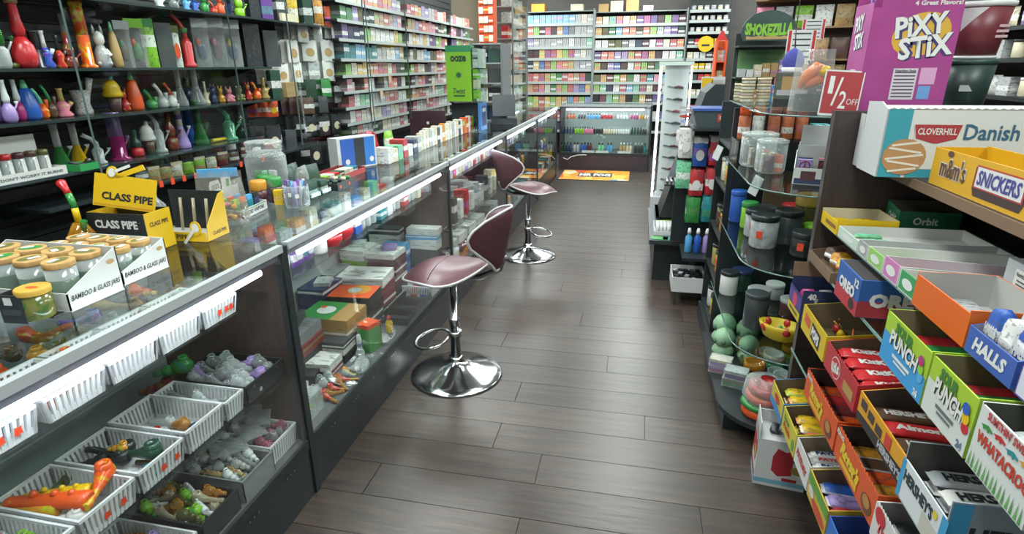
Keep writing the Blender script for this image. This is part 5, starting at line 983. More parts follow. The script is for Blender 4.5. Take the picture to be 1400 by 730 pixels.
wall_item(S3, v3, [('beaker', 88, 26, 60, 'green', 'beaker water pipe with white neck and green base', {'neck': 'white'}), ('beaker', 112, 24, 56, 'yellow', 'beaker water pipe with white neck and yellow base', {'neck': 'white'}), ('rig', 138, 20, 38, 'clear', 'small clear glass rig'), ('tube', 166, 20, 60, 'magenta', 'purple glitter tube water pipe', {'mat': 'tint', 'neck': 'lilac'}), ('stack', 190, 18, 34, 'red', 'stacked red, tan and green silicone pipe', {'mat': 'paint', 'neck': 'dark green', 'bowl': False}),
    ('icecream', 207, 18, 42, 'white', 'white ice cream cone water pipe', {'tip': 'white', 'cone': 'brown'}), ('rig', 222, 18, 54, 'clear', 'clear glass rig'), ('stack', 238, 18, 50, 'dark red', 'red and white marbled rig', {'mat': 'swirl'}), ('beaker', 252, 22, 56, 'lilac', 'white and purple banded beaker water pipe', {'mat': 'paint', 'neck': 'white', 'band': 'purple'}), ('tube', 264, 11, 46, 'blue', 'blue tube water pipe', {'x': -2.6, 'mat': 'paint', 'bowl': False}),
    ('beaker', 277, 22, 56, 'green', 'green beaker water pipe with tall neck', {}), ('lying', 300, 26, 8, 'yellow', 'yellow and red straight pipe lying'), ('rig', 316, 22, 44, 'mint', 'mint green glass rig'), ('stack', 332, 16, 40, 'dark green', 'dark green glass rig')], 'on the beaker shelf')
# white tube display at the start of the beaker shelf
p = on_x(20, v3(20), -2.46)
t, f = tray(0.34, 0.10, 0.035, 0.035, PRINTW, PRINTW, 'white card display of capped tubes on the beaker shelf', (-2.46, p.y + 0.02, S3), HP, back_card=0.0, slope=False)
part('header_card', B(-0.16, 0.14, 0.044, 0.05, 0.03, 0.17), PRINTW, t); lettering("DON'T WORRY IT BURNS", 0.26, 0.012, f, (0.02, -0.0508, 0.016), 'f', 'dark grey')
for i in range(6):
    u = thing('capped_tube', f'clear tube with {("red", "magenta", "red", "maroon", "brown", "olive")[i]} cap, {ORD[i]} in the white card display', 'tube', (-2.47, p.y - 0.11 + i * 0.052, S3 + 0.004), HP, 'capped tubes in the card display')
    part('tube_body', cached('ctb', lambda: MB().lathe([(0.018, 0), (0.02, 0.005), (0.02, 0.08)], 12).mesh('tube_body', 'tint')), None, u, 'clear'); part('cap', cached('ctc', lambda: MB().lathe([(0.021, 0.08), (0.021, 0.1), (0.015, 0.104)], 12).mesh('cap', 'paint')), None, u, ('red', 'magenta', 'red', 'maroon', 'brown', 'olive')[i]); patch(0.016, 0.05, u, (0, -0.021, 0.045), 'f', 'white', 'tube_label')
carton(0.07, 0.03, 0.15, 'lilac', 'pale lilac and white folded card behind the green-based beaker', 'card', (-2.62, Y(66, 238), S3 + 0.0005), HP, mat='card')
t, f = tray(0.1, 0.09, 0.03, 0.03, M('#2e9a50', 0.4), M('#2e9a50', 0.4), 'green tray with a black and red pipe on the beaker shelf', (-2.43, Y(98, 240), S3), HP, slope=False)
pipe('sherlock', 'paint', 'black', 'black and red curved pipe in the green tray', (-2.43, Y(98, 240), S3 + 0.01), 0.9, 0.8)
# brush packs with orange tags
for i in range(12):
    u = 198 + i * 15.4; v = 262 - (u - 185) * 0.31 ; p = on_x(u, v, -2.46); c = ('dark green', 'tan', 'tan', 'cream', 'lime', 'lime', 'cream', 'dark red', 'brown', 'dark red', 'white', 'dark red')[i]
    pouch(0.062, 0.075, 0.03, c, f'{c} pack {ORD[i]} along the lowest shelf with orange price tags', (-2.46, p.y, S4 + 0.0005), HP - 0.4, mat='print', header=('black', 'cream')[i % 2], cat='pack', group='packs on the lowest wall shelf')
    if i % 2 == 0 or i < 5: solo('price_tag', B(-0.012, 0.012, -0.0015, 0.0015, -0.02, 0.012), STICK, f'orange price tag on the lowest wall shelf edge, {ORD[i]} pack along', 'price tag', (XF + 0.002, p.y - 0.03, S4 - 0.001), HP, group='orange price tags')
for i in range(8):
    p = on_x(215 + i * 20, 222 - i * 5, -2.62); c = ('olive', 'cream', 'tan', 'olive', 'red', 'white', 'dark red', 'brown')[i]
    pouch(0.075, 0.1, 0.03, c, f'{c} pack {ORD[i]} along behind the tagged packs on the lowest shelf', (-2.62, p.y, S4 + 0.0005), HP - 0.3, mat='print', cat='pack', group='rear packs on the lowest wall shelf')
# ------------------------------------------------------------------ hanging pouches
def peg(y, z, n, w_, h_, c, what, fan=0.0, mat='print', header=None, L_=0.16, panel=None):
    pg = thing('hook_peg', f'steel hook peg carrying {what}', 'hook', (XW, y, z)); part('hook_wire', MB().tube([(0, 0, 0), (L_, 0, 0), (L_ + 0.012, 0, 0.012)], 0.0025, 6), STEEL, pg)
    for i in range(n):
        f = (i + 0.5) / n
        pouch(w_, h_, 0.016, c, f'{"outermost" if i == n - 1 else ORD[i]} one of the {what}', (XW + 0.03 + f * (L_ - 0.02), y + fan * (f - 0.5) * 0.1, z - h_ + 0.004), rot=(0.06 * (i % 3 - 1), 0.05 * (i % 2), HP - 0.35 + fan * f * 0.6), mat=mat, header=header, group=f'pouches of {what}', name='hanging_pouch', panel=panel if i == n - 1 else None)
pegs = [(412, 33, 4, 17, 24, 'white', 'white pouches on the top peg row by the tan shelf card', 0.2), (432, 33, 4, 15, 22, 'pale grey', 'grey-white pouches on the top peg row, middle', 0.3), (458, 33, 4, 22, 22, 'white', 'white pouches with brown pictures, top peg row end', 0.5),
        (398, 55, 4, 17, 30, 'white', 'white pouches above the brown paper pads', 0.2), (422, 55, 4, 20, 28, 'white', 'white pouches, second peg row middle', -0.2), (446, 55, 4, 20, 28, 'white', 'twin-window white pouches, second peg row', 0.1), (463, 57, 4, 14, 26, 'pale grey', 'pale grey pouches, second peg row end', 0.2),
        (385, 88, 3, 18, 26, 'white', 'white pouches just above the brown pads', 0.2), (404, 86, 4, 16, 26, 'white', 'white pouches, third peg row start', 0.3), (428, 84, 4, 16, 24, 'pale grey', 'narrow grey-white pouches, third peg row', 0.0), (447, 84, 4, 20, 26, 'white', 'white pouches, third peg row by the vape shelves', 0.3), (466, 84, 4, 14, 28, 'white', 'splayed white pouches, third peg row end', 0.8),
        (424, 110, 3, 17, 26, 'dark green', 'green and black pouches, fourth peg row', 0.2), (444, 108, 4, 17, 24, 'green', 'green herb pouches, fourth peg row', 0.3), (462, 118, 3, 14, 22, 'pale grey', 'silver pouches, fourth peg row end', 0.2),
        (372, 138, 3, 15, 22, 'orange', 'orange flame-print packs under the brown pads', 0.2), (420, 134, 4, 18, 22, 'brown', 'brown and black packs, fifth peg row', 0.4), (440, 132, 4, 16, 22, 'dark grey', 'dark grey packs, fifth peg row', 0.3), (466, 128, 3, 14, 22, 'maroon', 'maroon and silver packs, fifth peg row end', 0.3),
        (424, 160, 3, 17, 26, 'black', 'black pouches with cream badges, sixth peg row', 0.1), (443, 160, 3, 16, 26, 'black', 'black pouches with red badges, sixth peg row', 0.1), (459, 156, 3, 15, 26, 'black', 'black pouches with orange badges, sixth peg row', 0.1), (474, 150, 3, 13, 20, 'tan', 'tan and white packs, sixth peg row end', 0.3),
        (376, 172, 2, 20, 40, 'black', 'large black pouches with green windows near the big glass jar', 0.1), (400, 178, 2, 16, 34, 'dark grey', 'dark grey pouches by the large black pouch', 0.1), (430, 196, 3, 18, 30, 'black', 'black pouches lowest on the pegs', 0.2), (452, 194, 3, 16, 30, 'black', 'lowest black pouches beside the striped carton', 0.2)]
for u, v, n, wpx, hpx, c, what, fan in pegs:
    p = on_x(u, v, -2.49); k = mpp(p)
    peg(p.y, p.z, n, wpx * k * 1.15, hpx * k, c, what, fan, mat='card' if c == 'white' else 'print', L_=0.24, panel={'black': 'cream', 'white': 'tan', 'orange': 'yellow'}.get(c))
t = thing('pad_stack', 'row of brown paper pads standing on the cone pipe shelf end', 'paper pad', (-2.5, Y(392, 134), S2 - 0.0), HP)
carton(0.06, 0.1, 0.1, 'tan', 'pale tan card at the start of the brown paper pads', 'card', (-2.45, Y(372, 60), S1 + 0.06), HP, mat='card') if False else None
for i in range(12): part('pad', cached('pad', lambda: B(-0.005, 0.005, -0.06, 0.06, 0, 0.1).mesh('pad', M('#a48a58', 0.7, grain=0.15))), None, t, loc=(-0.075 + i * 0.0125, 0, 0.0005), rot=(0, -0.03 - 0.02 * (i > 9) * (i - 8), 0))
# ------------------------------------------------------------------ vape and juice shelves
STRIP = M('#b9c0bd', 0.35)
zsh = [0.925, 1.045, 1.175, 1.305, 1.435, 1.565, 1.72, 1.865, 2.01]
segs = [(4.58, 6.02), (6.05, 7.5), (7.53, 8.6)]
seg_name = ['by pouches', 'by laptop', 'far end']
runs = {0: ['white', 'pale grey', 'dark green', 'cream', 'white', 'red'], 1: ['pink', 'white', 'cream', 'lilac', 'white', 'red'], 2: ['white', 'mint', 'pale grey', 'amber', 'red', 'white'], 3: ['cream', 'red', 'white', 'pale grey', 'orange', 'maroon', 'white', 'pink'],
        4: ['lime', 'yellow', 'amber', 'red', 'cream', 'dark grey', 'lilac', 'magenta', 'orange', 'yellow', 'cream'], 5: ['teal', 'sky blue', 'teal', 'pale grey', 'white', 'sky blue', 'olive', 'orange', 'cream', 'navy', 'tan'], 6: ['white', 'navy', 'cream', 'white', 'white', 'yellow', 'purple', 'lime', 'red', 'amber'],
        7: ['green', 'lilac', 'dark grey', 'tan', 'red', 'orange', 'pink', 'maroon', 'olive'], 8: ['white', 'cream', 'orange', 'red', 'amber', 'lilac', 'pale grey']}
for si, (a, b) in enumerate(segs):
    for k, z in enumerate(zsh):
        wall_shelf(a, b, z, f'vape box shelf {ORD[k]} from the bottom, {seg_name[si]}', M('#14191b', 0.4), STRIP)
        rr = runs[k]; n = int((b - a - 0.1) / 0.108); cs = []
        for i in range(n): cs.append(rr[int(i * 0.55 + si * 3) % len(rr)] if random.random() < 0.8 else random.choice(list(rr)))
        for i in range(n):
            y = a + 0.1 + (i + 0.5) * 0.108
            if k == 3 and si == 0 and i in (1, 2, 5, 6): continue
            h_ = (0.1 if k < 5 else 0.115) * random.uniform(0.85, 1.05)
            carton(0.1, 0.1, h_, cs[i], f'{words_between("vape box", cs, i)}, shelf {ORD[k]} up {seg_name[si]}', 'vape box', (-2.47, y, z + 0.0005), HP, f'vape boxes on wall shelf {ORD[k]} up {seg_name[si]}', 'vape_box', mat='packs')
    for i in range(3 if si < 2 else 1): solo('price_tag', B(-0.03, 0.03, -0.001, 0.001, -0.07, 0.0), M('#d8b8a0', 0.6), f'paper price tag hanging from a vape shelf edge {seg_name[si]}, {ORD[i]} up', 'price tag', (XF + 0.008, a + 0.5 + 0.22 * i, zsh[2 + i] - 0.01), HP, group='hanging paper price tags')
jar(0.03, 0.05, 'white', 'white', 'small clip lamp clear tub on the third vape shelf', (-2.47, 4.85, zsh[3] + 0.0005), 'tub', body='paint')
p = on_x(385, 60, -2.44); carton(0.2, 0.02, 0.05, 'cream', 'cream shelf card beside the top white pouches', 'card', (-2.42, p.y + 0.1, S0 + 0.0005 - 0.3 + 0.3), HP, mat='card')

# ================================================================== BACK WALL RACKS
GREYM = M('#8b9290', 0.4); DKGREEN = M('#1c2624', 0.45)
def back_rack(x0, x1, y, zs, label, frame=GREYM, board=None, posts=True, depth=0.3):
    t = thing('wall_rack', label, 'rack', (0, 0, 0))
    if posts:
        for x in (x0 - 0.02, x1): part('rack_post', B(x, x + 0.02, y - 0.01, y + 0.02, 0, zs[-1] + 0.22), frame, t)
    part('rack_back', B(x0, x1, y + depth, y + depth + 0.015, 0.2, zs[-1] + 0.2), DKGREEN, t)
    for z in zs:
        part('shelf_board', B(x0, x1 - 0.002, y, y + depth, z - 0.012, z), board or M('#2a3130', 0.5), t)
        part('price_strip', B(x0, x1 - 0.002, y - 0.004, y, z - 0.035, z + 0.008), STRIP, t)
    return t
YB = 10.3
z1 = [0.42, 0.61, 0.81, 1.05, 1.23, 1.43, 1.61, 1.79, 1.97, 2.15]
back_rack(-1.92, -0.82, YB, z1, 'tall rack of coloured vape boxes on the back wall above the lime carton side')
r1 = {9: ['sky blue'] * 8 + ['pale grey', 'cream', 'pale grey'], 8: ['orange', 'lime', 'maroon', 'red', 'maroon', 'amber', 'blue', 'grey', 'silver', 'silver', 'silver'], 7: ['lilac', 'silver', 'silver', 'silver', 'silver', 'silver', 'silver', 'white', 'silver', 'silver', 'mint'], 6: ['maroon', 'maroon', 'yellow', 'magenta', 'red', 'yellow', 'lime', 'red', 'silver', 'cream', 'silver'],
      5: ['navy', 'yellow', 'blue', 'red', 'lime', 'orange', 'orange', 'amber', 'silver', 'silver', 'pale grey'], 4: ['red', 'orange', 'red', 'amber', 'lime', 'green', 'red', 'orange', 'tan', 'red', 'dark green'], 3: ['amber', 'red', 'orange', 'cream', 'green', 'amber', 'lime', 'red', 'lilac', 'blue', 'yellow'], 2: ['lime', 'yellow', 'red', 'yellow', 'lime', 'yellow', 'amber', 'sky blue', 'orange', 'lime', 'sky blue'],
      1: ['red', 'yellow', 'orange', 'yellow', 'lime', 'red', 'yellow', 'amber', 'blue', 'white', 'red'], 0: ['white', 'red', 'amber', 'lime', 'white', 'navy', 'red', 'white', 'cream', 'amber', 'teal']}
for k, z in enumerate(z1):
    for i, c in enumerate(r1[k]): carton(0.094, 0.12, 0.135 if k != 2 else 0.17, c, f'{words_between("box", r1[k], i)}, shelf {ORD[k]} up, coloured vape rack', 'carton', (-1.92 + 0.05 + i * 0.1, YB + 0.07, z + 0.0006), 0, 'boxes of the coloured vape rack', 'rack_carton', mat='packs')
z2 = [0.42, 0.62, 0.89, 1.06, 1.22, 1.41, 1.58, 1.76, 1.95, 2.12]
back_rack(-0.78, 0.66, YB, z2, 'wide rack of juice boxes on the back wall above the doormat')
r2 = {9: ['amber', 'cream', 'mint', 'orange', 'cream', 'amber', 'purple', 'magenta', 'purple', 'maroon', 'lime', 'purple', 'maroon'], 8: ['amber', 'olive', 'green', 'sky blue', 'orange', 'orange', 'brown', 'orange', 'lime', 'silver', 'lilac', 'purple', 'dark green'], 7: ['white', 'white', 'olive', 'olive', 'grey', 'pale grey', 'navy', 'maroon', 'white', 'magenta', 'cream', 'red', 'orange'],
      6: ['purple', 'orange', 'orange', 'lilac', 'lilac', 'amber', 'red', 'magenta', 'amber', 'maroon', 'white', 'white', 'mint'], 5: ['amber', 'brown', 'lilac', 'blue', 'brown', 'white', 'orange', 'lime', 'olive', 'green', 'cream', 'mint', 'lime'], 4: ['olive', 'amber', 'dark red', 'lime', 'amber', 'green', 'white', 'red', 'teal', 'pink', 'sky blue', 'lilac', 'red'],
      3: ['lime', 'mint', 'navy', 'white', 'red', 'sky blue', 'mint', 'magenta', 'cream', 'maroon', 'white', 'red', 'pink'], 2: ['black', 'dark red', 'mint', 'lime', 'amber', 'black', 'green', 'yellow', 'maroon', 'purple', 'blue', 'teal', 'navy'], 1: ['white', 'navy', 'red', 'lime', 'cream', 'teal', 'white', 'purple', 'amber', 'white', 'blue', 'green', 'red'], 0: ['white'] * 13}
for k, z in enumerate(z2):
    if k == 0: continue
    for i, c in enumerate(r2[k]):
        lb = f'{words_between("box", r2[k], i)}, shelf {ORD[k]} up, wide juice rack'; x = -0.78 + 0.055 + i * 0.11
        carton(0.1, 0.1, 0.12 if k not in (2, 3) else 0.13, c, lb, 'juice box', (x, YB + 0.06, z + 0.0006), 0, 'boxes of the wide juice rack', 'juice_carton', mat='packs')
z3 = [0.5, 0.75, 1.0, 1.24, 1.41, 1.58, 1.78, 1.98, 2.15, 2.3]
back_rack(0.70, 1.32, YB, z3, 'dark rack of jars and small boxes on the back wall by the orange display', M('#22282a', 0.4))
for k, z in enumerate(z3):
    for i in range(6):
        x = 0.76 + i * 0.1
        if k >= 7: jar(0.036, 0.05, ('silver', 'cream', 'white')[i % 3], 'silver', f'round pale tin {ORD[i]} along shelf {ORD[k]} up, dark rack', (x, YB + 0.05, z + 0.0006), 'tin', 'tins on the dark back rack', body='paint', lid_h=0.02)
        else:
            c = ('white', 'red', 'yellow', 'white', 'orange', 'cream', 'dark grey', 'yellow')[(i * 3 + k) % 8]; carton(0.085, 0.08, 0.1, c, f'{c} box {ORD[i]} along shelf {ORD[k]} up, dark rack', 'carton', (x, YB + 0.06, z + 0.0006), 0, 'boxes on the dark back rack', 'rack_carton')
for i, (x, w_, h_, c) in enumerate(((-1.75, 0.22, 0.12, 'amber'), (-1.1, 0.2, 0.1, 'cream'), (-0.72, 0.16, 0.12, 'tan'), (-0.5, 0.22, 0.16, 'cream'), (-0.25, 0.2, 0.2, 'tan'), (0.02, 0.16, 0.08, 'white'))):
    carton(w_, 0.2, h_, c, f'{c} cardboard box on the very top of the back racks, {ORD[i]} along', 'box', (x, YB + 0.13, (2.36 if x < -0.8 else 2.33) + 0.0006), 0, 'boxes on top of the back racks', mat='card') if False else None
tops = part('rack_top', B(-1.92, -0.82, YB, YB + 0.3, 2.33, 2.345), GREYM, bpy.data.objects['wall_rack']); part('rack_top', B(-0.78, 0.66, YB, YB + 0.3, 2.30, 2.315), GREYM, bpy.data.objects['wall_rack.001'])
for i, (x, w_, h_, c) in enumerate(((-1.75, 0.22, 0.12, 'amber'), (-1.1, 0.2, 0.1, 'cream'), (-0.66, 0.16, 0.12, 'tan'), (-0.45, 0.2, 0.16, 'cream'), (-0.2, 0.2, 0.2, 'tan'), (0.05, 0.16, 0.08, 'white'))):
    carton(w_, 0.2, h_, c, f'{c} cardboard box on the very top of the back racks, {ORD[i]} along', 'box', (x, YB + 0.15, (2.3455 if x < -0.8 else 2.3155)), 0, 'boxes on top of the back racks', mat='card')
# ================================================================== RIGHT REAR: right wall shelves
XR = 2.6
zr = [0.7, 0.95, 1.26, 1.52, 1.74, 1.98, 2.25]
for si, (a, b) in enumerate(((2.6, 4.6), (4.62, 6.6), (6.62, 8.6), (8.62, 10.2))):
    for k, z in enumerate(zr):
        t = thing('wall_shelf', f'dark shelf {ORD[k]} up on the wall beyond the candy, {ORD[si]} bay from the door side', 'shelf'); part('shelf_board', B(XR, 2.985, a, b, z - 0.015, z), M('#14181a', 0.4), t); part('shelf_edge', B(XR - 0.004, XR, a, b, z - 0.03, z), BLACK, t)
        n = int((b - a) / 0.2)
        for i in range(n):
            y = a + 0.1 + i * 0.2; q = (i * 5 + k * 3 + si) % 7; c = ('olive', 'pale grey', 'tan', 'amber', 'white', 'lilac', 'brown', 'dark grey', 'cream', 'orange')[(i * 3 + k * 7 + si) % 10]; lb = f'{c} {{}} {ORD[i]} along shelf {ORD[k]} up, {ORD[si]} bay, far wall'
            if q < 3: pouch(0.15, 0.14, 0.05, c, lb.format('pack'), (XR + 0.08, y, z + 0.0006), -HP, mat='print', cat='pack', group='packs on the far wall')
            elif q < 5: carton(0.15, 0.12, 0.13, c, lb.format('carton'), 'box', (XR + 0.09, y, z + 0.0006), -HP, 'cartons on the far wall')
            else: jar(0.055, 0.11, c, ('black', 'white')[i % 2], lb.format('jar'), (XR + 0.09, y, z + 0.0006), group='jars on the far wall', body='paint', n=12)
def px2(u, v, y): return on_y(u, v, y)
# rack of wooden pieces and hats behind the sale sign
t = thing('merchandise_rack', 'wooden-backed rack of packets behind the half price sign', 'rack', (1.42, 5.6, 0), -0.2)
part('rack_back', B(-0.5, 0.75, 0.06, 0.08, 0, 2.25), M('#5f4434', 0.6, grain=0.2, scale=5), t)
for k, z in enumerate((0.6, 0.85, 1.1, 1.32, 1.53, 1.78, 2.0)): part('shelf_board', B(-0.5, 0.75, -0.14, 0.06, z - 0.014, z), M('#8a6846', 0.5), t)
for k, z in enumerate((1.1, 1.32, 1.53, 1.78)):
    for i in range(8):
        c = (('green', 'mint', 'orange', 'lime', 'dark grey', 'amber', 'maroon', 'brown'), ('lime', 'lime', 'cream', 'pink', 'tan', 'red', 'olive', 'maroon'), ('pale grey', 'dark grey', 'lime', 'tan', 'brown', 'orange', 'brown', 'olive'), ('pink', 'pale grey', 'lime', 'white', 'tan', 'brown', 'red', 'brown'))[k][i]
        a = -0.2; lx, ly = -0.42 + i * 0.15, -0.07
        pouch(0.13, 0.165, 0.04, c, f'{c} pack {ORD[i]} along shelf {ORD[k]} up of the wooden-backed rack', (1.42 + lx * math.cos(a) - ly * math.sin(a), 5.6 + lx * math.sin(a) + ly * math.cos(a), z + 0.0006), a, mat='print', cat='pack', group='packs on the wooden-backed rack')
for i, (lx, c) in enumerate(((-0.3, 'navy'), (-0.02, 'dark green'), (0.3, 'black'), (0.6, 'black'))):
    a = -0.2; ly = -0.055
    t = thing('baseball_cap', f'{c} baseball cap {ORD[i]} along the top of the wooden-backed rack', 'cap', (1.42 + lx * math.cos(a) - ly * math.sin(a), 5.6 + lx * math.sin(a) + ly * math.cos(a), 2.0006), a)
    part('cap_crown', MB().lathe([(0.11, 0), (0.11, 0.05), (0.085, 0.1), (0.03, 0.13), (0, 0.132)], 14), 'card', t, c); part('cap_brim', MB().lathe([(0.09, 0.004), (0.11, 0.0)], 14, (0, -0.07, 0), sx=1.0, sy=1.1), 'card', t, c)
# green display with the arched header
t = thing('display_stand', 'green and black display stand with a dark arched header', 'display stand', (0.0, 5.0, 0))
x0, x1 = px2(1003, 115, 5.0).x, px2(1076, 115, 5.0).x
part('stand_frame', B(x0, x1, 0.14, 0.17, 0, 1.72), M('#181e1e', 0.4), t); part('stand_base', B(x0, x1, -0.1, 0.14, 0, 0.5), BLACK, t)
def greenback():
    m, nt, out = newmat('green_card'); L = nt.links.new; tc = N(nt, 'TexCoord'); no = N(nt, 'TexNoise'); no.inputs['Scale'].default_value = 3; L(tc.outputs['Object'], no.inputs[0]); r = N(nt, 'ValToRGB'); L(no.outputs[0], r.inputs[0])
    r.color_ramp.elements[0].color = rgb('#2f6a34'); r.color_ramp.elements[1].color = rgb('#9cc47c'); r.color_ramp.elements[0].position = 0.35; r.color_ramp.elements[1].position = 0.72
    p = N(nt, 'BsdfPrincipled'); p.inputs['Roughness'].default_value = 0.5; L(r.outputs[0], p.inputs['Base Color']); L(p.outputs[0], out.inputs[0]); return m
part('green_panel', B(x0 + 0.03, x1 - 0.02, 0.128, 0.14, 1.0, 1.6), greenback(), t)
for z in (1.22, 1.40, 1.63): part('shelf_board', B(x0, x1, -0.06, 0.14, z - 0.012, z), M('#1b2422', 0.4), t)
hdp = [(x0 + 0.02, 1.66), (x1 - 0.01, 1.66)] + [((x0 + x1) / 2 + (x1 - x0) * 0.5 * math.cos(a), 1.72 + 0.15 * math.sin(a)) for a in [i * math.pi / 12 for i in range(13)]]
hd = part('arched_header', MB().prism(hdp, -0.08, -0.07, 0, 'xz'), M('#27413a', 0.4, grain=0.3, scale=9), t)
lettering('SMOKEZILLA', (x1 - x0) * 0.86, 0.085, hd, ((x0 + x1) / 2, -0.0812, 1.735), 'f', 'lime', bold=0.05, arch=-0.01); patch((x1 - x0) * 0.8, 0.03, hd, ((x0 + x1) / 2, -0.081, 1.685), 'f', 'tan', 'skyline_print', pts=[(-1, -1), (1, -1), (1, 0.2), (0.7, 0.6), (0.5, 0.1), (0.2, 0.9), (-0.1, 0.2), (-0.4, 0.7), (-0.7, 0.2), (-1, 0.5)])
for i, c in enumerate(('pale grey', 'white', 'tan', 'cream', 'lilac', 'lilac')): carton(0.055, 0.08, (0.05, 0.06, 0.1, 0.1, 0.12, 0.11)[i], c, f'{c} carton {ORD[i]} along beneath the arched header', 'box', (x0 + 0.06 + i * 0.06, 5.0, 1.6306), 0, 'cartons beneath the arched header') if False else None
for i, c in enumerate(('pale grey', 'white', 'cream', 'tan', 'tan', 'lilac')): carton(0.052, 0.08, (0.06, 0.055, 0.09, 0.1, 0.1, 0.12)[i], c, f'{c} carton {ORD[i]} along the upper shelf of the green display stand', 'box', (x0 + 0.05 + i * 0.058, 5.02, 1.4006 + 0.0), 0, 'cartons on the green display stand')
for i in range(6): carton(0.055, 0.06, 0.05 + 0.02 * (i % 3), ('amber', 'tan', 'amber', 'dark grey', 'white', 'black')[i], f'{("amber", "tan", "amber", "dark grey", "white", "black")[i]} item {ORD[i]} along the lower shelf of the green display stand', 'box', (x0 + 0.06 + i * 0.058, 4.99, 1.2206), 0, 'items on the green display stand')
# orange lighter rack, price posters, plush bag, gloves
pa = px2(975, 105, 5.6); pb = px2(996, 55, 5.6)
t = thing('lighter_rack', 'orange cardboard rack of lighters beside the dark back rack', 'display stand', (pa.x, 5.6, 0), 0)
w_ = pb.x - pa.x
for x in (0.0, w_ - 0.015): part('side_board', B(x, x + 0.015, 0, 0.15, 0, pb.z), M('orange', 0.5), t)
part('back_board', B(0.015, w_ - 0.015, 0.13, 0.14, 0, pb.z), M('#c85a1e', 0.5), t)
for k in range(6):
    z = pb.z - 0.17 * (k + 1)
    part('shelf_board', B(0.015, w_ - 0.015, 0, 0.13, z - 0.01, z), M('orange', 0.5), t)
    for i in range(4): part('lighter', cached('lgr', lambda: B(-0.014, 0.014, -0.01, 0.01, 0, 0.09).mesh('lighter', 'print')), None, t, ('white', 'amber', 'cream', 'sky blue', 'yellow')[(i + k) % 5], loc=(0.035 + i * (w_ - 0.06) / 3.2, 0.05, z + 0.0006))
part('rack_crown', MB().prism([(0, pb.z), (w_, pb.z), (w_ * 0.6, pb.z + 0.08), (w_ * 0.4, pb.z + 0.08)], 0.06, 0.07, 0, 'xz'), M('red'), t)
t = thing('poster', 'white poster with a yellow portrait panel below the orange rack', 'poster', (pa.x - 0.12, 5.5, 0), 0)
q0, q1 = px2(958, 122, 5.5), px2(992, 105, 5.5); part('poster_sheet', B(q0.x - t.location.x, q1.x - t.location.x, 0, 0.004, 0.9, q1.z), WHITE, t); patch(0.09, 0.12, t, (q0.x - t.location.x + 0.05, -0.0008, q1.z - 0.07), 'f', 'yellow'); patch(0.1, 0.07, t, (q1.x - t.location.x - 0.06, -0.0008, q1.z - 0.06), 'f', 'pale grey')
part('poster_easel', B(q0.x - t.location.x + 0.05, q1.x - t.location.x - 0.05, 0.004, 0.03, 0.0, q1.z - 0.1), BLACK, t)
t = thing('round_sign', 'round yellow sign on the dark back rack', 'sign', (px2(965, 60, 10.25).x, 10.27, 0)); part('disc', MB().lathe([(0.12, -0.004), (0.12, 0.004)], 20, (0, 0, px2(965, 60, 10.25).z), axis='y'), M('yellow', 0.5), t); patch(0.12, 0.03, t, (0, -0.0052, px2(965, 60, 10.25).z - 0.02), 'f', 'black')
def poster_post(u, v, y, label, rz=0.15, h_=0.2, w_=0.26):
    p = px2(u, v, y); t = thing('price_sign', label, 'sign', (p.x, p.y, 0), rz)
    part('sign_post', B(-0.03, 0.0, 0.004, 0.02, 0, p.z), M('#cfc4a8', 0.5), t)
    bd = part('sign_board', B(-w_ / 2, w_ / 2, 0, 0.004, p.z - h_ / 2, p.z + h_ / 2), WHITE, t, rot=(0, 0.0, 0))
    for i in range(5): patch(w_ * 0.62, h_ * 0.05, bd, (0.0, -0.0008, p.z - h_ * 0.38 + i * h_ * 0.19), 'f', 'dark grey', 'text_line')
    for x in (-0.42, 0.42): patch(w_ * 0.1, h_ * 0.96, bd, (x * w_, -0.0009, p.z), 'f', 'red', 'checker_edge')
    return t
poster_post(1095, 62, 4.6, 'white price poster with red checkered edges on a pale post', 0.2, 0.2, 0.2)
poster_post(1112, 40, 5.0, 'smaller red and white poster on a thin post behind the checkered one', 0.0, 0.14, 0.16)
p = px2(1078, 128, 4.3)
t = thing('plush_bag', 'blue and purple plush bag hanging beside the green display stand', 'bag', (p.x, 4.3, p.z), 0.3); part('bag_body', MB().lathe([(0.03, 0.0), (0.07, 0.05), (0.06, 0.16), (0.075, 0.2), (0.05, 0.26), (0.0, 0.29)], 14, sx=1, sy=0.7), M('#3b3a90', 0.8, bump=0.6, scale=60), t); part('bag_tie', MB().lathe([(0.064, 0.14), (0.07, 0.155), (0.06, 0.17)], 14, sx=1, sy=0.7, caps=False), M('white'), t); part('hanging_cord', MB().tube([(0, 0, 0.28), (0, 0.02, 0.4)], 0.004, 6), M('black'), t)
part('hanging_hook', MB().tube([(0, 0.02, 0.39), (0, 0.02, 2.95 - p.z)], 0.003, 6), STEEL, t)
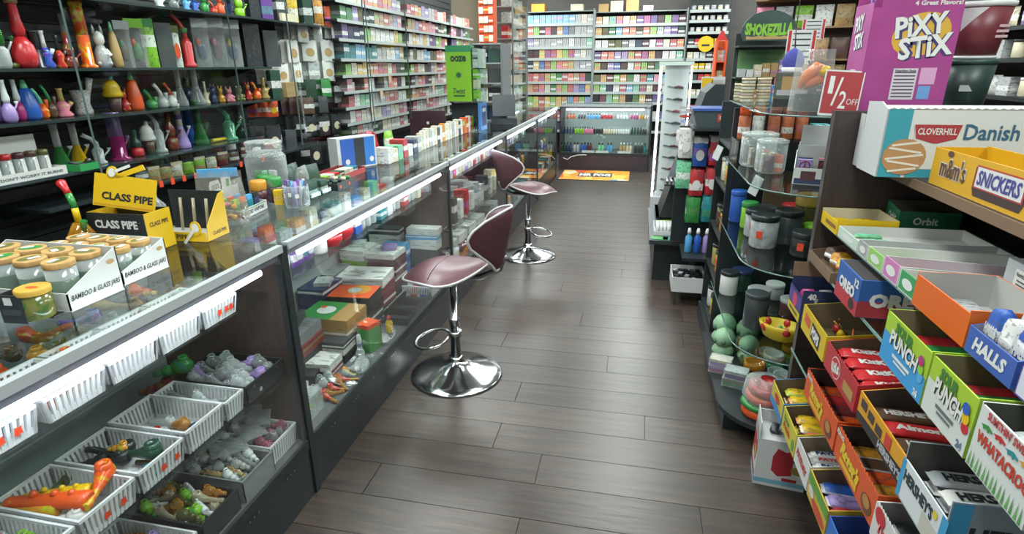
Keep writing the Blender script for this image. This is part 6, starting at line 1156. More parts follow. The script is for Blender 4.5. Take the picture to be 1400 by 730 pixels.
# knife tower
t = thing('knife_tower', 'white lit glass tower of folding knives at the aisle end', 'display case', (0.16, 5.58, 0), -0.05)
ww, dd, hh = 0.29, 0.30, 1.52
part('tower_base', B(0, ww, 0, dd, 0, 0.30), M('#d3d6d6', 0.35), t); part('tower_core', B(0.05, ww - 0.03, 0.06, dd - 0.06, 0.30, hh - 0.03), M('#dfe3e4', 0.35), t); part('tower_roof', B(-0.005, ww + 0.005, -0.005, dd + 0.005, hh - 0.03, hh), M('#cfe0d4', 0.3), t)
part('glass_front', B(0, ww, 0, 0.004, 0.30, hh - 0.03), GLASS, t); part('glass_side', B(-0.0005, 0.0035, 0.004, dd, 0.30, hh - 0.03), GLASS, t)
for x, y in ((0.012, 0.012), (0.012, dd - 0.012), (ww - 0.012, 0.012)): part('light_strip', MB().tube([(x, y, 0.31), (x, y, hh - 0.035)], 0.008, 8), emit('#f4f8ff', 5.0), t)
part('lit_edge', B(0.0, ww, -0.004, 0.0, hh - 0.008, hh), M('#b8f0c8', 0.3), t)
for k in range(10):
    z = hh - 0.22 - k * 0.105
    for j in range(2):
        c = ('maroon', 'black', 'dark red', 'dark grey', 'brown')[(k + j) % 5]
        kn = thing('folding_knife', f'{c} folding knife, {"front" if j == 0 else "side"} face of the lit tower, {ORD[k]} from its top', 'knife', (0.0, 0.0, 0.0), 0, 'knives in the lit tower')
        part('knife_handle', cached('kh', lambda: MB().tube([(-0.05, 0, 0), (-0.01, 0, 0.006), (0.045, 0, -0.004)], [0.009, 0.013, 0.01], 8).mesh('knife_handle', 'paint')), None, kn, c); part('knife_blade', cached('kb', lambda: MB().prism([(-0.045, 0.004), (-0.11, 0.016), (-0.125, 0.004), (-0.05, -0.006)], -0.001, 0.001, 0, 'xz').mesh('knife_blade', STEEL)), None, kn)
        part('knife_peg', cached('kp', lambda: MB().tube([(0.0, 0, 0), (0.0, 0.03, 0)], 0.002, 6).mesh('knife_peg', STEEL)), None, kn)
        kn.location = (0.16 + 0.185, 5.58 + 0.032, z) if j == 0 else (0.16 + 0.03, 5.58 + 0.15, z - 0.03); kn.rotation_euler = (0, 0, -0.05 if j == 0 else HP); kn.scale = (0.85, 1, 1)

# ================================================================== BLACK SLOPED BOARD STAND (beyond the corner shelf unit)
t = thing('board_stand', 'black leaning display board with hooks and a low tray', 'display stand', (0, 0, 0))
bl = [(0.185, 0.36), (0.21, 0.36), (0.47, 1.30), (0.53, 1.36), (0.60, 1.36), (0.60, 0.36)]
part('board_body', MB().prism(bl, 4.55, 5.0, 0, 'xz'), M('#1b2426', 0.4), t); part('board_base', B(0.17, 0.62, 4.1, 5.0, 0.0, 0.30), M('#191d1f', 0.4), t); part('board_post', B(0.42, 0.45, 4.02, 4.06, 0.0, 1.12), BLACK, t); part('tray_board', B(0.13, 0.62, 4.0, 5.0, 0.30, 0.33), M('#2a2f31', 0.4), t)
bd = thing('pack_board', 'black pegboard carrying red and blue blister packs below the grey bin', 'display board', (0, 0, 0)); part('peg_panel', B(0.27, 0.66, 3.98, 4.0, 0.34, 1.12), M('#14191b', 0.4), bd); part('peg_post', B(0.445, 0.455, 3.95, 3.98, 0.0, 1.115), BLACK, bd); part('top_shelf', B(0.33, 0.66, 3.72, 4.0, 1.115, 1.13), BLACK, bd)
lg = lambda s, w_, h_, u, v, c: lettering(s, w_, h_, t, on_y(u, v, 4.549) , 'f', c)
lg('HOT', 0.055, 0.03, 936, 166, '#3f6fd0'); lg('HOT', 0.05, 0.022, 936, 172, '#d04a3a'); patch(0.07, 0.05, t, on_y(936, 150, 4.549), 'f', 'silver', 'emblem', pts=[(-1, -1), (1, -1), (1, 0.3), (0.2, 0.3), (0.2, 0.6), (1, 0.6), (1, 1), (-1, 1), (-1, 0.2), (0.4, 0.2), (0.4, -0.4), (-1, -0.4)]); patch(0.075, 0.022, t, on_y(936, 159, 4.548), 'f', '#b83a30', 'emblem', pts=OVAL)
t = thing('storage_bin', 'grey plastic bin with a blue lid and orange label on the packs board', 'bin', (0.475, 3.86, 1.131)); part('bin_body', B(-0.12, 0.12, -0.1, 0.1, 0, 0.10, top=(-0.15, 0.15, -0.12, 0.12)), M('#4c565a', 0.4), t); part('bin_lid', B(-0.155, 0.155, -0.125, 0.125, 0.10, 0.115), M('#2f4c90', 0.4), t); patch(0.05, 0.045, t, (0.02, -0.1125, 0.06), 'f', '#e0582c', 'label_block', up=(0, -0.2, 1)); patch(0.03, 0.02, t, (0.02, -0.1145, 0.06), 'f', 'white', 'label_print', up=(0, -0.2, 1))
packs = [(0.31, 0.93, 'white', 'white and red card'), (0.40, 0.88, 'blue', 'blue and white card'), (0.50, 0.89, 'red', 'red and white card'), (0.395, 0.69, 'red', 'red card'), (0.495, 0.70, 'red', 'bright red card'), (0.39, 0.51, 'green', 'green card'), (0.49, 0.52, 'teal', 'teal card'), (0.31, 0.74, 'mint', 'mint card')]
for i, (x, z, c, nm) in enumerate(packs):
    for j in range(3): pouch(0.085, 0.17, 0.03, c, f'{nm} blister pack, {("rear", "middle", "outer")[j]} on its hook under the grey bin, {ORD[i]} hook', (x, 3.95 - j * 0.045, z - 0.001 * i), 0, mat='print', header='white' if i < 3 else None, cat='pack', group='blister packs on the black board', name='hanging_pack', panel='white' if j == 2 and i < 5 else None)
    hk = part('hook_wire', MB().tube([(x, 3.98, z + 0.165), (x, 3.82, z + 0.165)], 0.0025, 6), STEEL, bd)
for i in range(3):
    for j in range(3): pouch(0.07, 0.09, 0.02, ('white', 'dark grey', 'silver')[i], f'{("white", "dark grey", "silver")[i]} hanging sachet, {("rear", "middle", "outer")[j]} on the sloped board, {ORD[i]} hook', (0.30 + i * 0.03 + 0.02, 4.53 - j * 0.04, 0.95 - i * 0.14), 0.2, mat='print', cat='pack', group='sachets on the sloped board', name='hanging_sachet')
t = thing('wire_basket', 'small black wire tray of silver tools on the sloped board', 'tray', (0.30, 4.42, 0.655)); part('tray_floor', B(-0.08, 0.12, -0.1, 0.1, 0, 0.012), BLACK, t)
part('hanging_arm', B(-0.02, 0.06, 0.1, 0.128, 0.0, 0.03), BLACK, t)
for i in range(6): solo('hand_tool', MB().tube([(0, -0.08, 0.012), (0, 0.07, 0.016)], 0.009, 8), STEEL, f'silver metal tool {ORD[i]} in the black wire tray', 'tool', (0.24 + i * 0.03, 4.42, 0.6675), 0, group='tools in the black wire tray')
t, f = tray(0.26, 0.24, 0.03, 0.05, WHITE, WHITE, 'white low tray of small white rolls at the foot of the sloped board', (0.29, 4.25, 0.3305), 0, slope=False)
for j in range(3):
    for i in range(9): solo('paper_roll', MB().lathe([(0.011, 0), (0.011, 0.06)], 8), WHITE, f'small white roll in the white low tray, {ORD[j]} row, {ORD[i]} along', 'roll', (0.19 + i * 0.0255, 4.18 + j * 0.06, 0.334), 0, group='white rolls in the low tray')
for i, (c, x, y, rz) in enumerate((('lime', 0.27, 4.45, 0.3), ('yellow', 0.34, 4.44, -0.2))): solo('folded_bag', B(-0.07, 0.07, -0.03, 0.03, 0, 0.03, top=(-0.05, 0.06, -0.02, 0.015)), 'print', f'{c} folded bag behind the white roll tray', 'bag', (x - 0.03, y, 0.3305), rz, c)
for i in range(4): solo('leaflet', B(-0.06, 0.06, -0.04, 0.04, 0, 0.004), 'print', f'{("green", "teal", "yellow", "magenta")[i]} leaflet at the front of the board tray', 'leaflet', (0.20 + i * 0.085, 4.055, 0.3305 + 0.0), 0.1 * (i - 1), ('green', 'teal', 'yellow', 'magenta')[i])
for i in range(3): bottle(0.022, 0.16, ('sky blue', 'blue', 'lilac')[i], 'white', f'{("sky blue", "blue", "lilac")[i]} squeeze bottle in front of the packs board', (0.37 + i * 0.055, 3.74, 0.34), group='squeeze bottles by the packs board')
t = thing('bottle_shelf', 'black low shelf of leaflets under the squeeze bottles', 'shelf', (0, 0, 0)); part('shelf_top', B(0.33, 0.66, 3.6, 3.93, 0.32, 0.3395), M('#15191a', 0.4), t); part('shelf_leg', B(0.515, 0.535, 3.61, 3.64, 0, 0.32), BLACK, t); part('shelf_leg', B(0.61, 0.64, 3.61, 3.64, 0, 0.32), BLACK, t); part('shelf_leg', B(0.61, 0.64, 3.88, 3.91, 0, 0.32), BLACK, t); part('shelf_leg', B(0.515, 0.535, 3.89, 3.91, 0, 0.32), BLACK, t)
t = thing('white_crate', 'white tray of small black parts on acrylic legs by the corner unit', 'tray', (0.37, 3.78, 0.0), 0)
for x in (-0.07, 0.08): part('acrylic_leg', B(x, x + 0.02, -0.14, -0.12, 0, 0.10), pane('#e6eeee'), t)
for x in (-0.07, 0.08): part('acrylic_leg', B(x, x + 0.02, 0.06, 0.08, 0, 0.10), pane('#e6eeee'), t)
part('tray_floor', B(-0.09, 0.12, -0.16, 0.1, 0.10, 0.105), WHITE, t); part('tray_wall', MB().box(-0.09, 0.12, -0.16, -0.155, 0.105, 0.20).box(-0.09, -0.085, -0.155, 0.1, 0.105, 0.20).box(0.115, 0.12, -0.155, 0.1, 0.105, 0.20).box(-0.085, 0.115, 0.095, 0.1, 0.105, 0.20), WHITE, t)
for i in range(5):
    for j in range(4): solo('black_part', B(-0.014, 0.014, -0.02, 0.02, 0, 0.03), 'paint', f'{("black", "dark grey", "black", "silver", "black")[(i + j) % 5]} small part in the white legged tray, {ORD[j]} row, {ORD[i]} along', 'part', (0.305 + i * 0.037, 3.66 + j * 0.055, 0.1555), 0.3 * ((i + j) % 3 - 1), ('black', 'dark grey', 'black', 'silver', 'black')[(i + j) % 5], 'small parts in the white tray')
part('liner', B(-0.08, 0.11, -0.15, 0.09, 0.105, 0.155), M('#2a2c2e'), bpy.data.objects['white_crate'])

# ================================================================== CORNER SHELF UNIT (black, glass shelves with a rounded corner)
PX0, PX1 = 0.43, 1.2
t = thing('corner_shelf_unit', 'black shelf unit with rounded glass shelves of jars and ashtrays beside the candy rack', 'shelf unit', (0, 0, 0))
part('upright', B(PX0 + 0.02, PX1, 3.0, 3.018, 0.0, 1.30), M('#15191a', 0.35), t); part('upright', B(PX0 + 0.03, PX1, 3.52, 3.538, 0.0, 1.30), M('#15191a', 0.35), t); part('back_board', B(PX1, PX1 + 0.018, 2.1, 3.538, 0.0, 1.34), M('#171b1c', 0.4), t)
part('base_plinth', MB().prism([(PX0 + 0.01, 3.5), (PX0 + 0.01, 2.27), (0.64, 2.27), (PX1, 2.27), (PX1, 3.5)][::-1], 0.0, 0.1, 0), BLACK, t)
def rounded(x0, y0, y1, r, xe): return [(x0, y1)] + [(x0 + r - r * math.cos(a) , y0 + r * 0.9 - r * 0.9 * math.sin(a)) for a in [i * math.pi / 16 for i in range(9)]] + [(xe, y0), (xe, y1)]
SZ = [0.12, 0.42, 0.77, 1.07, 1.335]
for k, z in enumerate(SZ):
    poly = rounded(PX0 - (0.02 if k == 0 else 0), 2.1, 2.998, 0.24, PX1 - 0.001)[::-1]
    part('rounded_shelf', MB().prism(poly, z - (0.02 if k == 0 else 0.008), z), BLACK if k == 0 else SHELFGLASS, t)
    if k: part('shelf_edge', MB().tube([(a, b, z - 0.004) for a, b in rounded(PX0, 2.1, 2.995, 0.24, PX1 - 0.01)[:-1]], 0.003, 6), M('#5f7a74', 0.15), t)
for z in (0.12, 0.38, 0.62, 0.88, 1.1): part('bay_shelf', B(PX0 + 0.03, PX1 - 0.001, 3.02, 3.518, z - 0.012, z), M('#1a1e20', 0.4), t)
part('top_gusset', MB().prism([(PX0 + 0.06, 1.06), (0.72, 0.90), (0.72, 0.80), (PX0 + 0.06, 0.80)], 2.985, 2.996, 0, 'xz'), M('#161c1c', 0.4), t)
for i, (x, y, c) in enumerate(((0.45, 2.72, 'white'), (0.55, 2.28, 'white'))): solo('shelf_card', B(-0.02, 0.02, -0.001, 0.001, -0.075, 0.005), WHITE, ('white card hanging from the corner unit shelf edge by the post', 'white card hanging at the rounded shelf corner under the clear boxes')[i], 'card', (on_z((986, 1040)[i], (200, 242)[i], 1.07).x - 0.004, on_z((986, 1040)[i], (200, 242)[i], 1.07).y, 1.066), -0.6, rot=(0, 0.35, -0.7))
# bay of painted jars between the two uprights
for k, z in enumerate((0.12, 0.38, 0.62, 0.88)):
    for i in range(3):
        c = (('navy', 'amber', 'white'), ('amber', 'orange', 'tan'), ('purple', 'orange', 'brown'), ('lime', 'amber', 'cream'))[k][i]
        jar(0.055, 0.11, c, 'black' if k < 3 else 'silver', f'{c} printed tin {ORD[i]} from front, {ORD[k]} shelf up between the black uprights', (PX0 + 0.10, 3.09 + i * 0.15, z + 0.0006), 'tin', 'tins between the black uprights', body='swirl')
# z=.12 deck
def P(u, v, z): return on_z(u, v, z)
deck_items = []
p = P(1024, 572, 0.12); p.x += 0.05; p.y += 0.05
t = thing('silicone_ashtray', 'wrapped stack of red, green and orange silicone ashtrays on the lowest rounded shelf', 'ashtray', (p.x, p.y, 0.1206))
part('lower_ring', MB().lathe([(0.068, 0), (0.075, 0.006), (0.075, 0.035), (0.06, 0.04)], 22), 'paint', t, 'orange'); part('middle_ring', MB().lathe([(0.07, 0.04), (0.082, 0.045), (0.078, 0.06), (0.06, 0.064)], 22), 'paint', t, 'green'); part('upper_ring', MB().lathe([(0.06, 0.064), (0.075, 0.068), (0.078, 0.095), (0.055, 0.1)], 22, (0.012, 0, 0)), 'paint', t, 'orange')
part('top_rose', MB().lathe([(0.05, 0.1), (0.072, 0.108), (0.07, 0.14), (0.05, 0.138), (0.046, 0.12), (0.024, 0.12), (0.03, 0.15), (0.018, 0.15), (0.0, 0.13)], 18, (0.014, 0, 0)), 'paint', t, 'red'); part('wrap_film', MB().lathe([(0.08, 0.06), (0.095, 0.09), (0.085, 0.15), (0.03, 0.165)], 14, (0.014, 0, 0), caps=False), 'film', t, 'clear')
for i, (c, dx, dy) in enumerate((('lime', 0.12, 0.06), ('green', 0.16, -0.03), ('blue', 0.19, 0.03))): solo('silicone_disc', MB().lathe([(0.035, 0), (0.042, 0.006), (0.04, 0.02), (0.03, 0.02), (0.028, 0.008), (0, 0.008)], 16), 'paint', f'{c} silicone dish beside the wrapped ashtray stack', 'dish', (p.x + dx, p.y + dy, 0.1206), 0, c)
AMB = ['olive', 'amber', 'clear', 'lime', 'amber', 'olive', 'mint', 'clear', 'teal']
k = 0
for j in range(5):
    for i in range(3):
        for l in range(2 if (i + j) % 2 == 0 else 1):
            c = AMB[k % 9]; k += 1
            t = thing('glass_ashtray', f'{c} glass ashtray {"stacked on another" if l else "on the shelf"}, {ORD[i]} from aisle in {ORD[j]} row, lowest rounded shelf', 'ashtray', (0.60 + i * 0.105, 2.34 + j * 0.105, 0.1206 + l * 0.04), 0, 'glass ashtrays on the lowest rounded shelf')
            part('dish', cached('gad', lambda: MB().lathe([(0.038, 0), (0.048, 0.006), (0.048, 0.034), (0.04, 0.034), (0.036, 0.012), (0, 0.01)], 12).mesh('dish', 'tint')), None, t, c)
for i, (u, v, s, lb) in enumerate(((973, 462, 1.0, 'mint green skull ornament at the outer shelf edge'), (986, 437, 1.1, 'mint green skull ornament behind two others'), (1000, 452, 1.1, 'mint green skull ornament nearest the grey jar'.replace('nearest', 'beside')), (1012, 462, 0.9, 'small mint skull ornament by the glass ashtrays'))):
    x, y = (0.49, 0.51, 0.62, 0.60)[i], (2.76, 2.91, 2.87, 2.72)[i]
    t = thing('skull_ornament', lb, 'ornament', (x, y, 0.1206), -0.6)
    GM = M('#9cc49c', 0.45)
    part('cranium', MB().ball((0, 0, 0.085 * s), 0.052 * s, 0.06 * s, 0.05 * s, 14), GM, t); part('jaw', MB().lathe([(0.05 * s, 0), (0.055 * s, 0.02 * s), (0.035 * s, 0.055 * s)], 12), GM, t)
    for q in (-1, 1): part('eye_socket', MB().ball((q * 0.02 * s, -0.05 * s, 0.08 * s), 0.013 * s, 0.012 * s, 0.014 * s, 8), M('#5a7a5e', 0.6), t)
for i, (x, y, z) in enumerate(((0.455, 2.57, 0.1206), (0.455, 2.57, 0.1556), (0.50, 2.45, 0.1206), (0.505, 2.45, 0.1606))):
    t = thing('bead_box', f'clear box of {("purple", "lilac", "green and purple", "silver and purple")[i]} beads, {"on top of another" if i % 2 else "on the shelf"} near the shelf edge', 'box', (x, y, z), -0.3)
    h_ = 0.034 if i < 2 else 0.0385
    part('clear_shell', B(-0.05, 0.05, -0.035, 0.035, 0, h_), 'film', t, 'clear'); part('bead_layer', B(-0.045, 0.045, -0.03, 0.03, 0.002, h_ * 0.5), 'swirl', t, ('magenta', 'lilac', 'green', 'purple')[i]); part('upper_layer', B(-0.045, 0.045, -0.03, 0.03, h_ * 0.5 + 0.001, h_ - 0.003), 'swirl', t, ('lilac', 'cream', 'olive', 'silver')[i])
# z=.42 shelf
p = P(1056, 470, 0.42)
t = thing('taco_ashtray', 'yellow and red taco-shaped ashtray with a green centre on the glass shelf', 'ashtray', (p.x + 0.035, p.y + 0.05, 0.4206), -0.5)
part('shell', MB().lathe([(0.04, 0), (0.062, 0.012), (0.078, 0.05), (0.084, 0.07), (0.07, 0.07), (0.055, 0.03), (0.0, 0.016)], 18, sx=1.05, sy=0.7), M('#d8b820', 0.35, grain=0.0), t); part('centre_cone', MB().lathe([(0.025, 0.02), (0.004, 0.06)], 12), 'paint', t, 'green')
for a in (0.3, 1.4, 2.6, 3.9, 5.2): part('red_filling', MB().ball((0.072 * math.cos(a), 0.05 * math.sin(a), 0.055), 0.018, 0.013, 0.02, 8), 'paint', t, 'red')
for i, (u, v, r_, h_, c, lid, lb, bd_) in enumerate(((1008, 405, 0.042, 0.10, 'white', 'black', 'white jar with black wavy top on the second glass shelf', 'paint'), (1022, 395, 0.05, 0.09, 'dark green', 'navy', 'dark jar with navy lid behind the white wavy jar', 'paint'), (1035, 437, 0.047, 0.14, 'dark grey', 'dark grey', 'tall dark grey ribbed tumbler with yellow lettering', 'paint'), (1050, 405, 0.05, 0.08, 'dark grey', 'silver', 'dark jar with marbled silver lid and orange sticker', 'swirl'), (1066, 392, 0.042, 0.06, 'pale grey', 'white', 'pale round tin beside the marbled lid jar', 'paint'), (1078, 408, 0.045, 0.07, 'maroon', 'silver', 'maroon jar close to the candy rack panel', 'swirl'))):
    x, y = ((0.49, 2.88), (0.56, 2.95), (0.545, 2.50), (0.60, 2.72), (0.70, 2.86), (0.72, 2.64))[i]
    t = jar(r_, h_, c, lid, lb, (x, y - 0.06, 0.4206), body=bd_)
    if i == 2: lettering('X', 0.02, 0.02, t, (0, -r_ - 0.001, 0.07), 'f', 'yellow') if False else None
solo('tray_bag', MB().lathe([(0.09, 0), (0.1, 0.03), (0.09, 0.12), (0.06, 0.15)], 16, sx=1.0, sy=0.6), M('#171b1d', 0.6), 'black round bag with a gold rim standing by the black upright', 'bag', (0.56, 2.93, 0.4206)) if False else None
# z=.77 shelf
for i, (x, y, r_, h_, c, lid, lb, bd_) in enumerate(((0.50, 2.93, 0.035, 0.13, 'blue', 'blue', 'slim blue cylinder by the black upright', 'paint'), (0.535, 2.82, 0.035, 0.10, 'lime', 'green', 'lime green jar behind the white printed jars', 'paint'), (0.545, 2.68, 0.05, 0.10, 'pale grey', 'black', 'white printed jar with black lid and orange sticker, rear of two', 'swirl'), (0.545, 2.52, 0.055, 0.115, 'pale grey', 'black', 'large white printed jar with black lid and orange sticker', 'swirl'), (0.655, 2.60, 0.055, 0.12, 'dark grey', 'black', 'black jar with a small white label', 'paint'),
        (0.62, 2.88, 0.05, 0.07, 'silver', 'dark grey', 'low dark-lidded clear jar under the brown board', 'tint'), (0.735, 2.90, 0.04, 0.08, 'red', 'red', 'red screw-top tub behind the printed jars', 'paint'), (0.77, 2.76, 0.055, 0.13, 'olive', 'gold', 'green glass jar with wide gold lid', 'tint'), (0.88, 2.72, 0.05, 0.12, 'dark green', 'gold', 'dark green jar with gold lid close to the panel', 'tint'), (0.76, 2.60, 0.045, 0.06, 'lime', 'lime', 'lime green low tub before the gold lid jar', 'paint'),
        (0.68, 2.42, 0.05, 0.075, 'black', 'black', 'short black jar at the shelf corner', 'paint'), (0.86, 2.55, 0.045, 0.1, 'dark green', 'black', 'dark jar tight against the candy rack panel', 'paint'))):
    t = jar(r_, h_, c, lid, lb, (x, y - 0.03, 0.7706), body=bd_, lid_h=0.024 if lid != 'gold' else 0.05)
    if i in (2, 3, 10): part('price_sticker', MB().box(-0.012, 0.012, -r_ - 0.003, -r_ - 0.0005, h_ * 0.4, h_ * 0.4 + 0.03), STICK, t, rz=0.0)
    t.rotation_euler.z = -0.5
t = thing('brown_carton', 'plain brown board box back against the black upright', 'box', (0.78, 2.96, 0.7706)); part('board', B(-0.16, 0.2, -0.01, 0.0, 0, 0.24), CARDBROWN, t)
# z=1.07 shelf: clear boxes and USB lighter displays
for i, (x, y, w_, h_, lb) in enumerate(((0.53, 2.74, 0.15, 0.13, 'clear plastic tub of small packs behind the hanging card'), (0.55, 2.575, 0.12, 0.12, 'clear plastic tub next to the lighter displays'))):
    t = thing('clear_tub', lb, 'tub', (x, y, 1.0706), -0.5); part('tub_shell', MB().lathe([(w_ * 0.45, 0), (w_ * 0.5, 0.01), (w_ * 0.5, h_)], 18), 'film', t, 'clear'); part('tub_lid', MB().lathe([(w_ * 0.52, h_), (w_ * 0.52, h_ + 0.012), (w_ * 0.4, h_ + 0.016)], 18), 'film', t, 'clear')
    for q in range(4): part('packed_item', B(-0.02, 0.02, -0.008, 0.008, 0, 0.07), 'print', t, ('orange', 'tan', 'cream', 'maroon')[q], loc=(0.03 * math.cos(q * 1.6), 0.03 * math.sin(q * 1.6), 0.004), rz=q)
carton(0.16, 0.02, 0.11, 'black', 'black slanted board behind the clear tubs', 'board', (0.58, 2.96, 1.0706), 0, mat='card')
for i, (x, y, z) in enumerate(((0.70, 2.36, 1.0706), (0.775, 2.63, 1.0706))):
    t, f = tray(0.21, 0.13, 0.06, 0.11, PRINTW, PRINTW, ('white USB lighter display box with peace-sign lighters on the rounded shelf', 'white USB lighter display box behind the peace-sign one')[i], (x, y, z), -0.25, back_card=0.07 if i else 0.02)
    patch(0.20, 0.02, f, (0, -0.0658, 0.012), 'f', 'navy'); patch(0.06, 0.05, f, (0.055, -0.066, 0.035), 'f', 'sky blue'); lettering('USB', 0.045, 0.022, f, (0.055, -0.067, 0.03), 'f', 'white', bold=0.04); patch(0.05, 0.035, f, (-0.055, -0.0662, 0.032), 'f', ('maroon', 'dark red')[i])
    for q in range(6):
        c = ('lilac', 'maroon', 'pale grey', 'navy', 'pink', 'silver')[q]; lx, ly = -0.07 + 0.07 * (q % 3), -0.03 + 0.05 * (q // 3); a = -0.25
        lt = solo('usb_lighter', B(-0.025, 0.025, -0.01, 0.01, 0, 0.085), 'print', f'{c} square lighter in the {"peace-sign" if i == 0 else "rear"} USB display box, {"front" if q < 3 else "rear"} row', 'lighter', (x + lx * math.cos(a) - ly * math.sin(a), y + lx * math.sin(a) + ly * math.cos(a), z + 0.0035), a, c, 'square lighters in the display boxes')
        if i == 0 and q < 3 and q != 2:
            rg = MB(); rg.tube([(0.017 * math.cos(k_ * 0.4488), -0.0112, 0.062 + 0.017 * math.sin(k_ * 0.4488)) for k_ in range(14)], 0.0022, 5, closed=True)
            for e in (1.5708, -1.5708, -0.8, -2.34): rg.tube([(0, -0.0112, 0.062), (0.017 * math.cos(e), -0.0112, 0.062 + 0.017 * math.sin(e))], 0.0018, 5)
            part('peace_sign', rg, M('dark red'), lt)
# orange spray cans on the upper glass level
t = thing('can_step', 'clear acrylic step carrying the orange cans', 'stand', (0.58, 2.9, 0)); part('step_top', B(-0.13, 0.3, -0.06, 0.09, 1.162, 1.168), SHELFGLASS, t); part('step_leg', B(-0.13, -0.12, -0.06, 0.09, 1.0706, 1.162), GLASS, t); part('step_leg', B(0.29, 0.3, -0.06, 0.09, 1.0706, 1.162), GLASS, t)

# ------------------------------------------------------------------ on the upper levels of the corner unit
for i, (c, x, y) in enumerate((('orange', 0.485, 2.90), ('white', 0.55, 2.92), ('orange', 0.615, 2.91), ('orange', 0.675, 2.915), ('orange', 0.735, 2.92))):
    t = thing('spray_can', f'{"orange" if i != 1 else "white-bodied"} spray can with an orange cap, {ORD[i]} along from the aisle', 'can', (x, y, 1.1686), 0, 'orange-capped cans')
    part('can_body', cached('scb', lambda: MB().lathe([(0.025, 0), (0.027, 0.004), (0.027, 0.1), (0.02, 0.108)], 14).mesh('can_body', 'print')), None, t, 'white' if i == 1 else '#c8683a'); part('can_cap', cached('scc', lambda: MB().lathe([(0.026, 0.106), (0.026, 0.14), (0.02, 0.146)], 14).mesh('can_cap', 'paint')), None, t, 'orange')
for i in range(4): carton(0.035, 0.05, 0.07, 'teal', f'teal carton {ORD[i]} along beside the orange-capped cans', 'box', (0.79 + i * 0.022 * 1.7, 2.915, 1.1686) if i < 2 else (0.70 + i * 0.045, 2.855, 1.1686), 0, 'teal cartons by the cans')
TZ = 1.3356
for i, (n, x, y) in enumerate(((4, 0.475, 2.86), (4, 0.545, 2.88), (2, 0.60, 2.80), (1, 0.655, 2.76), (3, 0.46, 2.95))):
    for k in range(n):
        t = thing('round_tin', f'cream round tin {ORD[k]} up in the {ORD[i]} stack on the topmost glass shelf', 'tin', (x, y, TZ + k * 0.026), 0, 'cream tins on the topmost shelf')
        part('tin_body', cached('tnb', lambda: MB().lathe([(0.029, 0), (0.029, 0.02)], 14).mesh('tin_body', 'print')), None, t, 'cream'); part('tin_lid', cached('tnl', lambda: MB().lathe([(0.031, 0.014), (0.031, 0.0245), (0.027, 0.0255)], 14).mesh('tin_lid', 'paint')), None, t, '#b9ab8c')
for i, (u, c, h_) in enumerate(((1040, 'sky blue', 0.07), (1052, 'red', 0.1), (1062, 'lime', 0.08), (1070, 'maroon', 0.07))): p = on_y(u, 150, 2.85); carton(0.05, 0.05, h_, c, f'{c} small card pack beyond the cream tins', 'pack', (p.x + 0.05, 2.93, TZ), 0, mat='print')
t = thing('display_box', 'olive and black printed box in a clear sleeve on the topmost glass shelf', 'box', (on_y(1090, 130, 2.55).x, 2.55, TZ), -0.25); bx = part('box_body', B(-0.085, 0.06, -0.04, 0.04, 0, 0.13), M('#5c6254', 0.4, grain=0.3, scale=14), t)
patch(0.08, 0.05, bx, (-0.02, -0.0408, 0.09), 'f', 'tan'); patch(0.11, 0.02, bx, (-0.02, -0.0408, 0.055), 'f', 'pale grey'); patch(0.14, 0.03, bx, (-0.012, -0.0407, 0.016), 'f', 'black'); part('side_sleeve', B(0.0605, 0.085, -0.04, 0.04, 0, 0.125), 'film', t, 'pale grey')
for i in range(3): part('sleeve_item', B(0.064, 0.08, -0.03, 0.03, 0.01 + 0.037 * i, 0.045 + 0.037 * i), 'print', t, ('maroon', 'dark grey', 'cream')[i])
p = on_y(1118, 130, 2.3)
t = thing('hookah_bag', 'clear bag holding an orange and yellow piece on the topmost glass shelf', 'bag', (p.x - 0.02, 2.32, TZ), -0.2)
part('bag_film', MB().grid(bagf(-1), 8, 8).grid(bagf(1), 8, 8, flip=True), 'film', t, 'clear', scale=(0.8, 1, 1.1)); part('bagged_piece', MB().tube([(-0.04, 0, 0.08), (-0.02, 0, 0.12), (0.01, 0, 0.15), (0.03, 0, 0.14), (0.03, 0, 0.11), (0.0, 0, 0.1), (-0.02, 0, 0.085)], [0.01, 0.02, 0.022, 0.022, 0.02, 0.018, 0.01], 10), 'paint', t, '#f07a1a'); part('bagged_base', B(-0.05, 0.05, -0.012, 0.012, 0.0, 0.06), 'swirl', t, 'dark grey'); part('bagged_bead', MB().ball((0.035, -0.012, 0.135), 0.022, n=8), 'paint', t, 'yellow')
t = thing('sale_sign', 'red card sign with white half price figures standing by the candy rack panel', 'sign', (on_y(1150, 130, 2.16).x - 0.012, 2.13, TZ), -0.1)
sg = part('sign_card', B(-0.058, 0.058, 0, 0.003, 0, 0.142), WHITE, t, rot=(-0.12, 0.06, 0)); patch(0.108, 0.132, sg, (0, -0.0008, 0.071), 'f', '#a82c30', 'red_panel'); lettering('1', 0.014, 0.055, sg, (-0.034, -0.0016, 0.095), 'f', 'white', bold=0.01); lettering('/', 0.024, 0.09, sg, (-0.014, -0.0016, 0.075), 'f', 'white', bold=0.0); lettering('2', 0.022, 0.055, sg, (0.006, -0.0016, 0.05), 'f', 'white', bold=0.01); lettering('OFF', 0.034, 0.018, sg, (0.036, -0.0016, 0.045), 'f', 'white', bold=0.0)
part('sign_foot', B(-0.05, 0.05, 0.0, 0.05, 0.0, 0.003), WHITE, t)
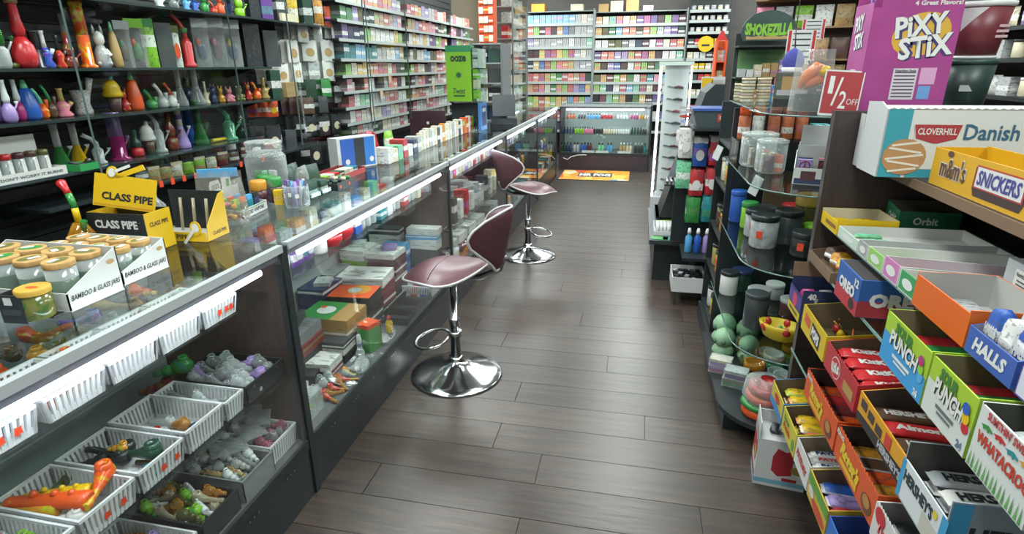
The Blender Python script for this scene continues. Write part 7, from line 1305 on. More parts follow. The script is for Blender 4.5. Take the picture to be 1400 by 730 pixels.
# magenta straw-candy carton
t = thing('straw_candy_carton', 'tall magenta candy carton full of straws above the pastry box', 'display box', (0.82, 2.22, TZ), 0.0)
MAG = M('#a63c86', 0.45, grain=0.12, scale=9)
bx = part('carton_body', MB().box(-0.125, 0.125, -0.08, -0.077, 0, 0.325).box(-0.125, -0.122, -0.077, 0.08, 0, 0.34).box(0.122, 0.125, -0.077, 0.08, 0, 0.30).box(-0.122, 0.122, 0.077, 0.08, 0, 0.50).box(-0.122, 0.122, -0.077, 0.077, 0, 0.004), MAG, t)
hd = part('header_card', MB().prism([(-0.10, 0.29), (0.125, 0.30), (0.125, 0.48), (0.0, 0.48), (-0.03, 0.40), (-0.10, 0.36)], -0.0765, -0.074, 0, 'xz'), MAG, t)
STAR = [((1 if i % 2 else 0.82) * math.cos(i * math.pi / 12), (1 if i % 2 else 0.82) * math.sin(i * math.pi / 12)) for i in range(24)]
patch(0.165, 0.125, bx, (0.022, -0.0808, 0.245), 'f', '#d9a83c', 'starburst', pts=OVAL, spin=0.3)
for dx, dz, c, b_ in ((0.003, -0.003, '#3c2c6a', 0.09), (0, 0, 'white', 0.035)):
    lettering('PiXY', 0.145, 0.062, bx, (0.018 + dx, -0.0814 if b_ > 0.05 else -0.0822, 0.272 + dz), 'f', c, bold=b_, spin=0.12); lettering('STiX', 0.15, 0.066, bx, (0.04 + dx, -0.0816 if b_ > 0.05 else -0.0824, 0.21 + dz), 'f', c, bold=b_, spin=0.12)
    lettering('PiXY', 0.075, 0.05, bx, (-0.1258 - (0.0006 if b_ < 0.05 else 0), 0.02 - dx, 0.285 + dz), 'l', c, bold=b_, spin=0.15); lettering('STiX', 0.075, 0.05, bx, (-0.126 - (0.0006 if b_ < 0.05 else 0), 0.0 - dx, 0.23 + dz), 'l', c, bold=b_, spin=0.15)
nf = patch(0.07, 0.095, bx, (0.0, -0.0808, 0.098), 'f', '#d8cfd6', 'nutrition_panel'); 
for i in range(8): patch(0.06, 0.004, bx, (0.0, -0.0814, 0.06 + i * 0.0105), 'f', '#5a4a5a', 'text_line')
lettering('Nutrition Facts', 0.06, 0.007, bx, (0.0, -0.0815, 0.139), 'f', 'black'); patch(0.045, 0.05, bx, (0.065, -0.0808, 0.122), 'f', '#d7a2c6', 'print_panel'); patch(0.035, 0.04, bx, (0.062, -0.0808, 0.072), 'f', '#6fa0d8', 'print_panel'); patch(0.05, 0.045, bx, (-0.1258, 0.01, 0.12), 'l', '#e4d3dc', 'print_panel'); patch(0.05, 0.012, bx, (-0.1262, 0.01, 0.12), 'l', '#4f8fd0', 'print_panel')
lettering('4 Great Flavors!', 0.13, 0.014, hd, (0.055, -0.0772, 0.335), 'f', 'white', bold=0.03); lettering('STIX', 0.1, 0.04, hd, (0.06, -0.0772, 0.375), 'f', '#3f7fd0', bold=0.05)
for i in range(14): part('candy_straw', cached('cst', lambda: MB().tube([(0, 0, 0), (0, 0, 0.40)], 0.007, 8).mesh('candy_straw', 'paint')), None, t, ('magenta', 'white', 'pink', 'purple')[i % 4], loc=(-0.10 + 0.03 * (i % 7), -0.05 + 0.05 * (i // 7), 0.005), rot=(0.05 * math.sin(i * 2), 0.05 * math.cos(i * 3), 0))
# tubs
px_ = on_y(1322, 85, 2.35)
t = thing('cup_tub', 'large maroon tub with a white rim stacked on a dark green tub', 'tub', (px_.x, 2.35, TZ + 0.172)); part('tub_body', MB().lathe([(0.072, 0), (0.092, 0.165)], 24), M('#74242e', 0.4), t); part('tub_rim', MB().lathe([(0.093, 0.158), (0.097, 0.163), (0.097, 0.174), (0.09, 0.174)], 24), WHITE, t); part('base_ring', MB().lathe([(0.073, 0.0), (0.076, 0.004), (0.0745, 0.01)], 24), WHITE, t)
part('white_wedge', MB().grid(lambda a, b: ((0.0725 + (0.085 + 0.07 * b) * 0.121 + 0.0006) * math.sin(-0.9 + a * 0.75 * b + 0.0), -(0.0725 + (0.085 + 0.07 * b) * 0.121 + 0.0006) * math.cos(-0.9 + a * 0.75 * b), 0.085 + 0.07 * b), 6, 6), WHITE, t); lettering('CUP', 0.03, 0.018, t, (-0.03, -0.0865, 0.085), 'f', 'white', spin=0.5) if False else None
for i in range(3): patch(0.035, 0.008, t, (0.045, -0.0765, 0.10 - i * 0.016), 'f', '#d9b9bc', 'text_line', up=(0, -0.1, 1))
t = thing('cup_tub', 'dark green tub under the large maroon tub', 'tub', (px_.x, 2.35, TZ)); part('tub_body', MB().lathe([(0.07, 0), (0.085, 0.162)], 24), M('#1f3630', 0.4), t); part('tub_rim', MB().lathe([(0.086, 0.155), (0.09, 0.16), (0.09, 0.17), (0.084, 0.17)], 24), M('#28463c', 0.4), t); patch(0.04, 0.02, t, (-0.02, -0.0765, 0.08), 'f', 'pale grey', 'text_block')

# ================================================================== CANDY RACK
RW = M('#3a2a24', 0.42, grain=0.2, scale=5, stretch=(14, 14, 1.2)); EDGE = M('#7fa79c', 0.12)
t = thing('candy_rack', 'dark wood candy rack with glass shelves beside the aisle', 'rack', (0, 0, 0))
part('end_panel', B(0.612, 1.5, 2.055, 2.088, 0.0, 1.355), RW, t); part('back_panel', B(1.05, 1.07, 0.1, 2.054, 0.0, 1.16), M('#33261f', 0.5, grain=0.2, scale=5), t); part('kick_board', B(0.70, 0.72, 0.1, 2.054, 0.0, 0.27), RW, t)
part('base_board', B(0.64, 1.05, 0.1, 2.054, 0.27, 0.298), RW, t); part('top_board', B(0.78, 1.5, 0.1, 2.054, 1.16, 1.19), RW, t); part('ledge_strip', B(0.772, 0.78, 0.1, 2.054, 1.162, 1.188), M('#7b5f45', 0.5), t)
SHL = {'A': (0.995, 0.632), 'B': (0.866, 0.612), 'C': (0.684, 0.605), 'D': (0.52, 0.60)}
for k, (z, x) in SHL.items():
    part('glass_shelf', B(x, 1.049, 0.1, 2.054, z - 0.008, z), SHELFGLASS, t); part('shelf_edge', B(x - 0.002, x, 0.1, 2.054, z - 0.008, z), EDGE, t)
ZA, ZB, ZC, ZD, ZE = 0.9956, 0.8666, 0.6846, 0.5206, 0.2986
def candy(y0, y1, xf, z, hf, hb, d, outer, inner, label, front=None, tear=0.0, rot=None, slope=True, back=0.0, name='candy_tray'):
    om = outer if not isinstance(outer, str) else M(outer, 0.42); im = inner if not isinstance(inner, str) else M(inner, 0.7)
    return tray(y1 - y0 - 0.002, d, hf, hb, om, im, label, (xf + d / 2, (y0 + y1) / 2, z), -HP, name=name, slope=slope, tear=tear, back_card=back, front_mat=M(front, 0.42) if isinstance(front, str) else front)
def bars(y0, y1, x, z, n, L_, w_, h_, cols, label, txt=None, tcol='white', layers=1, mat='print', group=None, tilt=0.12):
    LY = ('', ' in second layer', ' in third layer', ' in top layer')
    out = []
    for l in range(layers):
        for i in range(n):
            y = y0 + (y1 - y0) * (i + 0.5) / n; c = cols[(i + l) % len(cols)]
            o = bar_item(L_, w_, h_, c, f'{c} {label}, {ORD[i]} along' + LY[l], (x, y, z + l * (h_ + 0.001)), 0, group=group or label, mat=mat, rot=(0, 0, random.uniform(-tilt, tilt)))
            if txt and l == layers - 1:
                q = lettering(txt, 0.72, 0.5, o, (0, 0, 1.02), 't', tcol, bold=0.04)
            out.append(o)
    return out
CB = '#7a6047'
# ---- shelf A
def fr(f, w_, d): return -d / 2 - 0.0008
t, f = candy(1.885, 2.048, 0.622, ZA, 0.04, 0.05, 0.17, 'yellow', 'cream', 'yellow gum tray at the end panel on the top glass shelf', slope=False)
patch(0.10, 0.012, f, (0.02, -0.0862, 0.02), 'f', '#8a5a1c', 'print_line'); 
for i in range(8): bar_item(0.07, 0.017, 0.02, 'yellow', f'yellow gum pack in the tray by the end panel, {ORD[i % 4]} along, {"aisle side" if i < 4 else "rear"}', (0.66 + 0.08 * (i // 4), 1.91 + 0.036 * (i % 4), ZA + 0.0035), 0, 'gum', 'gum packs in the yellow tray', 'gum_pack')
t, f = tray(0.17, 0.10, 0.07, 0.085, M('#1f6b46', 0.42), M('#6d6450', 0.7), 'green gum box with torn top beside the yellow tray', (0.895, 1.99, ZA), 0.0, name='candy_tray', back_card=0.0)
lettering('Orbit', 0.07, 0.024, f, (-0.01, -0.0508, 0.04), 'f', 'white', bold=0.03); bd = [c for c in t.children if c.name.startswith('tray_body')][0]; lettering('Orbit', 0.06, 0.024, bd, (-0.0858, 0.0, 0.045), 'l', 'white', bold=0.03)
for i in range(4): bar_item(0.07, 0.02, 0.025, 'dark green', f'dark green gum pack in the torn green box, {ORD[i]} along', (0.85 + 0.04 * i, 1.985, ZA + 0.0035), HP, 'gum', 'gum packs in the green box', 'gum_pack')
for (y0, y1, c, cin, lb, hf) in ((1.71, 1.88, '#c9dccb', 'white', 'white and pale green gum tray on the top glass shelf', 0.032), (1.635, 1.705, '#a4a8a6', '#c4c6c2', 'narrow grey-white gum tray beside the lime one', 0.04), (1.53, 1.63, '#9acb6c', 'white', 'white gum tray with a lime green front', 0.042), (1.435, 1.525, '#cc7cb0', '#cfc4c8', 'gum tray with a pink bubble front', 0.05), (1.34, 1.43, '#3f9a5c', 'white', 'white gum tray with a bright green front', 0.048)):
    t, f = candy(y0, y1, 0.625, ZA, hf, 0.034, 0.34, '#d3d6d2', cin if cin.startswith('#') else M(cin, 0.6), lb, front=c)
    patch((y1 - y0) * 0.6, hf * 0.5, f, (0, -0.1708, hf * 0.5), 'f', 'white', 'print_oval', pts=OVAL)
    for i in range(3): bar_item(0.075, min(0.022, (y1 - y0) / 4), 0.012, {'#c9dccb': 'mint', '#a4a8a6': 'silver', '#9acb6c': 'lime', '#cc7cb0': 'pink', '#3f9a5c': 'green'}[c], f'gum pack remaining in the {lb.split(" on ")[0].split(" beside ")[0]}, {ORD[i]} along', (0.70, y0 + (y1 - y0) * (i + 0.5) / 3, ZA + 0.0035), 0, 'gum', 'gum packs in the open trays', 'gum_pack')
for k, dx in ((0, 0.06),):
    t, f = candy(1.115, 1.335, 0.618, ZA, 0.068, 0.075, 0.15, '#e06a1c', '#b7b7b2', 'gum tray with a plain bright orange front', front='#e0661a', slope=False)
    for i in range(5): bar_item(0.08, 0.03, 0.02, 'silver', f'silver-wrapped gum pack behind the orange front, {ORD[i]} along', (0.69, 1.145 + i * 0.04, ZA + 0.0035), 0, 'gum', 'gum packs behind the orange front', 'gum_pack')
t = thing('gum_carton', 'grey and blue mint gum carton with a nutrition panel behind the orange tray', 'box', (0.90, 1.20, ZA), -HP)
bx = part('carton_body', B(-0.17, 0.15, -0.1, 0.1, 0, 0.105), M('#b2b7ba', 0.42), t); patch(0.12, 0.075, bx, (-0.075, -0.1008, 0.055), 'f', 'white', 'nutrition_panel'); 
lettering('Nutrition Facts', 0.05, 0.009, bx, (-0.105, -0.1014, 0.083), 'f', 'black')
for i in range(6): patch(0.1, 0.003, bx, (-0.075, -0.1014, 0.03 + i * 0.008), 'f', '#5a5a5e', 'text_line')
patch(0.13, 0.10, bx, (0.08, -0.1008, 0.052), 'f', '#31549a', 'print_panel'); lettering('Dentyne', 0.075, 0.018, bx, (0.075, -0.1016, 0.083), 'f', 'white', bold=0.03); lettering('ICE', 0.09, 0.045, bx, (0.085, -0.1016, 0.035), 'f', 'white', shear=0.3, bold=0.05)
for k, (y0, y1, c, c2, nm) in enumerate(((0.965, 1.11, '#3f5fb0', 'blue', 'blue'), (0.80, 0.955, '#5a3c96', 'purple', 'purple'), (0.62, 0.79, '#3f8f6c', 'teal', 'teal'))):
    t, f = candy(y0, y1, 0.618, ZA, 0.05, 0.09, 0.16, c, '#9a98b0', f'{nm} cough drop tray on the top glass shelf', front='#d9dbe6' if k == 1 else c)
    lettering('HALLS', 0.1, 0.026, f, (0, -0.0808, 0.026), 'f', 'white' if k != 1 else '#4a3090', bold=0.05, shear=0.2)
    for i in range(6):
        o = bar_item(0.03, 0.04, 0.09, c2 if i % 2 == 0 else 'white', f'{"white" if i % 2 else nm} cough drop stick in the {nm} tray, {ORD[i % 3]} along, {"aisle side" if i < 3 else "rear"}', (0.65 + 0.05 * (i // 3), y0 + (y1 - y0) * (0.2 + 0.3 * (i % 3)), ZA + 0.004), 0, 'cough drops', f'cough drops in the {nm} tray', 'cough_drop_stick')
        if i % 2 == 0: lettering('HALLS', 0.9, 0.25, o, (-0.52, 0, 0.55), 'l', 'white', bold=0.05)
# ---- shelf B
t, f = candy(1.80, 2.045, 0.60, ZB, 0.03, 0.075, 0.22, M(CB, 0.7, grain=0.1), '#6b553e', 'torn brown card tray at the end panel below the yellow gum tray', tear=0.006)
for i in range(3): bar_item(0.05, 0.05, 0.06, ('yellow', 'amber', 'brown')[i], f'{("yellow", "amber", "brown")[i]} snack pack remaining in the torn brown tray', (0.66, 1.85 + i * 0.06, ZB + 0.004), 0.3, 'snack', name='snack_pack')
t = thing('cookie_carton', 'blue and red cookie carton with white oval lettering on the second glass shelf', 'box', (0.69, 1.63, ZB), 0.0)
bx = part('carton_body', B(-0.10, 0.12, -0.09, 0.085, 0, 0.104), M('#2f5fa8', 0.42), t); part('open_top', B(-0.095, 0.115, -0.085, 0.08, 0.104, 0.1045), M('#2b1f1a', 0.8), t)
patch(0.22, 0.045, bx, (0.01, -0.0908, 0.024), 'f', '#a8303a', 'red_band'); patch(0.175, 0.04, bx, (-0.1008, -0.0025, 0.02), 'l', '#b8323c', 'red_band'); lettering('OREO', 0.15, 0.04, bx, (0.0, -0.0916, 0.05), 'f', 'white', bold=0.06); lettering('Fresh', 0.08, 0.018, bx, (0.03, -0.0916, 0.086), 'f', 'white'); lettering('Brownie', 0.06, 0.014, bx, (0.06, -0.0918, 0.02), 'f', 'white')
lettering('OREO', 0.12, 0.034, bx, (-0.1016, 0.0, 0.055), 'l', 'white', bold=0.06); lettering('12', 0.03, 0.022, bx, (-0.1016, -0.065, 0.085), 'l', 'white', bold=0.05); patch(0.04, 0.03, bx, (-0.1014, -0.05, 0.022), 'l', '#2b1a18', 'cookie_picture', pts=OVAL)
def sour(y0, y1, low, txt2, lab, num):
    t, f = candy(y0, y1, 0.572, ZB, 0.113, 0.117, 0.26, '#a6c840', '#7d7350', lab, front='#a9c938', slope=False); w_ = y1 - y0
    patch(w_ * 0.98, 0.07, f, (0, -0.1308, 0.036), 'f', low, 'lower_print', pts=[(-1, -1), (1, -1), (1, 0.55), (0.3, 1.0), (-0.3, 0.9), (-1, 1)])
    lettering('SOUR', w_ * 0.4, 0.024, f, (-0.01, -0.1316, 0.095), 'f', '#3e7a2c', bold=0.06, spin=-0.05); lettering('PUNCH', w_ * 0.62, 0.034, f, (0, -0.1316, 0.066), 'f', '#20301c', bold=0.1, spin=-0.05); lettering('PUNCH', w_ * 0.62, 0.034, f, (0, -0.1324, 0.067), 'f', 'white', bold=0.04, spin=-0.05)
    patch(w_ * 0.4, 0.007, f, (0, -0.1318, 0.035), 'f', 'white' if low != '#d8dcd6' else '#6a6a6a', 'text_line'); patch(w_ * 0.3, 0.005, f, (0, -0.1318, 0.025), 'f', 'white' if low != '#d8dcd6' else '#6a6a6a', 'text_line'); lettering(num, 0.018, 0.016, f, (w_ * 0.38, -0.1318, 0.014), 'f', 'white' if low != '#d8dcd6' else '#55708a', bold=0.05)
    for q, c in enumerate(('sky blue', 'lime', 'magenta') if low != '#d8dcd6' else ('red', 'yellow', 'blue')): patch(0.022, 0.022, f, (w_ * 0.4 - 0.004 * q, -0.1319 - 0.0003 * q, 0.05 + 0.016 * q), 'f', c, 'candy_picture', pts=OVAL)
    bars(y0 + 0.012, y1 - 0.012, 0.66, ZB + 0.004, 4, 0.13, (w_ - 0.03) / 4.4, 0.02, ['lime', 'green', 'red'], f'candy straw pack in the {lab.split(" candy tray")[0]} tray', layers=3, tilt=0.06)
sour(1.112, 1.322, '#3f9ad6', '', 'lime and sky blue candy tray overhanging the glass shelf', '24'); sour(0.948, 1.108, '#d8dcd6', '', 'lime and white candy tray overhanging the glass shelf', '24')
t, f = candy(0.785, 0.942, 0.572, ZB, 0.113, 0.117, 0.26, '#d9dcd8', '#4a4a3c', 'white gummy tray with coloured reptile pictures and red lettering', front='#dcdeda', slope=False)
lettering('WHATACROC', 0.135, 0.022, f, (0, -0.1312, 0.06), 'f', '#c23a24', bold=0.05, spin=-0.03); lettering("SUMTHIN' SWEET", 0.11, 0.014, f, (0, -0.1312, 0.105), 'f', '#b8302c', bold=0.04)
for q, c in enumerate(('green', 'red', 'teal', 'amber')): patch(0.032, 0.014, f, (-0.05 + q * 0.033, -0.1312, 0.084 + 0.003 * (q % 2)), 'f', c, 'reptile_picture', pts=[(-1, 0), (-0.4, 0.5), (0.2, 0.9), (1, 0.3), (0.9, -0.3), (0.4, -0.1), (0.3, -0.9), (0, -0.2), (-0.5, -0.8), (-0.6, -0.2)])
for i in range(14): patch(0.01, 0.03, f, (-0.07 + i * 0.0107, -0.1312, 0.018), 'f', '#4f9a44' if i % 2 else '#6cb458', 'grass_blade', pts=[(-0.6, -1), (0.6, -1), (0.2 * (-1) ** i, 1)])
bars(0.80, 0.93, 0.66, ZB + 0.004, 3, 0.12, 0.038, 0.025, ['dark green', 'clear', 'green'], 'gummy pack in the white reptile tray', layers=3)
# ---- shelf C
t = thing('brownie_carton', 'navy brownie carton with open brown lid at the end panel', 'box', (0.66, 1.965, ZC), 0.0)
bx = part('carton_body', MB().box(-0.10, 0.11, -0.075, -0.072, 0, 0.118).box(-0.10, -0.097, -0.072, 0.075, 0, 0.09).box(0.107, 0.11, -0.072, 0.075, 0, 0.118).box(-0.097, 0.107, 0.072, 0.075, 0, 0.118).box(-0.097, 0.107, -0.072, 0.072, 0, 0.004), [M('#26315a', 0.42)], t); part('open_lid', B(-0.10, 0.11, 0.0, 0.003, 0, 0.05), M(CB, 0.7, grain=0.08), t, loc=(0, 0.07, 0.1185), rot=(-0.15, 0, 0))
patch(0.055, 0.055, bx, (0.0, -0.0758, 0.034), 'f', '#c22c34', 'red_seal', pts=OVAL); lettering('FIBER', 0.035, 0.011, bx, (0.0, -0.0766, 0.042), 'f', 'white', bold=0.04, spin=0.1); lettering('One', 0.035, 0.018, bx, (0.002, -0.0766, 0.024), 'f', 'white', shear=0.3); lettering('40', 0.026, 0.022, bx, (-0.072, -0.0766, 0.098), 'f', 'white', bold=0.05); lettering('BROWNIES', 0.055, 0.009, bx, (-0.062, -0.0766, 0.066), 'f', 'white', spin=HP * 0.9); patch(0.02, 0.02, bx, (0.03, -0.0766, 0.09), 'f', 'white', 'badge', pts=OVAL)
patch(0.147, 0.03, bx, (-0.1008, 0, 0.018), 'l', '#d8c23a', 'yellow_band'); lettering('NEW RECIPE!', 0.1, 0.012, bx, (-0.1014, 0, 0.018), 'l', 'black', bold=0.03); patch(0.147, 0.05, bx, (-0.1008, 0, 0.062), 'l', '#544088', 'print_panel'); patch(0.05, 0.05, bx, (-0.1014, 0.0, 0.058), 'l', '#d0406a', 'red_seal', pts=OVAL)
for i in range(3): bar_item(0.05, 0.04, 0.09, ('magenta', 'white', 'purple')[i], f'{("magenta", "white", "purple")[i]} brownie pack in the navy carton', (0.60 + i * 0.055, 1.97, ZC + 0.005), 0.2, 'snack', name='snack_pack')
def side_label(t, w_, d, z, txt, c, wd, ht): 
    b_ = [q for q in t.children if q.name.startswith('tray_body')][0]; return lettering(txt, wd, ht, b_, (w_ / 2 - 0.0005, 0.0, z), 'r', c, bold=0.04)
t, f = candy(1.625, 1.868, 0.562, ZC, 0.08, 0.115, 0.24, '#d8b82c', '#6d5a3c', 'yellow candy tray with torn edge and brown lollipop lettering', tear=0.005)
patch(0.09, 0.05, f, (0.03, -0.1208, 0.038), 'f', '#3a2018', 'dark_label', spin=-0.1); lettering('POPS', 0.075, 0.034, f, (0.03, -0.1216, 0.038), 'f', 'white', bold=0.06, spin=-0.1); patch(0.06, 0.03, f, (-0.06, -0.1208, 0.05), 'f', '#cf5a3a', 'red_label', spin=-0.1)
for i in range(5): solo('lollipop', MB().ball((0, 0, 0.016), 0.016, n=8).tube([(0, 0, 0.03), (0.03, 0.01, 0.06)], 0.002, 5), 'paint', f'{("amber", "orange", "brown", "yellow", "red")[i]} lollipop in the yellow tray, {ORD[i]} along', 'lollipop', (0.66, 1.66 + i * 0.043, ZC + 0.004), i, ('amber', 'orange', 'brown', 'yellow', 'red')[i])
t, f = candy(1.365, 1.612, 0.562, ZC, 0.075, 0.115, 0.22, '#b8242c', '#5f4a36', 'red wafer bar tray with a white oval logo', tear=0.004)
patch(0.07, 0.06, f, (-0.03, -0.1108, 0.04), 'f', 'white', 'oval_logo', pts=OVAL); patch(0.064, 0.054, f, (-0.03, -0.1112, 0.04), 'f', '#c0202a', 'oval_logo', pts=OVAL); lettering('KitKat', 0.055, 0.03, f, (-0.03, -0.1118, 0.04), 'f', 'white', bold=0.05, spin=0.3); patch(0.07, 0.03, f, (0.07, -0.1108, 0.03), 'f', '#b08a4a', 'wafer_picture')
for i, o in enumerate(bars(1.375, 1.605, 0.66, ZC + 0.004, 4, 0.15, 0.05, 0.02, ['red'], 'wafer bar in the white oval logo tray', layers=3, mat='paint')):
    if i >= 8: lettering('KitKat', 0.6, 0.5, o, (0, 0, 1.03), 't', 'white', bold=0.06)
t, f = candy(1.085, 1.355, 0.566, ZC, 0.07, 0.115, 0.22, '#d99a26', '#4a3a2e', 'amber and black chocolate bar tray below the candy straw trays', front='#dd9c24')
patch(0.265, 0.032, f, (0, -0.1108, 0.016), 'f', '#241a1c', 'black_band', pts=[(-1, -1), (1, -1), (1, 1.3), (-1, 0.2)]); lettering("HERSHEY'S", 0.12, 0.02, f, (0.06, -0.1116, 0.018), 'f', '#b9b4b6', bold=0.05); patch(0.03, 0.03, f, (0.04, -0.1112, 0.048), 'f', '#c8382c', 'red_seal'); 
for q in range(3): patch(0.034, 0.022, f, (-0.1 + 0.045 * q, -0.1112, 0.05 - 0.004 * q), 'f', '#3a2a24', 'print_panel')
for i, o in enumerate(bars(1.10, 1.345, 0.665, ZC + 0.004, 4, 0.16, 0.05, 0.018, ['brown', 'red', 'brown', 'red'], 'chocolate bar in the amber tray', layers=2, mat='paint')):
    if i >= 4: lettering("HERSHEY'S" if i % 2 else 'Almond', 0.7, 0.45, o, (0, 0, 1.03), 't', '#d8d2cc', bold=0.05)
t, f = candy(0.905, 1.075, 0.552, ZC, 0.085, 0.125, 0.25, '#9aa4ac', '#4f4a44', 'white and blue cookie bar tray with large black lettering', front='#dadfe0', slope=False)
lettering("HERSHEY'S", 0.115, 0.026, f, (-0.015, -0.1258, 0.058), 'f', '#20242a', bold=0.05); patch(0.02, 0.085, f, (0.079, -0.1256, 0.0425), 'f', '#3f9ac8', 'blue_edge'); patch(0.014, 0.085, f, (-0.082, -0.1256, 0.0425), 'f', '#3f9ac8', 'blue_edge'); patch(0.06, 0.04, f, (0.04, -0.1257, 0.022), 'f', '#c4c2b4', 'bar_picture'); patch(0.016, 0.016, f, (0.05, -0.1262, 0.066), 'f', '#d8c43a', 'badge', pts=OVAL)
b_ = [q for q in t.children if q.name.startswith('tray_body')][0]; lettering("HERSHEY'S", 0.2, 0.06, b_, (0.0848, 0.01, 0.05), 'r', '#1c2026', bold=0.05); patch(0.03, 0.12, b_, (0.0846, -0.108, 0.062), 'r', '#3f9ac8', 'blue_edge')
for i, o in enumerate(bars(0.915, 1.068, 0.67, ZC + 0.004, 3, 0.17, 0.046, 0.017, ['silver', 'white', 'silver'], 'cookie bar in the white and blue tray', layers=4, mat='paint', tilt=0.05)):
    if i >= 9: lettering("HERSHEY'S", 0.75, 0.5, o, (0, 0, 1.03), 't', '#2a2e34', bold=0.06)
# ---- shelf D
for (y0, y1, n_) in ((1.435, 1.728, 'first'), (1.155, 1.425, 'second')):
    t, f = candy(y0, y1, 0.562, ZD, 0.085, 0.09, 0.2, '#d0511c', '#3a2a20', f'orange peanut cup tray with saw-tooth edge, {n_} from the end panel', tear=0.006, front='#d6541c', slope=False)
    lettering("Reese's", 0.13, 0.04, f, (-0.03, -0.1012, 0.05), 'f', '#e2c43a', bold=0.07, shear=0.2, spin=-0.06); patch(0.12, 0.016, f, (-0.03, -0.1012, 0.018), 'f', '#e0b030', 'yellow_line'); patch(0.06, 0.045, f, (0.09, -0.1012, 0.03), 'f', '#6a4022', 'cup_picture', pts=OVAL); patch(0.04, 0.03, f, (0.09, -0.1018, 0.036), 'f', '#b9823e', 'cup_picture', pts=OVAL); lettering('KING', 0.05, 0.014, f, (-0.11, -0.1012, 0.075), 'f', 'white', bold=0.04)
    bars(y0 + 0.01, y1 - 0.01, 0.655, ZD + 0.004, 5, 0.13, 0.046, 0.018, ['orange', 'brown', 'amber'] if n_ == 'second' else ['dark red', 'red', 'orange'], f'peanut cup pack in the {n_} orange tray', layers=2)
t, f = candy(0.96, 1.145, 0.555, ZD, 0.085, 0.10, 0.2, '#d8d4d0', '#8d8a86', 'white and red twisted candy tray below the blue edged tray', tear=0.005, front='#d9d5d2')
lettering('Twizzlers', 0.13, 0.032, f, (0.0, -0.1012, 0.045), 'f', '#c22c34', bold=0.06, spin=-0.05); patch(0.05, 0.04, f, (-0.06, -0.101, 0.068), 'f', '#c22c34', 'red_seal', pts=OVAL); patch(0.04, 0.02, f, (0.06, -0.101, 0.018), 'f', '#5a8a3c', 'print_oval', pts=OVAL)
bars(0.975, 1.135, 0.655, ZD + 0.004, 3, 0.15, 0.045, 0.025, ['black', 'red', 'dark grey'], 'twisted candy pack in the white and red tray', layers=2, mat='print')
# ---- base row
t, f = candy(1.875, 2.048, 0.555, ZE, 0.085, 0.12, 0.2, '#3f7cc0', '#6f5a40', 'blue and yellow gummy tray at the foot of the end panel', front='#d2bc3c')
patch(0.17, 0.03, f, (0.0, -0.1008, 0.018), 'f', '#3f86c8', 'blue_band', pts=[(-1, -1), (1, -1), (1, 0.4), (0, 1.2), (-1, 0.6)]); patch(0.07, 0.03, f, (0, -0.1012, 0.055), 'f', '#c8302c', 'red_label', pts=OVAL)
bars(1.885, 2.04, 0.655, ZE + 0.004, 3, 0.12, 0.045, 0.03, ['yellow', 'sky blue', 'yellow'], 'gummy pack in the blue and yellow tray', layers=2)
t, f = candy(1.695, 1.868, 0.555, ZE, 0.085, 0.12, 0.2, '#c9b82e', '#5f4c36', 'yellow sour candy tray with green lettering on the base row', front='#d0c23a')
lettering('Sour', 0.07, 0.022, f, (-0.03, -0.1012, 0.062), 'f', '#3a8a3c', bold=0.06); lettering('Patch', 0.08, 0.022, f, (-0.02, -0.1012, 0.035), 'f', '#c23a2c', bold=0.06); patch(0.03, 0.04, f, (0.06, -0.1012, 0.03), 'f', '#4fa04a', 'candy_picture', pts=OVAL)
bars(1.705, 1.86, 0.655, ZE + 0.004, 3, 0.13, 0.046, 0.03, ['yellow', 'orange', 'yellow'], 'sour candy bag in the yellow tray', layers=2)
t, f = candy(1.54, 1.688, 0.555, ZE, 0.085, 0.12, 0.2, '#dcd9d6', '#8a7a66', 'white taffy bar tray with red lettering on the base row', tear=0.005, front='#dcdad6')
lettering('PAYDAY', 0.11, 0.026, f, (0, -0.1012, 0.045), 'f', '#c0302c', bold=0.05, spin=-0.1)
for i, o in enumerate(bars(1.55, 1.68, 0.655, ZE + 0.004, 4, 0.14, 0.03, 0.024, ['white', 'red', 'white', 'pale grey'], 'nut bar in the white red-lettered tray', layers=2, mat='paint')):
    if i >= 4: lettering('PAYDAY', 0.7, 0.5, o, (0, 0, 1.03), 't', '#c0302c' if i % 2 == 0 else '#2a3a7a', bold=0.06)
t, f = candy(1.36, 1.532, 0.555, ZE, 0.085, 0.12, 0.2, '#c8a83a', '#6f5840', 'colourful fruit candy tray in yellow and red on the base row', front='#cfae3c')
patch(0.17, 0.03, f, (0, -0.1008, 0.066), 'f', '#5a9a3c', 'green_band'); patch(0.12, 0.03, f, (0.02, -0.1012, 0.02), 'f', '#c8442c', 'red_label', pts=OVAL); patch(0.05, 0.03, f, (-0.05, -0.1014, 0.035), 'f', '#d8d4cc', 'print_oval', pts=OVAL)
for i, o in enumerate(bars(1.37, 1.525, 0.655, ZE + 0.004, 3, 0.15, 0.046, 0.026, ['blue', 'red', 'lilac'], 'share size candy bag in the colourful fruit tray', layers=2)):
    if i == 3: lettering('SHARE', 0.6, 0.35, o, (0, 0, 1.03), 't', 'white', bold=0.05)
t, f = candy(1.12, 1.352, 0.555, ZE, 0.08, 0.11, 0.2, '#20409a', '#20408c', 'deep blue snack tray at the frame edge of the base row', front='#2c6cc0')
lettering('Go', 0.05, 0.024, f, (-0.06, -0.1012, 0.045), 'f', '#e0b83a', bold=0.05); patch(0.03, 0.08, f, (0.1, -0.101, 0.04), 'f', '#5ab0dc', 'pale_edge')
bars(1.13, 1.34, 0.655, ZE + 0.004, 4, 0.14, 0.045, 0.022, ['blue', 'navy', 'blue', 'navy'], 'blue snack bar in the deep blue tray', layers=1, mat='paint')
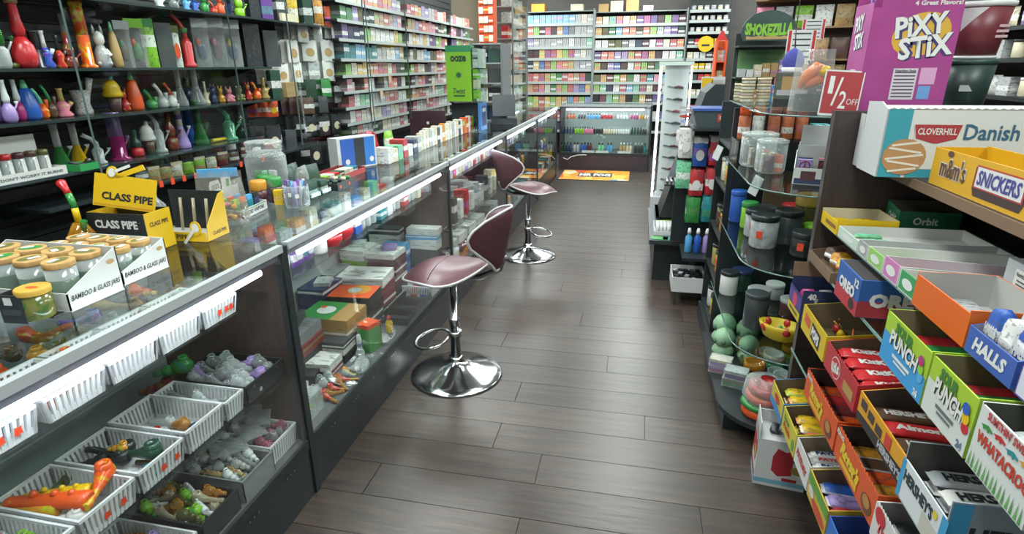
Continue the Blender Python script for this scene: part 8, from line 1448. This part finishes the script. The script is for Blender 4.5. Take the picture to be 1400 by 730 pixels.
t = thing('snack_carton', 'white and red fruit roll carton standing on the floor by the rack', 'box', (0.605, 1.985, 0.0005), -0.12)
bx = part('carton_body', MB().box(-0.09, 0.085, -0.065, 0.065, 0, 0.20).box(-0.09, -0.087, -0.065, 0.065, 0.20, 0.265).box(-0.087, 0.085, 0.062, 0.065, 0.20, 0.25), M('#d9dad8', 0.42), t)
patch(0.07, 0.12, bx, (0.0, -0.0658, 0.11), 'f', '#b02430', 'red_panel', pts=[(-1, -0.6), (-0.3, -1), (1, -0.8), (1, 1), (0.2, 0.8), (-0.6, 1), (-1, 0.4)]); lettering('R', 0.035, 0.045, bx, (0.05, -0.0666, 0.14), 'f', '#2f7a44', bold=0.06); patch(0.175, 0.018, bx, (-0.0025, -0.0658, 0.022), 'f', '#7fb4cc', 'pale_band'); patch(0.05, 0.014, bx, (0.03, -0.0662, 0.04), 'f', '#b02430', 'red_tag'); patch(0.05, 0.035, bx, (0.055, -0.0664, 0.085), 'f', '#a8863a', 'fruit_picture', pts=OVAL)
patch(0.12, 0.14, bx, (-0.0908, 0.0, 0.15), 'l', '#b02430', 'red_panel', pts=[(-1, -0.8), (0.6, -1), (1, 0.0), (0.6, 0.5), (-1, 0.4)]); lettering('Roll-Ups', 0.11, 0.045, bx, (-0.0916, 0.0, 0.19), 'l', '#3a8a50', bold=0.1); lettering('Roll-Ups', 0.11, 0.045, bx, (-0.0922, 0.0, 0.19), 'l', 'white', bold=0.03); patch(0.04, 0.05, bx, (-0.0914, -0.02, 0.12), 'l', '#c8a83c', 'fruit_picture', pts=OVAL); patch(0.12, 0.02, bx, (-0.0908, 0, 0.04), 'l', '#b02430', 'red_tag'); patch(0.13, 0.018, bx, (-0.0908, 0, 0.018), 'l', '#7fb4cc', 'pale_band')
for i in range(3): bar_item(0.05, 0.03, 0.03, ('dark grey', 'silver', 'maroon')[i], f'{("dark grey", "silver", "maroon")[i]} wrapped roll on top of the fruit roll carton', (0.57 + i * 0.04, 1.985, 0.2008), 1.2, 'snack', name='snack_roll')
# ---- top board
t = thing('pastry_carton', 'white and teal pastry carton with a danish picture on the top board', 'box', (0.95, 1.90, 1.1905), -0.02)
bx = part('carton_body', B(-0.27, 0.30, -0.085, 0.085, 0, 0.188), M('#d8dad4', 0.45), t); part('torn_side', MB().prism([(-0.083, 0.0), (0.08, 0.0), (0.085, 0.10), (0.06, 0.15), (0.075, 0.20), (-0.03, 0.205), (-0.083, 0.188)], -0.274, -0.2705, 0, 'yz'), M('#c9cbca', 0.6), t)
TEAL = '#3a9aa8'
patch(0.06, 0.188, bx, (-0.24, -0.0858, 0.094), 'f', TEAL, 'teal_band'); patch(0.50, 0.05, bx, (0.05, -0.0856, 0.026), 'f', TEAL, 'teal_band'); patch(0.46, 0.12, bx, (0.035, -0.0862, 0.085), 'f', '#dad9cf', 'print_panel')
patch(0.11, 0.10, bx, (-0.212, -0.0870, 0.058), 'f', '#b98a5a', 'danish_picture', pts=OVAL)
for q in range(5): patch(0.095 - 0.012 * abs(q - 2), 0.006, bx, (-0.212, -0.0876, 0.022 + 0.018 * q), 'f', '#e6dcc8', 'icing_line', spin=0.15 * (-1) ** q)
patch(0.115, 0.05, bx, (-0.143, -0.0872, 0.122), 'f', '#a8323a', 'red_banner', pts=[(-1, 1), (1, 1), (0.85, -0.5), (0.1, -1), (-0.1, -1), (-0.85, -0.5)]); lettering('CLOVERHILL', 0.095, 0.018, bx, (-0.143, -0.088, 0.129), 'f', 'white', bold=0.02); lettering('Danish', 0.13, 0.042, bx, (-0.013, -0.0872, 0.128), 'f', '#31627a', bold=0.02)
part('saw_edge', MB().prism([(-0.27, 0.188)] + [(-0.27 + 0.01 * i, 0.188 + (0.004 if i % 2 else 0.0)) for i in range(57)] + [(0.295, 0.188)], -0.0865, -0.0848, 0, 'xz'), M('#b9bab4', 0.5), t)
solo('torn_carton', MB().prism([(-0.05, 0), (0.05, 0), (0.05, 0.16), (0.02, 0.165), (0.0, 0.13), (-0.02, 0.15), (-0.05, 0.16)], -0.02, 0.02, 0, 'xz'), M('#c8c9c9', 0.5), 'torn white and red carton behind the pastry carton at the panel', 'box', (0.735, 2.025, 1.1905), 0.0)
patch(0.045, 0.02, bpy.data.objects['torn_carton'], (0.02, -0.0208, 0.09), 'f', '#a83c48', 'red_label')
t = thing('chocolate_carton', 'long yellow chocolate candy carton in front of the pastry carton', 'box', (0.842, 1.355, 1.1906), -HP, rot=(0.0, 0, -HP))
bx = part('carton_body', MB().box(-0.395, 0.395, -0.06, -0.057, 0, 0.096).box(-0.395, -0.392, -0.057, 0.06, 0, 0.096).box(0.392, 0.395, -0.057, 0.06, 0, 0.096).box(-0.392, 0.392, 0.057, 0.06, 0, 0.1).box(-0.392, 0.392, -0.057, 0.057, 0, 0.004), M('#d9a41a', 0.42), t)
lettering("m&m's", 0.132, 0.056, bx, (-0.285, -0.0608, 0.054), 'f', '#ded3c0', bold=0.06); lettering("m&m's", 0.125, 0.05, bx, (-0.285, -0.0616, 0.054), 'f', '#5a3420', bold=0.025); patch(0.03, 0.016, bx, (-0.31, -0.061, 0.088), 'f', '#5a3420', 'logo_cap', pts=OVAL)
patch(0.20, 0.066, bx, (-0.085, -0.0606, 0.044), 'f', '#3a211a', 'logo_shadow', pts=[(-1, -0.5), (-0.9, -1), (0.9, -1), (1, -0.5), (1, 1), (-1, 1)]); patch(0.19, 0.053, bx, (-0.085, -0.0612, 0.056), 'f', '#b4302c', 'logo_edge'); patch(0.18, 0.046, bx, (-0.085, -0.0618, 0.056), 'f', '#dcdad8', 'logo_face'); lettering('SNICKERS', 0.165, 0.034, bx, (-0.085, -0.0626, 0.056), 'f', '#3a3a8a', bold=0.03, shear=0.15)
lettering("m&m's", 0.10, 0.045, bx, (0.12, -0.0616, 0.062), 'f', '#5a3420', bold=0.07); lettering('SNICKERS', 0.145, 0.032, bx, (0.29, -0.0626, 0.056), 'f', '#3a3a8a', bold=0.07, shear=0.15)
for i in range(8): bar_item(0.09, 0.05, 0.03, ('brown', 'yellow')[i % 2], f'{("brown", "yellow")[i % 2]} candy bar in the long yellow carton, {ORD[i]} along', (0.845, 1.03 + i * 0.09, 1.1950), 0.1, group='bars in the long yellow carton')

# ================================================================== BAR STOOLS
LEATHER = M('#5a2c32', 0.36, grain=0.12, scale=40, bump=0.25); LEATHER2 = M('#52292e', 0.4, grain=0.1, scale=40, bump=0.25); PIPING = M('#c9c6c4', 0.3)
def stool(x, y, rz, label, seat_h=0.575, ring_rz=0.0):
    t = thing('bar_stool', label, 'bar stool', (x, y, 0.0005), rz)
    part('pedestal_base', MB().lathe([(0.232, 0), (0.235, 0.004), (0.228, 0.010), (0.19, 0.022), (0.12, 0.043), (0.07, 0.062), (0.045, 0.078), (0.036, 0.09), (0.036, 0.105), (0.0, 0.105)], 48), CHROME, t)
    part('column', MB().lathe([(0.026, 0.1), (0.026, 0.30), (0.0285, 0.302), (0.0285, 0.315), (0.019, 0.318), (0.019, seat_h - 0.035)], 24), CHROME, t)
    fr_ = MB().lathe([(0.032, 0.215), (0.032, 0.245)], 20)
    ring = [(0.030 + 0.085 * (1 - math.cos(a)) , 0.085 * math.sin(a) * 1.15, 0.23 - 0.02 * (1 - math.cos(a))) for a in [0.25 + i * (2 * math.pi - 0.5) / 24 for i in range(25)]]
    fr_.tube(ring, 0.0075, 10); part('foot_ring', fr_, CHROME, t, rz=ring_rz)
    lv = part('lift_lever', MB().tube([(0.02, 0, seat_h - 0.05), (0.02, -0.1, seat_h - 0.055), (0.02, -0.17, seat_h - 0.065)], 0.005, 8), CHROME, t); part('mount_plate', B(-0.07, 0.07, -0.07, 0.07, seat_h - 0.035, seat_h - 0.027), STEEL, t)
    # seat: local +X is the front. outline r(a), saddle height
    def outline(a):
        c, s = math.cos(a), math.sin(a)
        return (0.03 + (0.215 if c > 0 else 0.215) * c, 0.205 * s * (1.0 - 0.18 * max(0, c)) * (1 - 0.35 * max(0, -c) ** 2))
    def sz(px, py): return 0.045 * max(0, -px / 0.2) ** 2 - 0.045 * max(0, (px - 0.06) / 0.17) ** 2 + 0.0 - 0.02 * (py / 0.2) ** 2 + 0.012
    nA, nR = 40, 8
    sm = MB()
    def ring_pts(f, top):
        o = []
        for i in range(nA):
            a = 2 * math.pi * i / nA; px, py = outline(a); px = 0.02 + (px - 0.02) * f; py *= f
            e = (1 - f ** 4)
            o.append((px, py, seat_h + sz(px, py) + (0.034 * e + 0.002 if top else -0.036 * (1 - f ** 6) - 0.002)))
        return o
    for top in (True, False):
        rows = [ring_pts(max(0.02, k / nR) ** 0.8, top) for k in range(nR + 1)]; o = len(sm.v)
        for r_ in rows: sm.v += r_
        for k in range(nR):
            for i in range(nA):
                j = (i + 1) % nA; q = (o + k * nA + i, o + (k + 1) * nA + i, o + (k + 1) * nA + j, o + k * nA + j); sm.face(q if top else q[::-1], 0 if top else 1, True)
        sm.face([o + i for i in range(nA)] if top else [o + i for i in reversed(range(nA))], 0 if top else 1, True)
    st = part('seat', sm, [LEATHER, LEATHER2], t)
    part('seat_piping', MB().tube([(px, py, seat_h + sz(px, py)) for px, py in [outline(2 * math.pi * i / nA) for i in range(nA)]], 0.006, 8, closed=True), PIPING, st)
    part('seat_seam', MB().tube([(0.03 + 0.001 * i, -0.17 + 0.0085 * i, seat_h + sz(0.03, -0.17 + 0.0085 * i) + 0.036 * (1 - (abs(-0.17 + 0.0085 * i) / 0.2) ** 4)) for i in range(41)], 0.0018, 5), LEATHER2, st)
    # backrest shell: a across (-1..1), b up (0..1)
    HW = [(0, 0.045), (0.15, 0.085), (0.35, 0.14), (0.55, 0.185), (0.7, 0.2), (0.82, 0.19), (0.92, 0.15), (0.97, 0.10), (1.0, 0.04)]
    def hw(b):
        for (b0, w0), (b1, w1) in zip(HW, HW[1:]):
            if b <= b1: f = (b - b0) / (b1 - b0); return w0 + (w1 - w0) * f
        return HW[-1][1]
    def bp(a, b):
        yy = hw(b) * a
        return Vector((-0.235 - 0.06 * b + 0.15 * (abs(yy) / 0.2) ** 1.7, yy * 0.9, seat_h + 0.025 + 0.30 * b - 0.03 * (abs(yy) / 0.2) ** 2))
    bm_ = MB()
    def pad(sgn):
        def f_(u, v):
            a = u * 2 - 1; p = bp(a, v); e = (1 - abs(a) ** 4) * (1 - abs(2 * v - 1) ** 6); return (p.x + sgn * (0.022 if sgn > 0 else 0.016) * e, p.y, p.z)
        return f_
    bm_.grid(pad(1), 20, 24, 0, True, True); bm_.grid(pad(-1), 20, 24, 1, True)
    bk = part('backrest', bm_, [LEATHER, LEATHER2], t)
    edge = [bp(-1 + 2 * i / 12, 0) for i in range(12)] + [bp(1, i / 24) for i in range(24)] + [bp(1 - 2 * i / 14, 1) for i in range(14)] + [bp(-1, 1 - i / 24) for i in range(24)]
    part('back_piping', MB().tube(edge, 0.006, 8, closed=True), PIPING, bk)
    part('back_bracket', MB().tube([(-0.05, 0, seat_h - 0.03), (-0.14, 0, seat_h - 0.025), (-0.235, 0, seat_h + 0.02), (-0.258, 0, seat_h + 0.09)], [0.016, 0.016, 0.015, 0.012], 10), STEEL, t)
    return t
stool(-0.835, 2.50, math.radians(182), 'maroon leather bar stool at the second counter, its seat facing the stacked boxes', 0.565, math.radians(20))
stool(-0.832, 4.50, math.radians(38), 'maroon leather bar stool farther along, its back turned to the white device boxes', 0.56, math.radians(-50))
